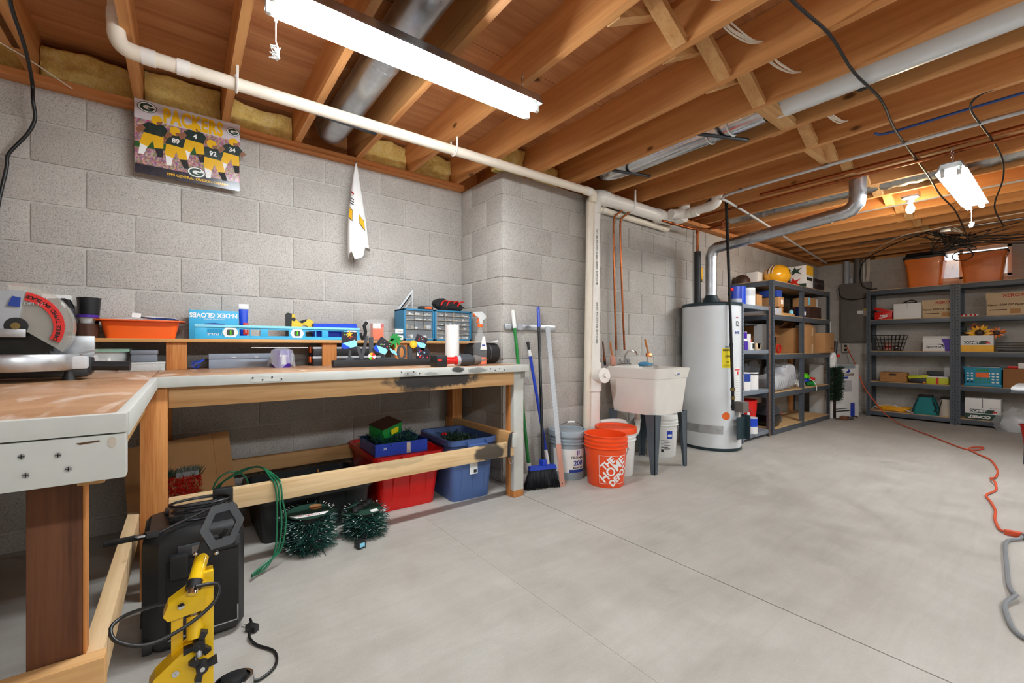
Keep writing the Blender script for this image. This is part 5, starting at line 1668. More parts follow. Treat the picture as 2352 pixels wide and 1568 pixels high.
MB().box(-.07, -.02, -.16, -.127, .25, .325, .006).build('side_pocket', 'black_plastic', t)
MB().box(-.09, .10, .05, .10, .395, .412, .006).build('top_tray', 'black_plastic', t)
MB().lathe([(.055, .3955), (.06, .398), (.05, .399), (.048, .3955)], 28, 'Z', (.01, .0, 0)).build('speaker_ring', 'dark_grey', t)
MB().box(.06, .13, .09, .115, .35, .45, .01).build('pull_handle', 'black_plastic', t)
MB().box(-.075, -.03, -.06, .02, .395, .425, .006).build('power_brick', 'black_gloss', t)
for s in (-.135, .135):
    MB().lathe([(.001, -.012), (.028, -.012), (.03, 0), (.028, .012), (.001, .012)], 18, 'X', (s * 1.08, .08, .03)).build('wheel', 'rubber', t)
MB().lathe([(.001, -.012), (.024, -.012), (.026, 0), (.024, .012), (.001, .012)], 18, 'X', (-.13, -.09, .026)).build('wheel', 'rubber', t)
mb = MB()
pts = []
for k in range(70):
    a = k * 2 * PI / 18
    pts.append((.02 + .095 * math.cos(a) + .006 * math.sin(k), .01 + .05 * math.sin(a), .408 + .0006 * k + .006 * math.sin(a * .5)))
mb.tube(pts, .0042, 6)
mb.build('coiled_cable', 'cord_black', t)
MB().tube(spline([(.10, .0, .43), (.03, -.06, .425), (-.05, -.11, .415), (-.10, -.135, .405)], 6), .0045, 6).build('cable_end', 'cord_black', t)
o = MB().box(-.04, .0, -.01, .01, -.009, .009, .004).build('plug', 'black_plastic', t)
o.location = (-.10, -.135, .405)
o.rotation_euler = (0, R(12), R(30))
for y in (-.005, .005):
    MB().box(-.062, -.04, y - .0012, y + .0012, -.003, .003).build('prong', 'bright_metal', o)
MB().box(-.25, -.13, -.0, .02, .345, .36, .003).build('side_arm', 'black_matte', t)
pipe_thing('floor_cable', 'black power cable lying on the floor beside the loudspeaker', 'cable', [(.20, 1.72, .012), (.20, 1.66, .012), (.185, 1.62, .013), (.20, 1.57, .006), (.245, 1.50, .006), (.235, 1.43, .006), (.18, 1.40, .006), (.15, 1.43, .02)], .0045, 'cord_black')
t = thing('cable_plug', 'black three-pin plug on the floor beside the loudspeaker', 'plug', (.205, 1.655, .0), R(-50))
MB().box(-.03, .012, -.012, .012, .0, .024, .005).build('plug_body', 'black_plastic', t)
for y in (-.006, .006):
    MB().box(-.05, -.03, y - .001, y + .001, .01, .014).build('prong', 'bright_metal', t)

t = thing('folding_stand', 'folded yellow metal stand with black clamps in front', 'stand', (.045, 1.35, 0))
MB().box(-.006, .022, -.018, .020, .0, .40, .003).build('main_post', 'yellow_paint', t)
MB().box(-.072, -.046, .0, .026, .05, .335, .003).build('rear_post', 'yellow_paint', t)
def plate(pts, y0, y1, nm):
    return MB().prism(pts, y0, y1, 'Y').build(nm, 'yellow_paint', t)
pu = plate([(-.088, .315), (-.078, .34), (-.02, .375), (.005, .38), (.005, .305), (-.078, .30)], -.024, .02, 'upper_bracket')
plx = plate([(-.118, .148), (-.105, .17), (-.03, .225), (.0, .232), (.0, .125), (-.095, .115)], -.03, .02, 'lower_bracket')
for (x, z, par) in ((-.05, .335, pu), (-.062, .165, plx)):
    MB().lathe([(.001, -.034), (.008, -.034), (.009, -.03), (.001, -.03)], 14, 'Y', (x, .002, z)).build('bolt', 'chrome', par)
MB().cyl((-.02, -.02, .385), (.0, .03, .435), .017, 18).build('upper_sleeve', 'yellow_paint', t)
MB().cyl((-.024, -.034, .373), (-.02, -.02, .386), .0185, 18).build('sleeve_collar', 'black_plastic', t)
MB().cyl((-.027, -.044, .364), (-.023, -.032, .376), .012, 14).build('sleeve_pin', 'chrome', t)
MB().cyl((-.02, -.02, .235), (-.02, .0, .285), .019, 18).build('lower_sleeve', 'yellow_paint', t)
MB().cyl((-.02, .0, .28), (-.02, .003, .302), .011, 14).build('steel_pin', 'galvanised', t)
hx = [(.088 * math.cos(R(60 * k + 20)) * .62, .088 * math.sin(R(60 * k + 20)) * .75) for k in range(6)]
hi = [(x * .62, z * .62) for x, z in hx]
mb = MB()
mb.loft([[(x, -.006, z) for x, z in hx], [(x, -.006, z) for x, z in hi], [(x, .008, z) for x, z in hi], [(x, .008, z) for x, z in hx], [(x, -.006, z) for x, z in hx]], True, False, False, False)
o = mb.build('hex_clamp', 'black_plastic', t)
o.location = (.045, .03, .50)
o.rotation_euler = (R(-25), R(20), 0)
MB().prism([(-.02, .425), (.02, .43), (.035, .475), (.02, .48), (-.005, .47)], .012, .03, 'Y').build('clamp_arm', 'black_plastic', t)
MB().prism([(.0, .43), (.02, .43), (.06, .48), (.052, .485)], .034, .04, 'Y').build('clamp_arm', 'black_plastic', t)
for z in (.445,):
    MB().sphere((-.018, .01, z), .006, 10, 8).sphere((.03, .012, z - .012), .006, 10, 8).build('clamp_bolt', 'chrome', t)
def wing(p, n_, ang, nm):
    mb = MB()
    for k in range(3):
        a = R(ang + 120 * k)
        q = [(.008 * math.cos(a - .7), .008 * math.sin(a - .7)), (.034 * math.cos(a - .28), .034 * math.sin(a - .28)), (.036 * math.cos(a + .2), .036 * math.sin(a + .2)), (.008 * math.cos(a + .7), .008 * math.sin(a + .7))]
        mb.prism(q, -.008, .008, 'Y')
    mb.lathe([(.001, -.012), (.014, -.012), (.015, .01), (.001, .01)], 16, 'Y')
    o = mb.build(nm, 'black_plastic', t)
    o.location = p
    return o
wing((-.012, -.032, .222), None, 70, 'wing_knob')
MB().cyl((-.012, -.042, .195), (-.012, -.03, .222), .009, 14).build('knob_shaft', 'galvanised', t)
w2 = wing((-.005, -.055, .175), None, 15, 'wing_knob')
MB().cyl((0, -.0135, 0), (0, -.0115, 0), .006, 10).build('knob_bolt', 'chrome', w2)
pipe_thing('stand_cable', 'black cable looping around the yellow stand', 'cable', [(.025, 1.30, .385), (.075, 1.31, .37), (.065, 1.29, .335), (.0, 1.26, .31), (-.07, 1.245, .305), (-.125, 1.26, .325), (-.14, 1.29, .345), (-.12, 1.32, .35), (-.085, 1.39, .32), (-.04, 1.52, .25), (.0, 1.60, .16), (.012, 1.655, .05)], .0045, 'cord_black')
t = thing('chrome_wheel', 'chrome rimmed black foot at the bottom of the view', 'wheel', (.12, 1.38, .0))
t.rotation_euler = (R(-12), 0, 0)
MB().lathe([(.045, .02), (.05, .02), (.053, .035), (.05, .048), (.042, .048)], 32).build('rim', 'chrome', t)
MB().lathe([(.001, .0), (.046, .0), (.046, .04), (.034, .044), (.032, .055), (.024, .058), (.001, .058)], 32).build('hub', 'black_plastic', t)

# ------------------------------------------------------------------ brooms and poles at the return wall
def pole(name, label, cat, p0, p1, r, parts):
    """parts: (t0, t1, material, part name) along the pole"""
    t = thing(name, label, cat, (0, 0, 0))
    a, b = Vector(p0), Vector(p1)
    for (u, v, m_, nm, k) in parts:
        MB().cyl(a.lerp(b, u), a.lerp(b, v), r * k, 12).build(nm, m_, t)
    MB().sphere(tuple(b), r * 1.05, 10, 8).build('end_cap', parts[-1][2], t)
    return t
t = pole('push_broom', 'black handled broom with blue head and black bristles', 'broom', (2.105, 2.17, .155), (2.243, 2.365, 1.30), .0115, [(0, .88, 'black_gloss', 'handle', 1), (.87, 1, 'pole_blue', 'grip', 1.15)])
b0 = Vector((1.975, 2.20, 0)); b1 = Vector((2.21, 2.13, 0))
dx = (b1 - b0).normalized(); nn = Vector((-dx.y, dx.x, 0))
def quadprism(a, b, w, z0, z1, k0=1., k1=1.):
    c = (a + b) / 2
    def ring(z, k):
        return [tuple(c + (p - c) * k + nn * s + Vector((0, 0, z))) for p, s in ((a, -w), (b, -w), (b, w), (a, w))]
    return MB().loft([ring(z0, k0), ring(z1, k1)], True, True, True, False)
quadprism(b0, b1, .02, .135, .16, .86, .82).build('broom_head', 'pole_blue', t)
MB().box(2.085, 2.125, 2.15, 2.19, .155, .20, .006).build('socket', 'pole_blue', t)
rr = random.Random(4)
mb = MB()
for k in range(420):
    u, s = rr.random(), rr.uniform(-1, 1)
    c = (b0 + b1) / 2
    top = c + (b0.lerp(b1, u) - c) * .82 + nn * s * .016
    bot = c + (b0.lerp(b1, u) - c) * 1.12 + nn * s * .03
    mb.tube([(top.x, top.y, .137), (bot.x + rr.uniform(-.006, .006), bot.y + rr.uniform(-.006, .006), rr.uniform(.0, .012))], .0022, 3)
o = mb.build('bristles', 'bristle', t)
o['kind'] = 'stuff'
quadprism(b0, b1, .015, .02, .137, 1.04, .82).build('bristle_core', 'bristle', t)
t = pole('green_mop', 'green handled mop with white cap leaning on the wall corner', 'mop', (2.085, 2.30, .13), (2.012, 2.392, 1.265), .0125, [(0, .90, 'pole_green', 'handle', 1), (.89, 1, 'white_plastic', 'grip', 1.2)])
MB().lathe([(.001, .09), (.022, .10), (.016, .15), (.001, .15)], 14, 'Z', (2.085, 2.30, 0)).build('ferrule', 'white_plastic', t)
lump('m', None, '', '', None, .085, .06, .045, 6, .3).xf(Matrix.Translation((2.07, 2.30, 0.0))).build('mop_head', 'white_paper', t)
pole('blue_pole', 'blue extension pole with white end sleeve leaning between broom and ruler', 'pole', (2.285, 2.28, .02), (2.165, 2.395, 1.03), .012, [(0, .05, 'white_plastic', 'foot', 1.05), (.05, .20, 'white_plastic', 'end_sleeve', 1.1), (.20, .90, 'pole_blue', 'tube', 1), (.90, .95, 'white_plastic', 'collar', 1.1), (.95, 1, 'black_plastic', 'tip', .9)])
t = thing('straightedge', 'long aluminium ruler leaning on the wall, red at its foot', 'ruler', (2.233, 2.105, 0))
a, b = Vector((0, 0, 0)), Vector((.035, .28, 1.16))
L_ = (b - a).length
o = MB().box(-.02, .02, -.0015, .0015, .30, L_).build('blade', 'dull_aluminium', t)
o2 = MB().box(-.0205, .0205, -.0018, .0018, .0, .30).build('stained_end', 'sponge_pink', t)
o3 = MB()
for k in range(44):
    o3.box(-.019, -.013, -.0021, -.0016, .02 + .026 * k, .022 + .026 * k)
    o3.box(.013, .018, -.0021, -.0016, .03 + .026 * k, .032 + .026 * k)
o3 = o3.build('graduations', 'dark_grey', t)
o4 = MB().cyl((0, -.0022, .022), (0, .0022, .022), .005, 10).build('hang_hole', 'black_matte', t)
for q in (o, o2, o3, o4):
    q.rotation_euler = (R(-13.6), R(1.7), R(-16))

# ------------------------------------------------------------------ buckets
def curved_text(body, size, mat, parent, r, z, ang, sx=1., bold=0., rot=0., name='lettering', taper=0.):
    cu = bpy.data.curves.new('lettering', 'FONT')
    cu.body = body; cu.size = size; cu.align_x = 'CENTER'; cu.align_y = 'CENTER'; cu.offset = bold; cu.extrude = .0; cu.resolution_u = 3
    tmp = bpy.data.objects.new('tmp', cu)
    me = bpy.data.meshes.new_from_object(tmp)
    bpy.data.objects.remove(tmp); bpy.data.curves.remove(cu)
    bm = bmesh.new(); bm.from_mesh(me)
    bmesh.ops.subdivide_edges(bm, edges=[e for e in bm.edges if e.calc_length() > size * .3], cuts=2)
    bm.to_mesh(me); bm.free()
    ca, sa = math.cos(rot), math.sin(rot)
    for v in me.vertices:
        x, y = v.co.x * sx, v.co.y
        x, y = x * ca - y * sa, x * sa + y * ca
        rr_ = r + taper * y + .0008
        a = ang + x / r
        v.co = (rr_ * math.cos(a), rr_ * math.sin(a), z + y)
    me.materials.clear(); me.materials.append(M[mat])
    return link(bpy.data.objects.new(name, me), parent)
def curved_patch(parent, name, mat, r, z0, z1, a0, a1, taper=0., n=12, off=.0005):
    mb = MB()
    zm = (z0 + z1) / 2
    mb.loft([[((r + off + taper * (z - zm)) * math.cos(a0 + (a1 - a0) * k / n), (r + off + taper * (z - zm)) * math.sin(a0 + (a1 - a0) * k / n), z) for k in range(n + 1)] for z in (z0, z1)], False, False, False)
    return mb.build(name, mat, parent)
def pail(name, label, loc, mat, r0, r1, h, ribs=True, lid=None, lidmat=None, handle=None, hmat='galvanised'):
    t = thing(name, label, 'bucket', loc)
    pr = [(.001, 0), (r0 * .97, 0), (r0, .006), (r1 * .985, h * .74)]
    if ribs:
        for k in range(3):
            z = h * (.76 + .075 * k)
            pr += [(r1 + .007, z), (r1 + .007, z + .006), (r1 - .001, z + .010)]
    pr += [(r1, h - .008), (r1 + .005, h - .006), (r1 + .005, h), (r1 - .004, h), (r1 - .006, h * .7), (r0 - .005, .006), (.001, .006)]
    MB().lathe(pr, 36).build('pail_body', mat, t)
    if lid:
        MB().lathe([(.001, h - .002), (r1 - .012, h - .002), (r1 - .010, h + .008), (r1 + .010, h + .010), (r1 + .013, h + .002), (r1 + .012, h - .03), (r1 + .008, h - .03), (r1 + .007, h + .0)], 36).build('lid', lidmat, t)
    if handle:
        ang, drop, grip = handle
        mb = MB()
        pts = []
        for k in range(17):
            a = PI * k / 16
            x = (r1 + .012) * math.cos(a)
            f = math.sin(a)
            pts.append(Matrix.Rotation(ang, 3, 'Z') @ Vector((x, -(r1 * 1.0) * f * math.cos(drop) - .014 * f, h * .80 - (r1 * 1.12) * f * math.sin(drop))))
        mb.tube(pts, .002, 6)
        mb.build('bail_wire', hmat, t)
        if grip:
            MB().tube(pts[7:10], .007, 8).build('bail_grip', 'white_plastic', t)
    return t
A_ = lambda x, y: math.atan2(-y, -x)      # bearing from a thing back to the camera
p = (2.558, 1.985, 0)
t = pail('bucket', 'bright orange empty bucket with a white square logo', p, 'bucket_orange', .128, .148, .365, True, handle=(R(-37), R(62), True))
ang = A_(*p[:2]) + R(24)
r_ = .1365
ff = .0675
for (z0, z1) in ((.032, .0345), (.2305, .233)):
    curved_patch(t, 'logo_frame', 'print_white', .128 + ff * (z0 + z1) / 2, z0, z1, ang - .74, ang + .74, ff, 24, .0012)
for a0 in (-.74, .722):
    curved_patch(t, 'logo_frame', 'print_white', .128 + ff * .1325, .032, .233, ang + a0, ang + a0 + .018, ff, 2, .0012)
for s_, q, dx_, dz in (('THE', .064, -.04, .045), ('HOME', .088, -.002, .0), ('DEPOT', .064, .048, -.045)):
    curved_text(s_, q, 'print_white', t, .128 + ff * (.1325 + dz) + .0006, .1325 + dz, ang + dx_ / r_, .9, .0028, R(43), 'lettering', ff)
p = (2.455, 2.262, 0)
t = pail('bucket', 'grey lidded paint bucket behind the leaning ruler', p, 'bucket_grey', .122, .136, .355, True, True, 'bucket_grey', (R(-20), R(-72), True), 'dark_grey')
ang = A_(*p[:2]) + R(12)
curved_patch(t, 'paper_label', 'white_paper', .1293, .06, .235, ang - 1.1, ang + .95, .055, 20)
curved_patch(t, 'blue_band', 'print_blue', .1245, .06, .082, ang - .1, ang + .95, .055, 14, .0012)
curved_text('PROMAR', .030, 'print_black', t, .1305, .170, ang + .45, 1., .0004, 0, taper=.055)
curved_text('200', .052, 'print_blue', t, .1288, .130, ang + .45, 1., .0016, 0, taper=.055)
curved_text('B20 W 200', .018, 'print_black', t, .1273, .095, ang + .45, 1., .0006, 0, taper=.055)
curved_patch(t, 'shield_mark', 'purple', .1318, .19, .225, ang + .36, ang + .54, .055, 4, .0012)
for k in range(9):
    curved_patch(t, 'small_print', 'light_grey', .1318 - .0007 * k, .22 - .014 * k, .225 - .014 * k, ang - .9, ang - .45 + .05 * (k % 3), .055, 6, .0012)
p = (2.84, 2.105, 0)
t = pail('bucket', 'white bucket with a dusty orange lid behind the orange bucket', p, 'white_plastic', .132, .148, .36, True, True, 'bucket_orange', (R(60), R(60), True))
p = (3.665, 2.225, 0)
t = pail('bucket', 'white lidded bucket standing under the laundry sink', p, 'white_plastic', .13, .145, .375, True, True, 'white_plastic', (R(-50), R(55), True))
ang = A_(*p[:2])
curved_patch(t, 'blue_band', 'print_blue', .140, .243, .248, ang - .5, ang + 1.0, .04)
curved_patch(t, 'blue_badge', 'pole_blue', .140, .17, .24, ang + .42, ang + .78, .04)
curved_patch(t, 'badge_stripe', 'print_white', .140, .19, .21, ang + .46, ang + .74, .04, 6, .0012)
for k in range(6):
    curved_patch(t, 'small_print', 'print_black', .1375 - .0008 * k, .150 - .015 * k, .156 - .015 * k, ang + .05 + .2 * (k % 2), ang + .5 + .15 * (k % 2), .04, 6)
curved_patch(t, 'barcode', 'print_black', .1355, .05, .075, ang + .05, ang + .2, .04)

# ------------------------------------------------------------------ laundry sink
t = thing('laundry_sink', 'white plastic laundry tub on tapered grey legs', 'sink', (3.25, 2.09, 0))
W2, D2 = .25, .24
def rect(wx, wy, z, r=.02):
    return [(x, y, z) for x, y in rrect(2 * wx, 2 * wy, r, 3)]
mb = MB()
mb.loft([rect(.205, .195, .455), rect(.232, .222, .745), rect(.236, .226, .745), rect(W2, D2, .826), rect(W2 - .014, D2 - .014, .830), rect(.222, .212, .815), rect(.19, .18, .475)], True, True, True)
mb.build('basin', 'sink_white', t)
MB().box(-.22, .22, .19, .235, .80, .838, .008).build('back_ledge', 'sink_white', t)
lb = MB().box(.02, .085, -.2405, -.2375, .772, .788).build('maker_badge', 'white_paper', t)
text('MUSTEE', .012, 'print_blue', lb, (.053, -.2412, .780), FACE_NY, 1.1, bold=.0004)
for sx in (-1, 1):
    for sy in (-1, 1):
        x, y = sx * .235, sy * .215
        mb = MB()
        k = .085
        for (dx_, dy_) in ((1, 0), (0, 1)):
            # two plates meeting at the corner, tapering to the foot
            ex, ey = -sx * dx_, -sy * dy_
            th = .004
            ox, oy = (0, -sy * th) if dx_ else (-sx * th, 0)
            top = [(x, y, .47), (x + ex * k, y + ey * k, .46)]
            bot = [(x, y, .0), (x + ex * .035, y + ey * .035, .0)]
            q = [top[0], top[1], bot[1], bot[0]]
            q2 = [(a_ + ox, b_ + oy, c_) for a_, b_, c_ in q]
            mb.add(q + q2, [(0, 1, 2, 3), (7, 6, 5, 4), (0, 4, 5, 1), (1, 5, 6, 2), (2, 6, 7, 3), (3, 7, 4, 0)], False)
        lg_ = mb.build('leg', 'leg_grey', t)
        if sy < 0:
            MB().cyl((x - sx * .014, y - .002, .03), (x - sx * .014, y + .002, .03), .004, 8).build('leg_bolt', 'bright_metal', lg_)
tap = MB()
t2 = thing('sink_tap', 'chrome twin handle tap on the back of the laundry tub', 'tap', (3.235, 2.30, .838))
MB().box(-.07, .07, -.022, .022, 0, .02, .006).build('tap_body', 'chrome', t2)
for x in (-.05, .05):
    MB().lathe([(.012, .015), (.014, .03), (.02, .045), (.018, .055), (.001, .058)], 14, 'Z', (x, 0, 0)).build('tap_handle', 'galvanised', t2)
MB().tube(spline([(0, 0, .02), (0, -.002, .08), (0.01, -.03, .125), (.03, -.08, .12), (.035, -.10, .09)], 6), .009, 10).build('spout', 'chrome', t2)
t2 = thing('sink_trap', 'white plastic waste trap under the laundry tub', 'pipe', (3.2, 2.15, 0))
MB().tube(spline([(0, 0, .455), (0, 0, .33), (-.02, .0, .27), (-.07, .01, .255), (-.11, .02, .29), (-.13, .04, .36), (-.2, .1, .37), (-.30, .16, .36)], 6), .022, 14).build('trap', 'pvc', t2)
part_collar((0, 0, .37), (0, 0, 1), .022, t2, 'white_plastic', .03, 'slip_nut', 1.35)

def brush(label, loc, rx, rz, hl, hm, bm_, bw, bl):
    t = thing('paint_brush', label, 'brush', loc)
    t.rotation_euler = (rx, 0, rz)
    MB().loft([[(x, y, z) for x, y in circ(w, 10, 0, 0, d)] for z, w, d in ((bl + .03, .012, .006), (bl + .06, .008, .006), (bl + .10, .011, .007), (bl + hl - .01, .010, .006), (bl + hl, .004, .004))], True, True, True).build('handle', hm, t)
    MB().box(-bw/2, bw/2, -.008, .008, bl, bl + .035, .002).build('ferrule', 'copper', t)
    MB().box(-bw/2 + .001, bw/2 - .001, -.007, .007, 0, bl).build('brush_hair', bm_, t)
brush('wide paint brush standing bristles down on the sink rim', (3.315, 2.10, .86), R(-20), R(-20), .17, 'pine_z', 'canvas', .05, .055)
brush('thin old brush at the left back of the sink', (2.985, 2.32, .84), R(-6), R(10), .17, 'walnut_z', 'black_cloth', .02, .04)
t = thing('sponge_brush', 'wooden handled brush with a pink sponge head on the sink', 'brush', (3.045, 2.285, .838))
lump('s', None, '', '', None, .03, .022, .06, 2, .25).build('sponge', 'sponge_pink', t)
MB().tube([(0, 0, .08), (.0, .02, .14), (.005, .03, .205)], .008, 8).build('handle', 'pine_z', t)
t = thing('scrub_mitt', 'shaggy blue and grey scrubbing mitt draped on the sink edge', 'mitt', (3.19, 2.07, .838))
lump('s', None, '', '', None, .075, .05, .022, 4, .3).build('mitt_body', 'mop_blue', t)
sprigs(t, 'fringe', 'light_grey', lambda rr: ((rr.uniform(-.07, .07), rr.uniform(-.05, -.02), .012), (rr.uniform(-.5, .5), -1, -.1), .03), 120, .0025, 3, 3)

# ------------------------------------------------------------------ water heater
HX, HY = 4.40, 2.122
t = thing('water_heater', 'tall white gas water heater with yellow energy label', 'water heater', (HX, HY, 0))
r_ = .262
MB().lathe([(.001, .028), (r_, .028), (r_, 1.405), (r_ - .004, 1.408)], 48).build('tank', 'white_enamel', t)
MB().lathe([(.001, 0), (r_ - .004, 0), (r_ + .003, .004), (r_ + .003, .028), (.001, .028)], 48).build('base_ring', 'teal_black', t)
MB().lathe([(r_ + .003, 1.398), (r_ + .004, 1.42), (r_ - .01, 1.432), (.001, 1.436)], 48).build('top_cap', 'teal_black', t)
ang = A_(HX, HY)
curved_patch(t, 'vent_mesh', 'galvanised', r_, .165, .245, ang - 1.25, ang + .40, 0, 30, .0015)
curved_patch(t, 'energy_label', 'sticker_yellow', r_, .80, .985, ang + .36, ang + .76, 0, 10, .0012)
curved_text('ENERGYGUIDE', .024, 'print_black', t, r_ + .001, .968, ang + .56, .56, .0012)
curved_text('$294', .028, 'print_black', t, r_ + .001, .91, ang + .56, .9, .0008)
curved_text('242', .018, 'print_black', t, r_ + .001, .855, ang + .56, 1, .0006)
for k in range(3):
    curved_patch(t, 'label_line', 'print_black', r_, .828 - .009 * k, .830 - .009 * k, ang + .40, ang + .72, 0, 6, .002)
curved_patch(t, 'blue_tab', 'bucket_grey', r_, .99, 1.008, ang + .46, ang + .68, 0, 6, .0012)
mb = MB()
n = 24
cz, ca = .34, ang + .50
cv = [((r_ + .0015) * math.cos(ca), (r_ + .0015) * math.sin(ca), cz)] + [((r_ + .0015) * math.cos(ca + .037 / r_ * math.cos(2*PI*k/n)), (r_ + .0015) * math.sin(ca + .037 / r_ * math.cos(2*PI*k/n)), cz + .037 * math.sin(2*PI*k/n)) for k in range(n)]
mb.add(cv, [(0, 1 + k, 1 + (k + 1) % n) for k in range(n)], False)
mb.build('round_sticker', 'sticker_orange', t)
curved_patch(t, 'rating_panel', 'white_paper', r_, .45, .80, ang + .86, ang + 1.15, 0, 8, .0012)
curved_patch(t, 'warning_strip', 'red', r_, .775, .785, ang + .86, ang + 1.15, 0, 8, .002)
curved_patch(t, 'warning_mark', 'red', r_, .735, .765, ang + .98, ang + 1.06, 0, 4, .002)
for k in range(12):
    curved_patch(t, 'label_line', 'light_grey', r_, .72 - .022 * k, .7235 - .022 * k, ang + .88, ang + 1.13, 0, 4, .002)
curved_text('12', .07, 'print_black', t, r_ + .001, 1.22, ang + .98, .7, .001)
curved_text('YEAR', .016, 'print_red', t, r_ + .001, 1.28, ang + .98, 1, .0006)
curved_text('INTER', .03, 'print_blue', t, r_ + .001, 1.135, ang + 1.0, .8, .0012)
d = Vector((math.cos(ang + .92), math.sin(ang + .92), 0)); s_ = Vector((-d.y, d.x, 0))
c0 = d * (r_ + .045)
def obox(nm, mat, c, a, b, z0, z1, bev=.004):
    o = MB().box(-a, a, -b, b, z0, z1, bev).build(nm, mat, t)
    o.location = (c.x, c.y, 0)
    o.rotation_euler = (0, 0, math.atan2(s_.y, s_.x))
    return o
obox('gas_valve', 'panel_grey', c0 + s_ * .02, .04, .04, .38, .48)
obox('valve_knob', 'black_plastic', c0 + s_ * .065, .02, .018, .42, .46)
obox('burner_shield', 'teal_black', c0 + d * .02 - s_ * .02, .06, .006, .13, .34)
obox('burner_shield', 'teal_black', c0 + d * .02 + s_ * .04, .006, .045, .13, .36)
MB().tube(spline([tuple(c0 + Vector((0, 0, .39))), tuple(d * (r_ + .05) + Vector((0, 0, .30))), tuple(d * (r_ + .01) + Vector((0, 0, .22)))], 4), .004, 6).build('burner_tube', 'copper', t)

# ------------------------------------------------------------------ steel shelving
def shelving(label, loc, rz, w, d, levels, h, posts, mat='shelf_grey', board='shelf_board', beam=.058, holes=True, pw=.042):
    """front at local y = 0, depth towards +y; levels = board heights"""
    t = thing('shelving_unit', label, 'shelves', loc, rz)
    for x in posts:
        for y, sy in ((0, 1), (d, -1)):
            mb = MB()
            sx = 1 if x < w * .7 else -1
            x0 = x if sx > 0 else x
            mb.box(min(x0, x0 + sx * pw), max(x0, x0 + sx * pw), y - .001, y + sy * .003 if sy > 0 else y + .001, 0, h) if sy > 0 else mb.box(min(x0, x0 + sx * pw), max(x0, x0 + sx * pw), y - .003, y + .001, 0, h)
            mb.box(min(x0, x0 + sx * .003), max(x0, x0 + sx * .003), min(y, y + sy * pw), max(y, y + sy * pw), 0, h)
            p_ = mb.build('post', mat, t)
            if holes and sy > 0:
                hb = MB()
                n = int(h / .038)
                for k in range(n):
                    z = .02 + k * h / n
                    xx = x0 + sx * pw * .5
                    hb.box(xx - .004, xx + .004, -.0022, -.0008, z, z + .010)
                hb.build('slot_column', 'black_matte', p_)['kind'] = 'stuff'
    for z in levels:
        for y in (0, d):
            MB().box(.003, w - .003, y + .002 if y == 0 else y - .022, y + .022 if y == 0 else y - .002, z - beam, z, .002).build('beam', mat, t)
        for x in (0, w):
            MB().box(x + .004 if x == 0 else x - .022, x + .022 if x == 0 else x - .004, .022, d - .022, z - beam, z, .002).build('side_beam', mat, t)
        MB().box(.006, w - .006, .004, d - .004, z - .004, z + .006).build('shelf_board', board, t)
    return t
LA = [.060, .474, .912, 1.365, 1.751]
shelving('large grey steel shelving with brown boards beside the water heater', (5.455, 1.955, 0), 0, 1.90, .44, LA, 1.757, [0, .90, 1.90])
LS = [.07, .525, .962, 1.440]
shelving('narrow rusty steel shelf of paint cans behind the water heater', (4.72, 1.965, 0), 0, .68, .42, LS, 1.455, [0, .68], 'old_shelf', 'old_shelf', .036, True, .034)
o = MB().box(.645, .684, -.004, .0, 0, 1.455).build('rusty_post_face', 'rust', bpy.data.objects['shelving_unit.001'])
MB().tube([(.05, .40, .95), (.62, .40, .55)], .008, 4).build('cross_brace', 'old_shelf', bpy.data.objects['shelving_unit.001'])
LB = [.082, .498, .933, 1.378, 1.801]
shelving('left one of the two grey steel shelving units at the far wall', (8.13, 1.745, 0), R(-90), .845, .33, LB, 1.806, [0, .845])
shelving('right one of the two grey steel shelving units at the far wall', (8.13, .893, 0), R(-90), .90, .33, LB, 1.806, [0, .90])

def onA(x, lvl, dy=.15, dz=.0065):
    return (x, 1.955 + dy, LA[lvl] + dz)
def onS(x, lvl, dy=.13, dz=.0065):
    return (x, 1.965 + dy, LS[lvl] + dz)
def onB(y, lvl, dx=.14, dz=.0065):
    return (8.13 + dx, y, LB[lvl] + dz)

def paint_can(label, loc, r, h, mat, lid='galvanised', band=None, bail=0, name='paint_can', text_=None):
    t = thing(name, label, 'can', loc)
    MB().lathe([(.001, 0), (r, 0), (r, h - .004), (r + .002, h - .003), (r + .002, h), (r - .006, h), (r - .008, h - .005), (.001, h - .005)], 24).build('can_body', mat, t)
    MB().lathe([(.001, h - .004), (r - .007, h - .004), (r - .007, h + .001), (r - .012, h - .002), (.001, h - .002)], 24).build('lid', lid, t)
    if band:
        z0, z1, bm_ = band
        MB().lathe([(r + .0006, h * z0), (r + .0006, h * z1)], 24).build('label_band', bm_, t)
    if bail:
        pts = [((r + .003) * math.cos(a), -.006, h * .72 + bail * math.sin(a)) for a in [PI * k / 12 for k in range(13)]]
        MB().tube(pts, .0018, 6).build('bail', 'galvanised', t)
    return t

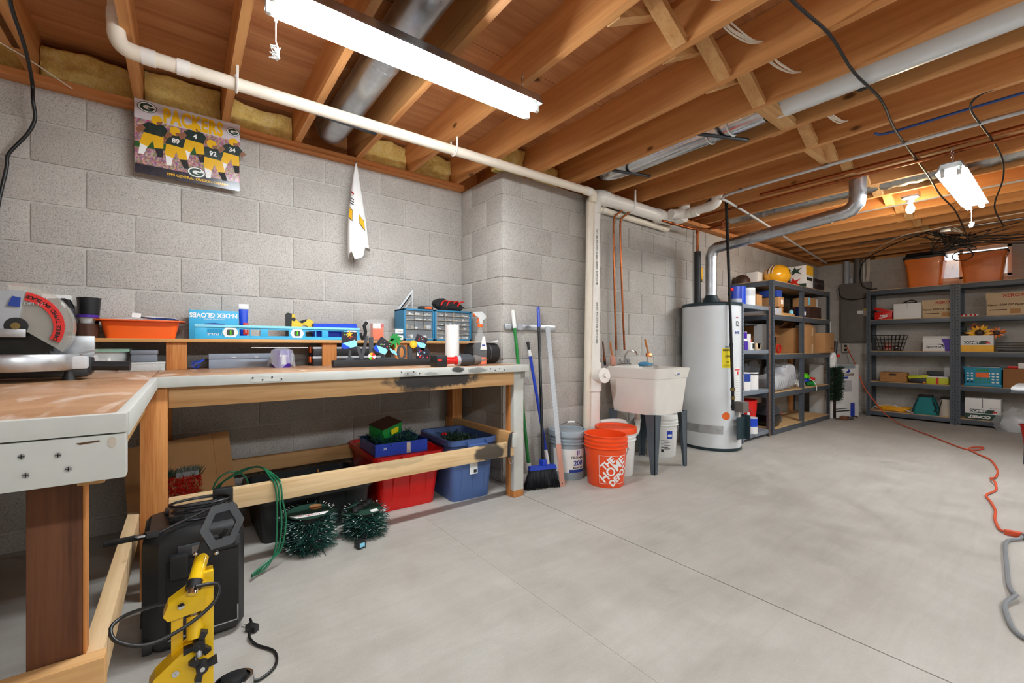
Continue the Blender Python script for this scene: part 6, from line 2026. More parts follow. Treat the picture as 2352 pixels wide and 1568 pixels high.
# paint shelf
paint_can('blue paint can at the left end of the top paint shelf', onS(4.79, 3, .10), .062, .19, 'pole_blue', 'canvas', (.1, .3, 'light_grey'))
paint_can('second blue can spattered pink on the top paint shelf', onS(4.93, 3, .12), .062, .2, 'deep_blue', 'sponge_pink')
paint_can('white gallon paint can with grey drips on the top paint shelf', onS(5.10, 3, .12), .085, .195, 'white_paper', 'quilt', (.55, .9, 'pale_grey'))
carton('cardboard_box', 'plain brown carton beside the white can on the paint shelf', 'box', .14, .2, .135, 'cardboard', onS(5.285, 3, .16), 0)
solo(MB().box(-.10, .10, -.08, .08, 0, .02, .004), 'red_tray', 'red_plastic', 'flat red tray under the brown carton edge on the paint shelf', 'tray', onS(5.22, 3, .3))
t = thing('foam_slab', 'pale pink foam slab on the side beam of the large shelving', 'foam', (5.62, 2.15, 1.372))
MB().box(-.12, .12, -.18, .18, 0, .075, .004).build('slab', 'quilt', t)
paint_can('purple and white gallon can with raised bail', onS(4.905, 2, .12), .083, .19, 'white_paper', 'purple', (.62, .98, 'purple'), .14)
paint_can('small purple jar beside the gallon can', onS(4.83, 2, .03), .035, .09, 'purple', 'purple')
paint_can('white quart can with a teal picture label', onS(5.12, 2, .14), .055, .17, 'white_plastic', 'white_plastic', (.1, .45, 'crate_teal'))
t = thing('white_canister', 'small white canister with black panel on the middle paint shelf', 'can', onS(4.98, 2, .035))
MB().lathe([(.001, 0), (.034, 0), (.034, .08), (.001, .08)], 18).build('body', 'white_plastic', t)
MB().box(-.012, .03, -.0352, -.03, .012, .068).build('panel', 'print_black', t)
t = thing('tan_tub', 'tan tub with drips at the front of the middle paint shelf', 'tub', onS(5.13, 2, .035))
MB().loft([[(x, y, z) for x, y in rrect(a, .06, .02)] for z, a in ((0, .10), (.07, .125), (.07, .12), (.01, .095))], True, True, True).build('tub_body', 'cardboard_tan', t)
jar('red_bottle', 'red squeeze bottle behind the tan tub', 'bottle', [(.001, 0), (.022, 0), (.022, .10), (.012, .13), (.001, .135)], 'red_plastic', onS(5.23, 2, .14), seg=14)
solo(MB().box(-.12, .12, -.01, .01, 0, .27, .003), 'foam_sheet', 'quilt', 'upright pale panel at the back of the middle paint shelf', 'panel', onS(5.24, 2, .32))
t = thing('grill_grate', 'dark slatted rack lying high on the middle paint shelf', 'rack', onS(5.2, 2, .20, .28))
for k in range(8):
    MB().box(-.14, .14, -.09 + .024 * k, -.08 + .024 * k, 0, .012).build('slat', 'dark_grey', t)
MB().box(-.14, -.13, -.09, .1, -.005, .0).box(.13, .14, -.09, .1, -.005, .0).build('side_rail', 'dark_grey', t)
paint_can('white rectangular solvent can at the left of the lower paint shelf', onS(4.83, 1, .08), .05, .17, 'white_paper', 'galvanised', (.1, .3, 'red'))
paint_can('gallon can with dark blue label and wire bail on the lower paint shelf', onS(4.99, 1, .12), .082, .19, 'white_paper', 'white_paper', (.5, .95, 'print_blue'))
paint_can('white gallon can with black lettering band on the lower paint shelf', onS(5.18, 1, .12), .084, .188, 'white_paper', 'galvanised', (.84, .92, 'print_black'))
t = pail('bucket', 'red bucket with white drips on the bottom paint shelf', onS(5.21, 0, .2), 'red_plastic', .115, .135, .33, False, handle=(R(40), R(50), True))
curved_patch(t, 'white_print', 'print_white', .126, .08, .2, A_(5.2, 2.1) + .35, A_(5.2, 2.1) + .55, .06)
paint_can('blue and white paint can in front of the red bucket', onS(5.0, 0, .035), .062, .17, 'white_paper', 'pale_grey', (.45, .95, 'deep_blue'))
paint_can('small blue spray can at the left of the bottom paint shelf', onS(4.88, 0, .03), .03, .15, 'pole_blue', 'white_plastic', (.3, .4, 'white_paper'), name='spray_can')

# large shelving: top
def helmet(label, loc, rz, s):
    t = thing('football_helmet', label, 'helmet', loc, rz)
    mb = MB()
    rings = []
    n, m_ = 22, 28
    for i in range(n + 1):
        ph = PI * (.02 + .80 * i / n)
        ring = []
        for j in range(m_):
            a = 2 * PI * j / m_
            x = .138 * math.sin(ph) * math.cos(a) * 1.12
            y = .138 * math.sin(ph) * math.sin(a) * .92
            z = .125 * math.cos(ph) + .115
            if z < .06 and x > .05:
                x = .05 + (x - .05) * max(0.05, (z - .0) / .06)
            ring.append((x * s, y * s, max(z, .008) * s))
        rings.append(ring)
    mb.loft(rings, True, True, False)
    mb.build('shell', 'helmet_gold', t)
    for y, m2, w_ in ((0, 'print_white', .018), (-.02, 'green_dark', .008), (.02, 'green_dark', .008), (-.032, 'print_white', .006), (.032, 'print_white', .006)):
        mb = MB()
        arc = [R(10 + 165 * k / 20) for k in range(21)]
        def pt(a, yy, k=1.012):
            c = math.sqrt(max(0, 1 - (yy / .127) ** 2))
            return (.1546 * k * math.cos(a) * c * s, yy * s, (.125 * k * math.sin(a) * c + .115) * s)
        mb.loft([[pt(a, y - w_ / 2) for a in arc], [pt(a, y + w_ / 2) for a in arc]], False, False, False)
        mb.build('stripe', m2, t)
    for k in range(4):
        zz = .03 + .022 * k
        pts = [(.16 * math.cos(a) * s * (1 + .10 * (k < 3)), .105 * math.sin(a) * s, zz * s) for a in [R(-75 + 150 * q / 12) for q in range(13)]]
        MB().tube(pts, .005 * s, 6).build('face_bar', 'green_dark', t)
    MB().cyl((.172 * s, .0, .03 * s), (.168 * s, 0, .10 * s), .005 * s, 6).build('face_bar', 'green_dark', t)
    return t
t = helmet('gold football helmet with green and white emblem on the top shelf', onA(6.02, 4, .16), R(-10), 1.06)
e = MB()
eo = MB().prism(circ(.044, 24, 0, 0, .030), -.0006, .0006, 'Y').build('oval_emblem', 'green_dark', t)
eo.location = (.045, -.131, .152)
eo.rotation_euler = (R(-16), 0, R(14))
MB().prism(circ(.040, 24, 0, 0, .026), -.0012, -.0004, 'Y').build('emblem_field', 'print_white', eo)
g = [(.032 * math.cos(R(38 + 288 * k / 20)), .021 * math.sin(R(38 + 288 * k / 20))) for k in range(21)] + [(.033, .001), (.003, .001), (.003, -.007), (.016, -.007)] + [(.017 * math.cos(R(38 + 270 * k / 20)), .010 * math.sin(R(38 + 270 * k / 20))) for k in range(20, -1, -1)]
MB().prism(g, -.0018, -.0010, 'Y').build('letter_g', 'green_dark', eo)
def star_mark(parent, x, z, s, mat, y):
    MB().prism([(x - 1.5*s, z + .05*s), (x - .3*s, z + .15*s), (x, z + .75*s), (x + .25*s, z + .2*s), (x + 1.1*s, z + .5*s), (x + .5*s, z - .1*s), (x + 1.0*s, z - .7*s), (x + .15*s, z - .35*s), (x - .5*s, z - .8*s), (x - .4*s, z - .25*s)], y - .0008, y, 'Y').build('star_print', mat, parent)
t = carton('paper_carton', 'white and orange paper carton with green star beside the helmet, upper of two', 'box', .24, .24, .12, 'white_paper', onA(6.62, 4, .13, .166), R(-90))
star_mark(t, .0, .06, .07, 'green_dark', -.1205)
MB().box(.1195, .1212, -.12, .12, .0, .12).build('orange_end', 'gold', t)
t = carton('paper_carton', 'white paper carton with red star beside the helmet, lower of two', 'box', .24, .24, .158, 'white_paper', onA(6.62, 4, .13), R(-90))
star_mark(t, -.02, .08, .075, 'red', -.1205)
MB().prism([(-.12, .0), (.12, .0), (.12, .05), (.02, .05), (-.12, .02)], -.1212, -.1202, 'Y').build('green_print', 'green_dark', t)
MB().box(.1195, .1212, -.10, .08, .09, .13).build('dark_print', 'print_black', t)
t = thing('black_case', 'black plastic tool case at the right end of the top shelf', 'case', onA(7.06, 4, .15))
MB().box(-.18, .18, -.12, .12, 0, .15, .01).build('case_body', 'black_plastic', t)
MB().box(-.182, .182, -.122, .122, .085, .095, .003).build('seam', 'dark_grey', t)
MB().box(-.06, .06, -.135, -.12, .05, .075, .004).build('handle', 'black_gloss', t)
carton('white_carton', 'plain white carton behind the helmet on the top shelf', 'box', .14, .12, .16, 'white_paper', onA(5.82, 4, .33), 0)
t = thing('brown_bowl', 'upturned dark bowl at the left back of the top shelf', 'bowl', onA(5.55, 4, .36))
MB().lathe([(.09, 0), (.085, .05), (.06, .09), (.02, .11), (.001, .112)], 22).build('bowl', 'brown_box', t)
# second shelf down
t = carton('cardboard_box', 'brown carton with white label under the blue box', 'box', .15, .2, .11, 'cardboard', onA(5.68, 3, .10, .10), 0)
MB().box(.0, .055, -.1012, -.0995, .03, .08).build('label', 'white_paper', t)
solo(MB().box(-.09, .09, -.06, .06, 0, .0925, .003), 'wooden_crate', 'cardboard_dark', 'low dark carton under the labelled brown carton', 'box', onA(5.68, 3, .11))
solo(MB().box(-.085, .07, -.09, .09, 0, .075, .003), 'shoe_box', 'print_blue', 'dark blue shoe box with orange corner on the brown carton', 'box', onA(5.675, 3, .10, .2145))
t = carton('cardboard_box', 'big dark brown carton at the back of the second shelf', 'box', .62, .16, .305, 'cardboard_dark', onA(6.08, 3, .34), 0)
MB().box(.12, .30, -.081, -.0795, .18, .30).build('white_label', 'white_paper', t)
jar('honey_bottle', 'amber bottle with white cap on the second shelf', 'bottle', [(.001, 0), (.036, 0), (.037, .10), (.03, .12), (.001, .125)], 'amber', onA(6.10, 3, .16), [(.001, .122), (.018, .122), (.018, .15), (.001, .15)], 'white_plastic')
solo(MB().box(-.2, .2, -.05, .05, 0, .028, .003), 'wood_plank', 'pine_x', 'short pine plank lying at the front of the second shelf', 'plank', onA(5.98, 3, .07), R(3))
t = thing('bottle_blue', 'small light blue bottle beside the pine plank', 'bottle', onA(6.28, 3, .10))
MB().lathe([(.001, 0), (.025, 0), (.025, .07), (.012, .09), (.001, .095)], 16).build('body', 'sky_blue', t)
t = thing('mascot_mug', 'dark blue mug with white front on the second shelf right bay', 'mug', onA(6.52, 3, .08))
MB().lathe([(.001, 0), (.05, 0), (.052, .11), (.045, .13), (.001, .13)], 18).build('mug_body', 'print_blue', t)
MB().prism([(-.02, .03), (.02, .03), (.024, .08), (0, .06), (-.024, .08)], -.054, -.048, 'Y').build('white_front', 'print_white', t)
solo(MB().box(-.22, .22, -.10, .10, 0, .155, .004), 'wooden_chest', 'brown_box', 'dark brown wooden chest in the right bay of the second shelf', 'chest', onA(6.93, 3, .14))
t = carton('cardboard_box', 'long brown carton on the dark wooden chest', 'box', .40, .16, .12, 'cardboard', onA(6.90, 3, .14, .163), 0)
MB().box(-.17, -.09, -.0812, -.0795, .02, .115).build('blue_label', 'sky_blue', t)
MB().box(.13, .19, -.0812, -.0795, .01, .11).build('blue_label', 'pale_grey', t)
# middle shelf
t = carton('cardboard_box', 'tall brown carton with open flaps on the middle shelf', 'box', .36, .28, .32, 'cardboard', onA(6.60, 2, .14), 0, flaps=.10)
MB().box(.06, .10, -.1412, -.1395, .22, .32).box(.06, .10, -.1412, -.1395, .0, .11).build('tape', 'cardboard_tan', t)
t = carton('cardboard_box', 'brown carton with dark print overhanging the middle shelf end', 'box', .36, .30, .265, 'cardboard', onA(7.16, 2, .10), 0)
MB().box(.03, .13, -.1512, -.1495, .05, .065).build('print_line', 'print_brown', t)
solo(MB().box(-.30, .30, -.08, .08, 0, .36, .003), 'cardboard_box', 'cardboard_dark', 'large dark carton filling the left bay of the middle shelf', 'box', onA(6.05, 2, .33))
solo(MB().box(-.012, .012, -.10, .10, 0, .345, .002), 'white_board', 'white_paper', 'narrow white board standing beside the left post', 'board', onA(5.53, 2, .12))
t = thing('waste_bin', 'small black bin with a lid on the middle shelf', 'bin', onA(5.70, 2, .14))
MB().loft([[(x, y, z) for x, y in rrect(a, a, .02)] for z, a in ((0, .11), (.20, .14))], True, True, True).build('bin_body', 'black_plastic', t)
MB().box(-.08, .12, -.08, .08, .20, .21, .003).build('bin_lid', 'cardboard_dark', t)
solo(MB().box(-.04, .04, -.02, .02, 0, .022, .003), 'tape_measure', 'white_plastic', 'small white and purple pack on the black bin', 'pack', onA(5.68, 2, .10, .2175))
t = thing('red_tape', 'loop of red ribbon beside the black bin', 'ribbon', onA(5.90, 2, .10))
MB().lathe([(.05, -.01), (.055, -.01), (.055, .01), (.05, .01), (.05, -.01)], 20, 'Y', (0, 0, .056)).build('loop', 'red', t)
t = thing('plastic_sack', 'clear plastic sack behind the cartons at the end of the middle shelf', 'bag', onA(7.08, 2, .35))
lump('b', None, '', '', None, .14, .07, .16, 8, .25).build('film', 'film_plastic', t)
# lower shelf
def quilted(label, loc, sx, sy, sz, seed, mat='quilt'):
    t = thing('moving_blanket', label, 'blanket', loc)
    mb = MB()
    n = 34
    rings = []
    for i in range(17):
        ph = PI * i / 16
        ring = []
        for j in range(n):
            a = 2 * PI * j / n
            d = Vector((math.sin(ph) * math.cos(a), math.sin(ph) * math.sin(a), -math.cos(ph)))
            q = Vector((abs(d.x) ** .55 * (1 if d.x > 0 else -1), abs(d.y) ** .55 * (1 if d.y > 0 else -1), abs(d.z) ** .6 * (1 if d.z > 0 else -1)))
            k = 1 + .10 * noise.noise(d * 2.4 + Vector((seed, 0, 0))) + .05 * noise.noise(d * 7 + Vector((0, seed, 0)))
            ring.append((q.x * sx * k, q.y * sy * k, max(0, (q.z + 1) * sz * k - .02 * sz)))
        rings.append(ring)
    mb.loft(rings, True, False, False)
    mb.build('folded_blanket', mat, t)
    for k in range(7):
        x = -sx * .8 + 1.6 * sx * k / 6
        MB().tube([(x, -sy * 1.005, .06 * sz + .01), (x + .06, -sy * 1.02, sz * 1.2)], .002, 4).build('quilt_stitch', 'quilt_dark', t)
    return t
quilted('pale grey quilted blanket spilling over the lower shelf front', onA(5.74, 1, .12), .19, .12, .10, 1)
quilted('grey quilted blanket folded upright beside the pale one', onA(6.12, 1, .17), .19, .14, .155, 3)
quilted('darker folded blanket at the back of the lower shelf', onA(5.72, 1, .35), .2, .07, .17, 5, 'quilt_dark')
t = thing('plastic_bags', 'heap of green and blue plastic shopping bags on the lower shelf', 'bags', onA(6.78, 1, .14))
for k, (x, z, s, m_) in enumerate(((-.12, 0, .09, 'white_plastic'), (.02, .05, .08, 'deep_blue'), (-.05, .10, .075, 'lime'), (.10, .0, .08, 'green'), (.08, .07, .05, 'red'))):
    lump('b', None, '', '', None, s, s * .7, s * .55, k + 3, .35).xf(Matrix.Translation((x, -.02 * k, z))).build('bag', m_, t)
MB().tube(spline([(-.05, -.10, .1), (.0, -.13, .06), (-.02, -.16, .0), (-.04, -.165, -.05)], 5), .004, 5).build('loose_tie', 'white_plastic', t)
t = thing('plastic_sack', 'grey translucent sack hanging in the right bay of the lower shelf', 'bag', onA(6.95, 1, .33))
lump('b', None, '', '', None, .18, .07, .17, 12, .3).build('film', 'film_plastic', t)
# floor shelf
t = thing('portable_grill', 'black portable grill with chrome handle on the bottom shelf', 'grill', onA(5.72, 0, .18))
MB().loft([[(x, y, z) for x, y in rrect(a, .24, .05)] for z, a in ((.0, .22), (.05, .30), (.13, .30))], True, True, True).build('firebox', 'black_gloss', t)
MB().loft([[(x, y, z) for x, y in rrect(a, b, .05)] for z, a, b in ((.135, .30, .24), (.21, .28, .22), (.25, .20, .16))], True, True, True).build('hood', 'dark_grey', t)
MB().tube([(.05, -.12, .15), (.05, -.16, .15), (.17, -.16, .15), (.17, -.12, .15)], .008, 8).build('handle', 'chrome', t)
MB().box(.13, .15, -.125, -.115, .03, .11, .003).build('latch', 'galvanised', t)
solo(MB().box(-.045, .045, -.02, .02, 0, 1.05, .002), 'lumber_board', 'joist_wood', 'upright stud standing behind the right end of the shelving', 'board', (7.28, 2.385, 0))

# ------------------------------------------------------------------ far corner
t = thing('tree_box', 'tall white and blue carton standing in the far corner', 'box', (7.755, 2.035, 0), R(-16))
MB().box(-.28, .28, -.17, .13, 0, .745, .003).build('carton_body', 'white_paper', t)
MB().box(.10, .19, -.1712, -.1695, .0, .20).build('blue_column', 'pole_blue', t)
MB().box(-.26, .20, -.1712, -.1695, .69, .744).build('blue_band', 'bucket_grey', t)
MB().box(.2795, .2812, -.16, .12, .0, .22).build('blue_side', 'pole_blue', t)
text('R BACK BOOSTER', .042, 'print_brown', t, (.0, -.1716, .60), FACE_NY, 1, bold=.0012)
MB().prism([(.0, .64), (.05, .62), (.10, .65), (.06, .685), (.04, .66)], -.1716, -.1695, 'Y').build('blue_logo', 'pole_blue', t)
MB().box(-.12, .05, -.1712, -.1695, .545, .575).build('blue_tag', 'pole_blue', t)
MB().box(-.10, .12, -.1712, -.1695, .36, .52).build('grey_picture', 'quilt', t)
MB().box(-.25, .08, -.1716, -.1695, .085, .10).box(-.22, .02, -.1716, -.1695, .12, .13).build('print_line', 'print_black', t)
t = thing('christmas_tree', 'dark green artificial tree branches behind the shelving end', 'tree', (7.455, 1.93, 0))
MB().cyl((0, 0, 0), (0, 0, .70), .015, 8).build('trunk', 'brown_box', t)
sprigs(t, 'needles', 'fir_green', lambda rr: (lambda z, a, q: ((q * .05 * math.cos(a), q * .05 * math.sin(a), z), (math.cos(a), math.sin(a), .25 + .4 * rr.random()), .07))(.25 + .45 * rr.random(), rr.uniform(0, 2 * PI), rr.random()), 900, .006, 3, 17)
t = thing('white_sack', 'white plastic bag with red print hanging above the tree', 'bag', (7.44, 1.97, .705))
lump('b', None, '', '', None, .07, .07, .15, 21, .25).build('film', 'white_plastic', t)
MB().sphere((-.02, -.09, .17), .02, 10, 8).build('red_print', 'red_plastic', t)
t = thing('white_tube', 'white crumpled foam sheet hanging at the shelving end', 'sheet', (7.40, 1.985, .99))
MB().loft([[(x, y, z) for x, y in rrect(a, .05, .01)] for z, a in ((0, .06), (.1, .05), (.25, .055), (.36, .02))], True, True, True).build('sheet', 'white_paper', t)
pipe_thing('power_cable', 'brown cord coiled on the floor before the tall white carton', 'cord', [(7.37, 1.90, .008), (7.46, 1.83, .008), (7.62, 1.86, .008), (7.66, 1.80, .01), (7.50, 1.78, .008), (7.60, 1.76, .008), (7.78, 1.82, .01), (7.84, 1.78, .008), (7.72, 1.76, .008)], .006, 'cord_brown')
solo(MB().box(-.05, .05, -.04, .04, 0, .05, .003), 'wood_block', 'walnut_z', 'small wooden block at the foot of the shelving end', 'block', (7.43, 1.82, 0))

t = thing('breaker_panel', 'tall grey electrical breaker panel on the far wall', 'electrical panel', (XF, 1.93, 1.52))
MB().box(-.085, -.002, -.175, .175, -.45, .45, .004).build('cabinet', 'panel_grey', t)
MB().box(-.095, -.085, -.165, .165, -.44, .28, .003).build('door', 'panel_grey', t)
MB().box(-.097, -.094, -.11, .09, -.40, .24, .002).build('door_panel', 'panel_grey', t)
MB().box(-.0985, -.096, -.115, -.025, -.03, .02).build('white_label', 'white_paper', t)
MB().box(-.105, -.095, -.165, -.10, -.06, .05).build('yellow_label', 'canvas', t)
MB().box(-.106, -.1045, -.16, -.105, .03, .045).build('label_stripe', 'sticker_yellow', t)
MB().cyl((-.04, .11, .45), (-.04, .11, .80), .035, 16).build('service_conduit', 'light_grey', t)
MB().cyl((-.04, -.02, .45), (-.04, -.02, .82), .04, 16).build('service_conduit', 'panel_grey', t)
MB().cyl((-.04, -.09, .45), (-.04, -.09, .80), .008, 8).build('cable', 'white_plastic', t)
for k in range(3):
    MB().tube(spline([(-.04, -.11 - .015 * k, .45), (-.05, -.13 - .012 * k, .60), (-.04, -.12 - .015 * k, .80)], 5), .006, 6).build('cable', 'cord_white', t)
MB().box(-.07, -.03, .03, .07, .45, .53, .003).build('ground_block', 'light_grey', t)
t = thing('wall_outlet', 'cream wall outlet under the breaker panel', 'outlet', (XF, 2.05, .98))
MB().box(-.05, -.002, -.045, .045, -.07, .07, .004).build('outlet_box', 'canvas', t)
for z in (-.03, .03):
    MB().box(-.054, -.049, -.018, .018, z - .018, z + .018, .003).build('socket', 'print_black', t)
t = thing('wrapping_paper', 'rolls of red wrapping paper standing in the tall carton', 'paper rolls', (7.80, 2.02, .745))
MB().cyl((-.1, .02, .001), (-.12, .03, .30), .02, 12).build('roll', 'tinsel_red', t)
MB().cyl((.0, .0, .001), (.06, .0, .33), .022, 12).build('roll', 'black_plastic', t)
MB().cyl((-.05, .06, .001), (-.06, .07, .22), .02, 12).build('roll', 'white_plastic', t)

# far shelves, left unit
t = thing('shoe_box', 'red shoe box with white lettering and tilted lid', 'box', onB(1.575, 3, .12), R(-90))
MB().box(-.09, .09, -.08, .10, 0, .105, .003).build('box_body', 'red_plastic', t)
text('NIKE', .035, 'print_white', t, (.0, -.0812, .052), FACE_NY, 1, bold=.002, shear=.3)
MB().prism([(-.05, .018), (-.02, .012), (.075, .055), (-.015, .03), (-.035, .032)], -.0818, -.0798, 'Y').build('swoosh', 'print_white', t)
o = MB().box(-.10, .10, -.05, .05, -.02, .02, .003).build('lid', 'red_plastic', t)
o.location = (-.01, .02, .135)
o.rotation_euler = (0, R(18), 0)
t = carton('white_carton', 'plain white carton with cables on top, between red box and paper carton', 'box', .265, .24, .21, 'white_paper', onB(1.335, 3, .15), R(-90))
MB().box(-.002, .002, -.1212, -.1195, .15, .21).build('flap_slit', 'light_grey', t)
pipe_thing('loose_cables', 'black cables heaped on the plain white carton', 'cable', [(8.25, 1.40, 1.60), (8.25, 1.36, 1.625), (8.24, 1.30, 1.64), (8.25, 1.26, 1.61), (8.27, 1.33, 1.605), (8.24, 1.38, 1.61), (8.25, 1.30, 1.605)], .008, 'cord_black')
def xerox(label, loc, w, h):
    t = carton('paper_carton', label, 'box', w, .22, h, 'cardboard_tan', loc, R(-90), lid=.075)
    text('XEROX', .052, 'print_red', t, (w * .22, -.1152, h - .038), FACE_NY, .95, bold=.001)
    text('Xerox 4200 DP Paper', .034, 'print_brown', t, (0, -.1112, h * .46), FACE_NY, w / .315, bold=.001, shear=.25)
    MB().box(-w * .44, w * .44, -.1112, -.1097, h * .33, h * .335).build('rule_line', 'print_brown', t)
    MB().box(-w * .44, w * .05, -.1112, -.1097, h * .22, h * .26).build('small_print', 'print_brown', t)
    MB().box(w * .12, w * .40, -.1110, -.1097, h * .06, h * .27).build('small_print', 'cardboard', t)
    return t
xerox('tan copier paper carton on the left far unit, partly behind the post', onB(1.055, 3, .175), .28, .235)
t = thing('wire_basket', 'black wire basket with jars on the left far unit', 'basket', onB(1.525, 2, .14), R(-90))
def bk(z):
    k = .7 + .3 * z / .22
    return [(-.165 * k, -.10 * k, z), (.165 * k, -.10 * k, z), (.165 * k, .10 * k, z), (-.165 * k, .10 * k, z), (-.165 * k, -.10 * k, z)]
for z in (.004, .06, .11, .16, .22):
    MB().tube(bk(z), .004, 5).build('wire_ring', 'black_matte', t)
mb = MB()
for k in range(9):
    f = -1 + 2 * k / 8
    for y in (-.10, .10):
        mb.tube([(f * .165 * .7, y * .7, .004), (f * .165, y, .22)], .003, 4)
mb.build('upright_wires', 'black_matte', t)
MB().lathe([(.001, 0), (.04, 0), (.04, .12), (.001, .12)], 16, 'Z', (-.02, -.02, .006)).build('tin', 'sponge_pink', t)
MB().lathe([(.0405, .03), (.0405, .06)], 16, 'Z', (-.02, -.02, .006)).build('tin_band', 'red', t)
MB().sphere((.07, -.03, .05), .035, 12, 8).build('foil_ball', 'foil', t)
t = carton('paper_carton', 'white carton with purple side and dark swoosh lettering', 'box', .27, .22, .165, 'white_paper', onB(1.055, 2, .165), R(-90), flaps=.04)
text('Spectrum', .044, 'print_black', t, (-.025, -.1112, .058), FACE_NY, .95, bold=.0006)
MB().prism([(.065, 0), (.135, 0), (.135, .165), (.03, .165), (.06, .08)], -.1112, -.1097, 'Y').build('purple_print', 'purple', t)
MB().prism([(-.10, .085), (.02, .10), (.055, .085), (.05, .065), (.03, .085), (-.02, .092)], -.1116, -.1102, 'Y').build('swoosh', 'print_black', t)
t = thing('wicker_basket', 'woven brown basket with a hand hole', 'basket', onB(1.48, 1, .14), R(-90))
MB().box(-.135, .135, -.09, .09, 0, .135, .012).build('basket_core', 'wicker', t)
mb = MB()
for r_k in range(8):
    z = .012 + .0165 * r_k
    for c in range(13):
        x = -.125 + .0205 * c + (.010 if r_k % 2 else 0)
        if 2 < r_k < 7 and -.045 < x < .045 and r_k > 4:
            continue
        mb.sphere((x, -.091, z), .011, 6, 4, 1, .5, .75)
mb.build('weave', 'cardboard', t)
MB().prism(rrect(.075, .024, .011), -.0985, -.088, 'Y').xf(Matrix.Translation((0, 0, .105))).build('hand_hole', 'brown_box', t)
t = thing('lime_box', 'lime green box lid tilted over a black item', 'box', onB(1.24, 1, .14), R(-90))
o = MB().box(-.095, .095, -.06, .06, -.02, .02, .003).build('lid', 'yellow_green', t)
o.location = (0, 0, .085)
o.rotation_euler = (0, R(-5), 0)
MB().box(-.07, .09, -.05, .05, 0, .062, .003).build('inner_tray', 'black_plastic', t)
MB().sphere((.06, -.055, .01), .018, 10, 8).build('orange_knob', 'amber', t)
t = thing('black_tray', 'flat black tray standing behind the lime boxes', 'tray', onB(1.09, 1, .26), R(-90))
MB().box(-.09, .09, -.03, .03, 0, .165, .004).build('tray_body', 'black_plastic', t)
for k in range(4):
    MB().box(-.09, .09, -.033, -.029, .09 + .018 * k, .098 + .018 * k).build('ridge', 'dark_grey', t)
t = thing('lime_box', 'lime green box with a red ribbon beside the post', 'box', onB(1.06, 1, .12), R(-90))
MB().box(-.10, .10, -.05, .05, 0, .085, .003).build('box_body', 'yellow_green', t)
MB().box(-.012, .012, -.0515, .0515, 0, .0865).build('ribbon', 'red', t)
MB().box(-.09, .09, -.045, .045, .085, .10, .003).build('paper', 'white_paper', t)
t = thing('clear_scoop', 'clear plastic container tipped on the lime box', 'container', onB(.98, 1, .09, .108), R(-90))
MB().loft([[(x + .03 * z / .12, y, z) for x, y in rrect(a, .06, .01)] for z, a in ((0, .05), (.10, .09), (.12, .10))], True, True, False).build('shell', 'film_plastic', t)
mb = MB()
for k in range(5):
    rr = .10 + .01 * k
    mb.tube([(rr * 1.3 * math.cos(a), rr * .6 * math.sin(a), .012 + .012 * k + .004 * math.sin(3 * a)) for a in [2*PI*q/22 for q in range(23)]], .006, 6)
o = solo(mb, 'yellow_cord', 'gold', 'coiled yellow extension cord on the bottom of the left unit', 'cord', onB(1.49, 0, .14))
o.rotation_euler = (0, 0, R(-90))
pipe_thing('white_cable', 'loose white cord over the coiled yellow one', 'cord', [(8.24, 1.70, .12), (8.26, 1.60, .16), (8.25, 1.48, .17), (8.22, 1.38, .13), (8.20, 1.30, .10), (8.18, 1.24, .095)], .006, 'white_plastic')
def soft_bag(name, label, loc, w, d, h, mat, top=.55, flap='black_cloth'):
    t = thing(name, label, 'bag', loc, R(-90))
    mb = MB()
    rings = []
    for z, k in ((0, .96), (.06, 1), (h * .5, .9), (h * .85, top + .12), (h, top)):
        rings.append([(x * k * (1 + .03 * math.sin(7 * i + z * 40)), y * (k * .6 + .4), z) for i, (x, y) in enumerate(rrect(w, d, .05, 4))])
    mb.loft(rings, True, True, True)
    mb.build('bag_body', mat, t)
    MB().box(-w * top * .55, w * top * .45, -d * .30, d * .30, h - .02, h + .03, .012).build('top_flap', flap, t)
    MB().tube(spline([(w * .3, -d * .45, h * .75), (w * .42, -d * .52, h * .4), (w * .35, -d * .54, .05)], 5), .008, 6).build('strap', flap, t)
    for x in (-.42, .42):
        MB().tube(spline([(w * x * 1.1, -d * .5, .02), (w * x * .9, -d * .47, h * .5), (w * x * .62, -d * .40, h * .95)], 4), .004, 5).build('seam', flap, t)
    return t
soft_bag('duffel_bag', 'teal fabric bag with black flap on the bottom of the left unit', onB(1.17, 0, .14), .25, .2, .23, 'teal_bag')
soft_bag('canvas_bag', 'beige fabric bag partly behind the post', onB(.985, 0, .14), .13, .18, .22, 'canvas', .75)

# far shelves, right unit
def far_tote(label, yc, w, h, lidmat):
    t = thing('storage_tote', label, 'tote', onB(yc, 4, .16), R(-90))
    MB().loft([[(x, y, z) for x, y in rrect(w * k, .26 * k, .03)] for z, k in ((0, .82), (h * .82, .97), (h * .82, 1.02), (h, 1.04))], True, True, True).build('tote_body', 'tote_orange', t)
    if lidmat:
        MB().loft([[(x, y, z) for x, y in rrect(w * k, .26 * k, .03)] for z, k in ((h - .01, 1.10), (h + .02, 1.10), (h + .035, 1.0), (h + .075, .96))], True, True, True).build('lid', lidmat, t)
    else:
        MB().loft([[(x, y, z) for x, y in rrect(w * k, .26 * k, .03)] for z, k in ((h, 1.09), (h + .012, 1.09))], True, True, True).build('lid', 'black_plastic', t)
        MB().loft([[(x, y, z) for x, y in rrect(w * k, .26 * k, .03)] for z, k in ((h - .035, 1.06), (h - .02, 1.07))], True, True, True).build('rim', 'tote_orange', t)
    return t
far_tote('orange tote with ribbed black lid on the left far unit', 1.18, .36, .39, 'black_plastic')
far_tote('orange tote under the cable tangle on the right far unit', .68, .37, .37, None)
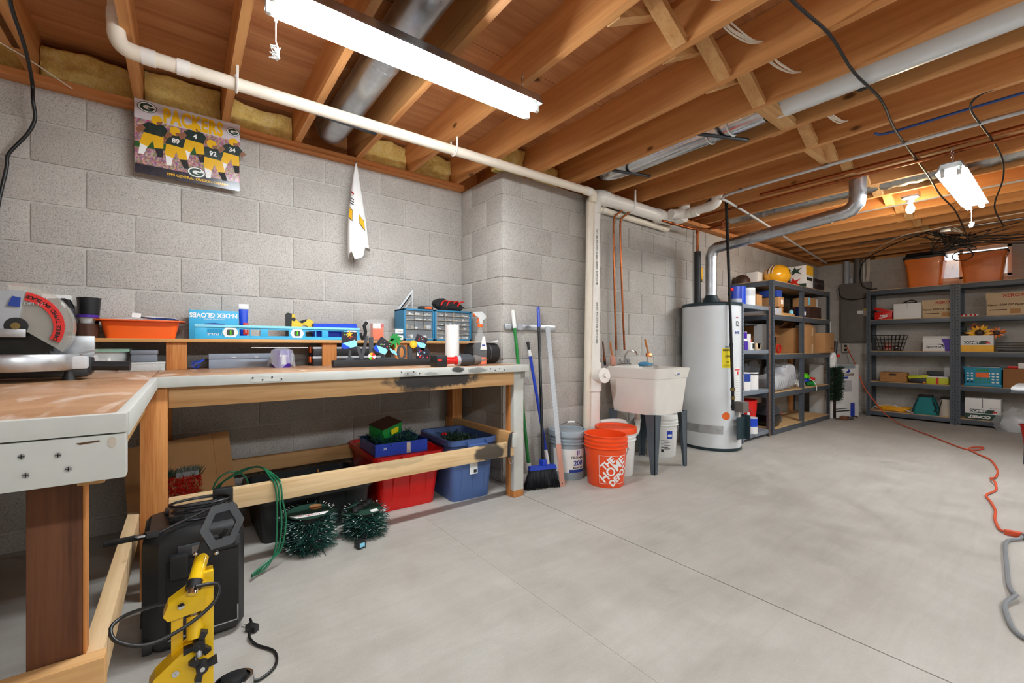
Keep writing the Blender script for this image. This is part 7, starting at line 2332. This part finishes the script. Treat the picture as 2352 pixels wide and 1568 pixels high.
t = thing('candy_cane', 'red and white striped cane ornament on the far shelf', 'ornament', onB(.82, 3, .05), R(-90))
for k in range(9):
    MB().cyl((-.05 + .018 * k, 0, .014), (-.032 + .018 * k, 0, .014), .013, 10).build('stripe', 'red' if k % 2 else 'white_plastic', t)
for k in range(6):
    a = 2 * PI * k / 6
    MB().sphere((-.07 + .02 * math.cos(a), 0, .05 + .025 * math.sin(a)), .017, 8, 6).build('stripe', 'red' if k % 2 else 'white_plastic', t)
xerox('tan copier paper carton with lid on the right far unit', onB(.50, 3, .14), .285, .27)
def comet(label, loc, w, h, low, lowmat, inv=False):
    t = carton('paper_carton', label, 'box', w, .22, h, 'white_paper', loc, R(-90))
    MB().box(-w/2 - .001, w/2 + .001, -.1112, .111, 0, low).build('colour_base', lowmat, t)
    z = low + .032
    b_ = MB().prism([(-w*.36, z - .022), (w*.28, z - .022), (w*.33, z + .022), (-w*.36, z + .022)], -.1114, -.1097, 'Y').build('logo_bar', 'green_dark', t)
    text('COMET', .036, 'print_white', t, (-w * .14, -.1118, z), FACE_NY, 1.1, bold=.002, shear=.2)
    star_mark(t, w * .34, z + .0, .026, 'red', -.1112)
    if inv:
        text('COMET', .045, 'print_white', t, (-.02, -.1118, low * .5), (R(90), R(180), 0), 1.15, bold=.0025, shear=.2)
        MB().box(-.002, .002, -.1118, -.1095, low + .07, h).build('flap_slit', 'print_black', t)
        text('8.5 x 11"', .016, 'print_black', t, (w * .3, -.1118, low + .075), FACE_NY)
    return t
t = comet('white carton with orange base holding the sunflowers', onB(.725, 2, .13), .275, .20, .08, 'gold')
t2 = thing('sunflower_spray', 'artificial sunflowers and leaves spilling from the carton', 'flowers', (8.24, .70, LB[2] + .21))
def flower(c, r, n, mat, seed):
    rr = random.Random(seed)
    o = thing_part = bpy.data.objects.new('blossom', None)
    MBf = MB().sphere((0, -.008, 0), r * .36, 12, 8, 1, .45, 1)
    head = MBf.build('blossom', 'brown_box', t2)
    bpy.data.objects.remove(o)
    head.location = c
    for k in range(n):
        a = 2 * PI * k / n + rr.uniform(-.1, .1)
        l = r * rr.uniform(.8, 1.1)
        d = Vector((math.cos(a), 0, math.sin(a))); q = Vector((-math.sin(a), 0, math.cos(a)))
        base = d * r * .3
        w = r * .17
        dep = rr.uniform(-.02, .015)
        pts = [base, base + d * l * .35 + q * w, base + d * l * .75 + Vector((0, dep, 0)), base + d * l * .35 - q * w]
        mb = MB().add([tuple(p) for p in pts] + [tuple(p + Vector((0, .004, 0))) for p in pts], [(0, 1, 2, 3), (7, 6, 5, 4), (0, 4, 5, 1), (1, 5, 6, 2), (2, 6, 7, 3), (3, 7, 4, 0)], True)
        mb.build('petal', mat, head)
    head.rotation_euler = (0, 0, R(-90))
flower((-.06, .0, .03), .105, 14, 'gold', 1)
flower((.0, -.13, .03), .075, 11, 'tote_orange', 2)
flower((.03, .10, .0), .05, 9, 'tote_orange', 3)
flower((.02, .04, .11), .045, 9, 'sticker_orange', 4)
sprigs(t2, 'leaves', 'fir_green', lambda rr: ((.04, rr.uniform(-.15, .15), rr.uniform(-.03, .06)), (rr.uniform(-.5, .2), rr.uniform(-1, 1), rr.uniform(-.2, 1)), .07), 60, .006, 4, 9)
t = thing('black_basket', 'dark wire basket of odds and ends right of the sunflower carton', 'basket', onB(.46, 2, .14), R(-90))
MB().box(-.10, .12, -.08, .08, 0, .03, .004).build('tray', 'black_plastic', t)
for z in (.05, .08, .105):
    MB().tube([(-.11, -.09, z), (.13, -.09, z), (.13, .09, z), (-.11, .09, z), (-.11, -.09, z)], .004, 5).build('wire_ring', 'black_matte', t)
o = MB().box(-.012, .012, -.07, .07, 0, .15, .003)
o = solo(o, 'picture_frame', 'walnut_z', 'brown wooden frame tilted at the right edge of the far shelf', 'frame', onB(.30, 2, .14), R(-90))
o.rotation_euler = (R(-0), R(-18), R(-90))
t = thing('plastic_crate', 'teal plastic crate with round holes on the right far unit', 'crate', onB(.675, 1, .15), R(-90))
w, d, h = .30, .24, .235
MB().box(-w/2, w/2, -d/2, d/2, 0, .03, .003).build('crate_base', 'crate_teal', t)
MB().loft([[(x, y, z) for x, y in rrect(w * k, d * k, .012)] for z, k in ((.03, .965), (h - .02, 1), (h - .02, 1.07), (h, 1.07))], True, False, False).build('crate_walls', 'crate_teal', t)
rr = random.Random(2)
for r_k in range(4):
    for c in range(8):
        if r_k > 1 and 2 <= c <= 4:
            continue
        MB().prism(circ(.0115, 12, -.118 + .0335 * c, .055 + .036 * r_k, .0095), -d/2 - .001, -d/2 + .006, 'Y').build('hole_view', 'green' if (r_k < 2 and 2 <= c <= 5) else ('black_matte' if r_k == 0 and c < 2 else 'white_paper'), t)
MB().box(-.055, .05, -d/2 - .003, -d/2, .115, .175).build('orange_label', 'sticker_orange', t)
MB().box(-.05, .05, -d/2 - .004, -d/2, .19, .215).build('green_label', 'green', t)
for k in range(3):
    MB().box(-.13 + .02 * k, .13 - .01 * k, -.09 + .02 * k, .08, h + .002 + .008 * k, h + .008 + .008 * k).build('folder', ('white_paper', 'dark_grey', 'panel_grey')[k], t)
t = carton('cardboard_box', 'brown carton with papers beside the teal crate', 'box', .26, .24, .235, 'cardboard_dark', onB(.385, 1, .14), R(-90))
MB().box(-.10, .02, -.08, .05, .236, .262, .003).build('red_folder', 'red_plastic', t)
MB().box(-.02, .12, -.09, .06, .2362, .30, .003).build('white_papers', 'white_paper', t)
comet('white carton with dark green base and upside-down lettering', onB(.675, 0, .14), .285, .265, .075, 'green_dark', True)
t = thing('plastic_bag', 'translucent white plastic bag slumped before the right unit', 'bag', (8.02, .40, 0))
lump('b', None, '', '', None, .14, .17, .16, 31, .22, 28).build('film', 'film_plastic', t)
lump('b', None, '', '', None, .11, .13, .12, 33, .2).build('contents', 'pale_grey', t)

# tangle of black cables under the far joists
t = thing('cable_tangle', 'tangle of black cables hanging before the window', 'cables', (7.0, .78, 2.22))
rr = random.Random(12)
base = [Vector((0, .12, .10)), Vector((0, .05, .02)), Vector((0, -.04, -.06))]
for k in range(9):
    pts = [(rr.uniform(-.05, .05), .22 - rr.random() * .1, .085)]
    for q in range(5):
        pts.append((rr.uniform(-.08, .08), rr.uniform(-.16, .18), rr.uniform(-.16, .05) if k < 9 else rr.uniform(-.26, .0)))
    pts.append((rr.uniform(-.1, .1), rr.uniform(-.5, -.25) if k % 2 else rr.uniform(.1, .3), rr.uniform(-.12, .07)))
    MB().tube(spline(pts, 6), .0048, 6).build('cable', 'cord_black', t)
for k in range(4):
    MB().tube(spline([(0, -.1, -.02 - .02 * k), (.02, -.5, -.08 - .03 * k), (0, -1.0, -.05 - .04 * k)], 6), .0055, 6).build('cable', 'cord_black', t)
MB().tube([(.02 + .08 * math.sin(a) * .3, -.06 + .075 * math.cos(a), -.22 + .06 * math.sin(a)) for a in [2*PI*q/26 for q in range(27)]], .005, 6).build('cable', 'cord_black', t)
for k in range(3):
    MB().tube(spline([(.0, .06 - .03 * k, .10), (.02, .0 - .02 * k, .06), (.0, -.06, .04 - .02 * k)], 5), .006, 6).build('cable', 'cord_white', t)
MB().box(-.03, .03, .02, .10, .06, .11, .004).build('splitter', 'galvanised', t)
pipe_thing('joist_wire', 'thin white wire sagging under the far joists to the panel', 'cable', [(8.3, 1.84, 2.32), (7.6, 1.55, 2.29), (7.0, 1.2, 2.31), (6.8, .9, 2.30), (6.75, .3, 2.315)], .005, 'cord_white')
pipe_thing('panel_cable', 'black cable drooping from the joists across the breaker panel', 'cable', [(6.9, .95, 2.30), (7.4, 1.35, 2.29), (8.1, 1.75, 2.25), (8.34, 1.86, 2.10), (8.36, 1.84, 1.92), (8.37, 1.77, 1.86), (8.38, 1.68, 1.85)], .007, 'cord_black')
pipe_thing('panel_cable', 'second black cable sagging in front of the breaker panel', 'cable', [(8.36, 2.12, 1.92), (8.34, 2.09, 1.78), (8.34, 1.98, 1.715), (8.35, 1.85, 1.72), (8.37, 1.72, 1.745)], .006, 'cord_black')
solo(MB().cyl((7.1, 1.6, 2.325), (7.1, -.6, 2.325), .011, 8), 'steel_conduit', 'galvanised', 'bright steel conduit crossing under the far joists', 'conduit')
solo(MB().cyl((5.75, 2.2, 2.40), (5.75, -1.5, 2.40), .02, 10), 'grey_conduit', 'light_grey', 'grey conduit in the bay beyond the bare bulb', 'conduit')

# extension cords on the floor
ex = thing('extension_cord', 'orange extension cord snaking from the far outlet across the floor', 'cord')
pts = [(8.36, 2.02, 1.0), (8.28, 1.95, .86), (8.0, 1.84, .75), (7.98, 1.80, .62), (8.0, 1.74, .42), (7.99, 1.64, .25), (7.85, 1.50, .09), (7.5, 1.28, .012), (7.08, 1.063, .009), (6.73, .879, .009), (6.33, .68, .009), (6.22, .59, .009), (6.33, .535, .009), (6.46, .528, .010), (6.42, .56, .016), (6.25, .60, .018), (6.05, .53, .009), (5.83, .438, .009), (5.40, .37, .009), (5.09, .357, .009), (4.95, .372, .02), (4.80, .34, .03), (4.63, .324, .009), (4.42, .35, .009), (4.27, .321, .009), (4.05, .285, .009), (3.86, .274, .009), (3.66, .243, .009), (3.62, .205, .012)]
MB().tube(spline(pts, 6), .0062, 8).build('cable', 'cord_orange', ex)
o = MB().box(-.02, .06, -.014, .014, 0, .028, .006).build('plug', 'cord_orange', ex)
o.location = (3.615, .205, .0)
o.rotation_euler = (0, 0, R(-80))
gx = thing('extension_cord', 'grey extension cord running to the bottom right edge', 'cord')
pts = [(3.585, .165, .016), (3.54, .175, .012), (3.49, .203, .008), (3.40, .208, .008), (3.25, .198, .008), (3.05, .182, .008), (2.85, .166, .008), (2.76, .150, .012), (2.71, .140, .02), (2.65, .155, .012), (2.59, .160, .008), (2.50, .148, .008), (2.41, .130, .008), (2.36, .10, .008), (2.33, .03, .008)]
MB().tube(spline(pts, 6), .0075, 8).build('cable', 'cord_grey', gx)
o = MB().box(-.02, .07, -.018, .018, 0, .032, .006).build('socket', 'cord_grey', gx)
o.location = (3.60, .145, .0)
o.rotation_euler = (0, 0, R(-65))
# things cut by the right edge
t = thing('red_pail', 'red plastic pail cut off by the right edge', 'bucket', (6.9, .22, 0))
MB().lathe([(.001, 0), (.085, 0), (.11, .215), (.125, .225), (.105, .225), (.08, .006), (.001, .006)], 24).build('pail_body', 'red_plastic', t)
t = thing('folding_table', 'pale table top with grey leg cut off by the right edge', 'table', (6.2, -.05, 0))
MB().box(-.35, .35, -.35, .38, .625, .655, .012).build('table_top', 'pale_grey', t)
MB().box(-.35, .35, -.35, .38, .60, .626, .008).build('table_rim', 'dark_grey', t)
for x, y in ((-.30, .30), (.30, .30), (-.30, -.30), (.30, -.30)):
    MB().cyl((x, y, 0), (x, y * .93, .60), .018, 10).build('leg', 'leg_grey', t)

# a thing of a single piece is that mesh itself
for o in list(bpy.data.objects):
    if o.type == 'EMPTY' and o.parent is None and 'category' in o.keys() and len(o.children) == 1 and not o.children[0].children and o.children[0].type == 'MESH':
        c = o.children[0]
        nm = o.name
        bpy.context.view_layer.update()
        mw = o.matrix_world @ c.matrix_local
        for k in ('label', 'category', 'group'):
            if k in o.keys():
                c[k] = o[k]
        bpy.data.objects.remove(o)
        c.parent = None
        c.matrix_world = mw
        c.name = nm
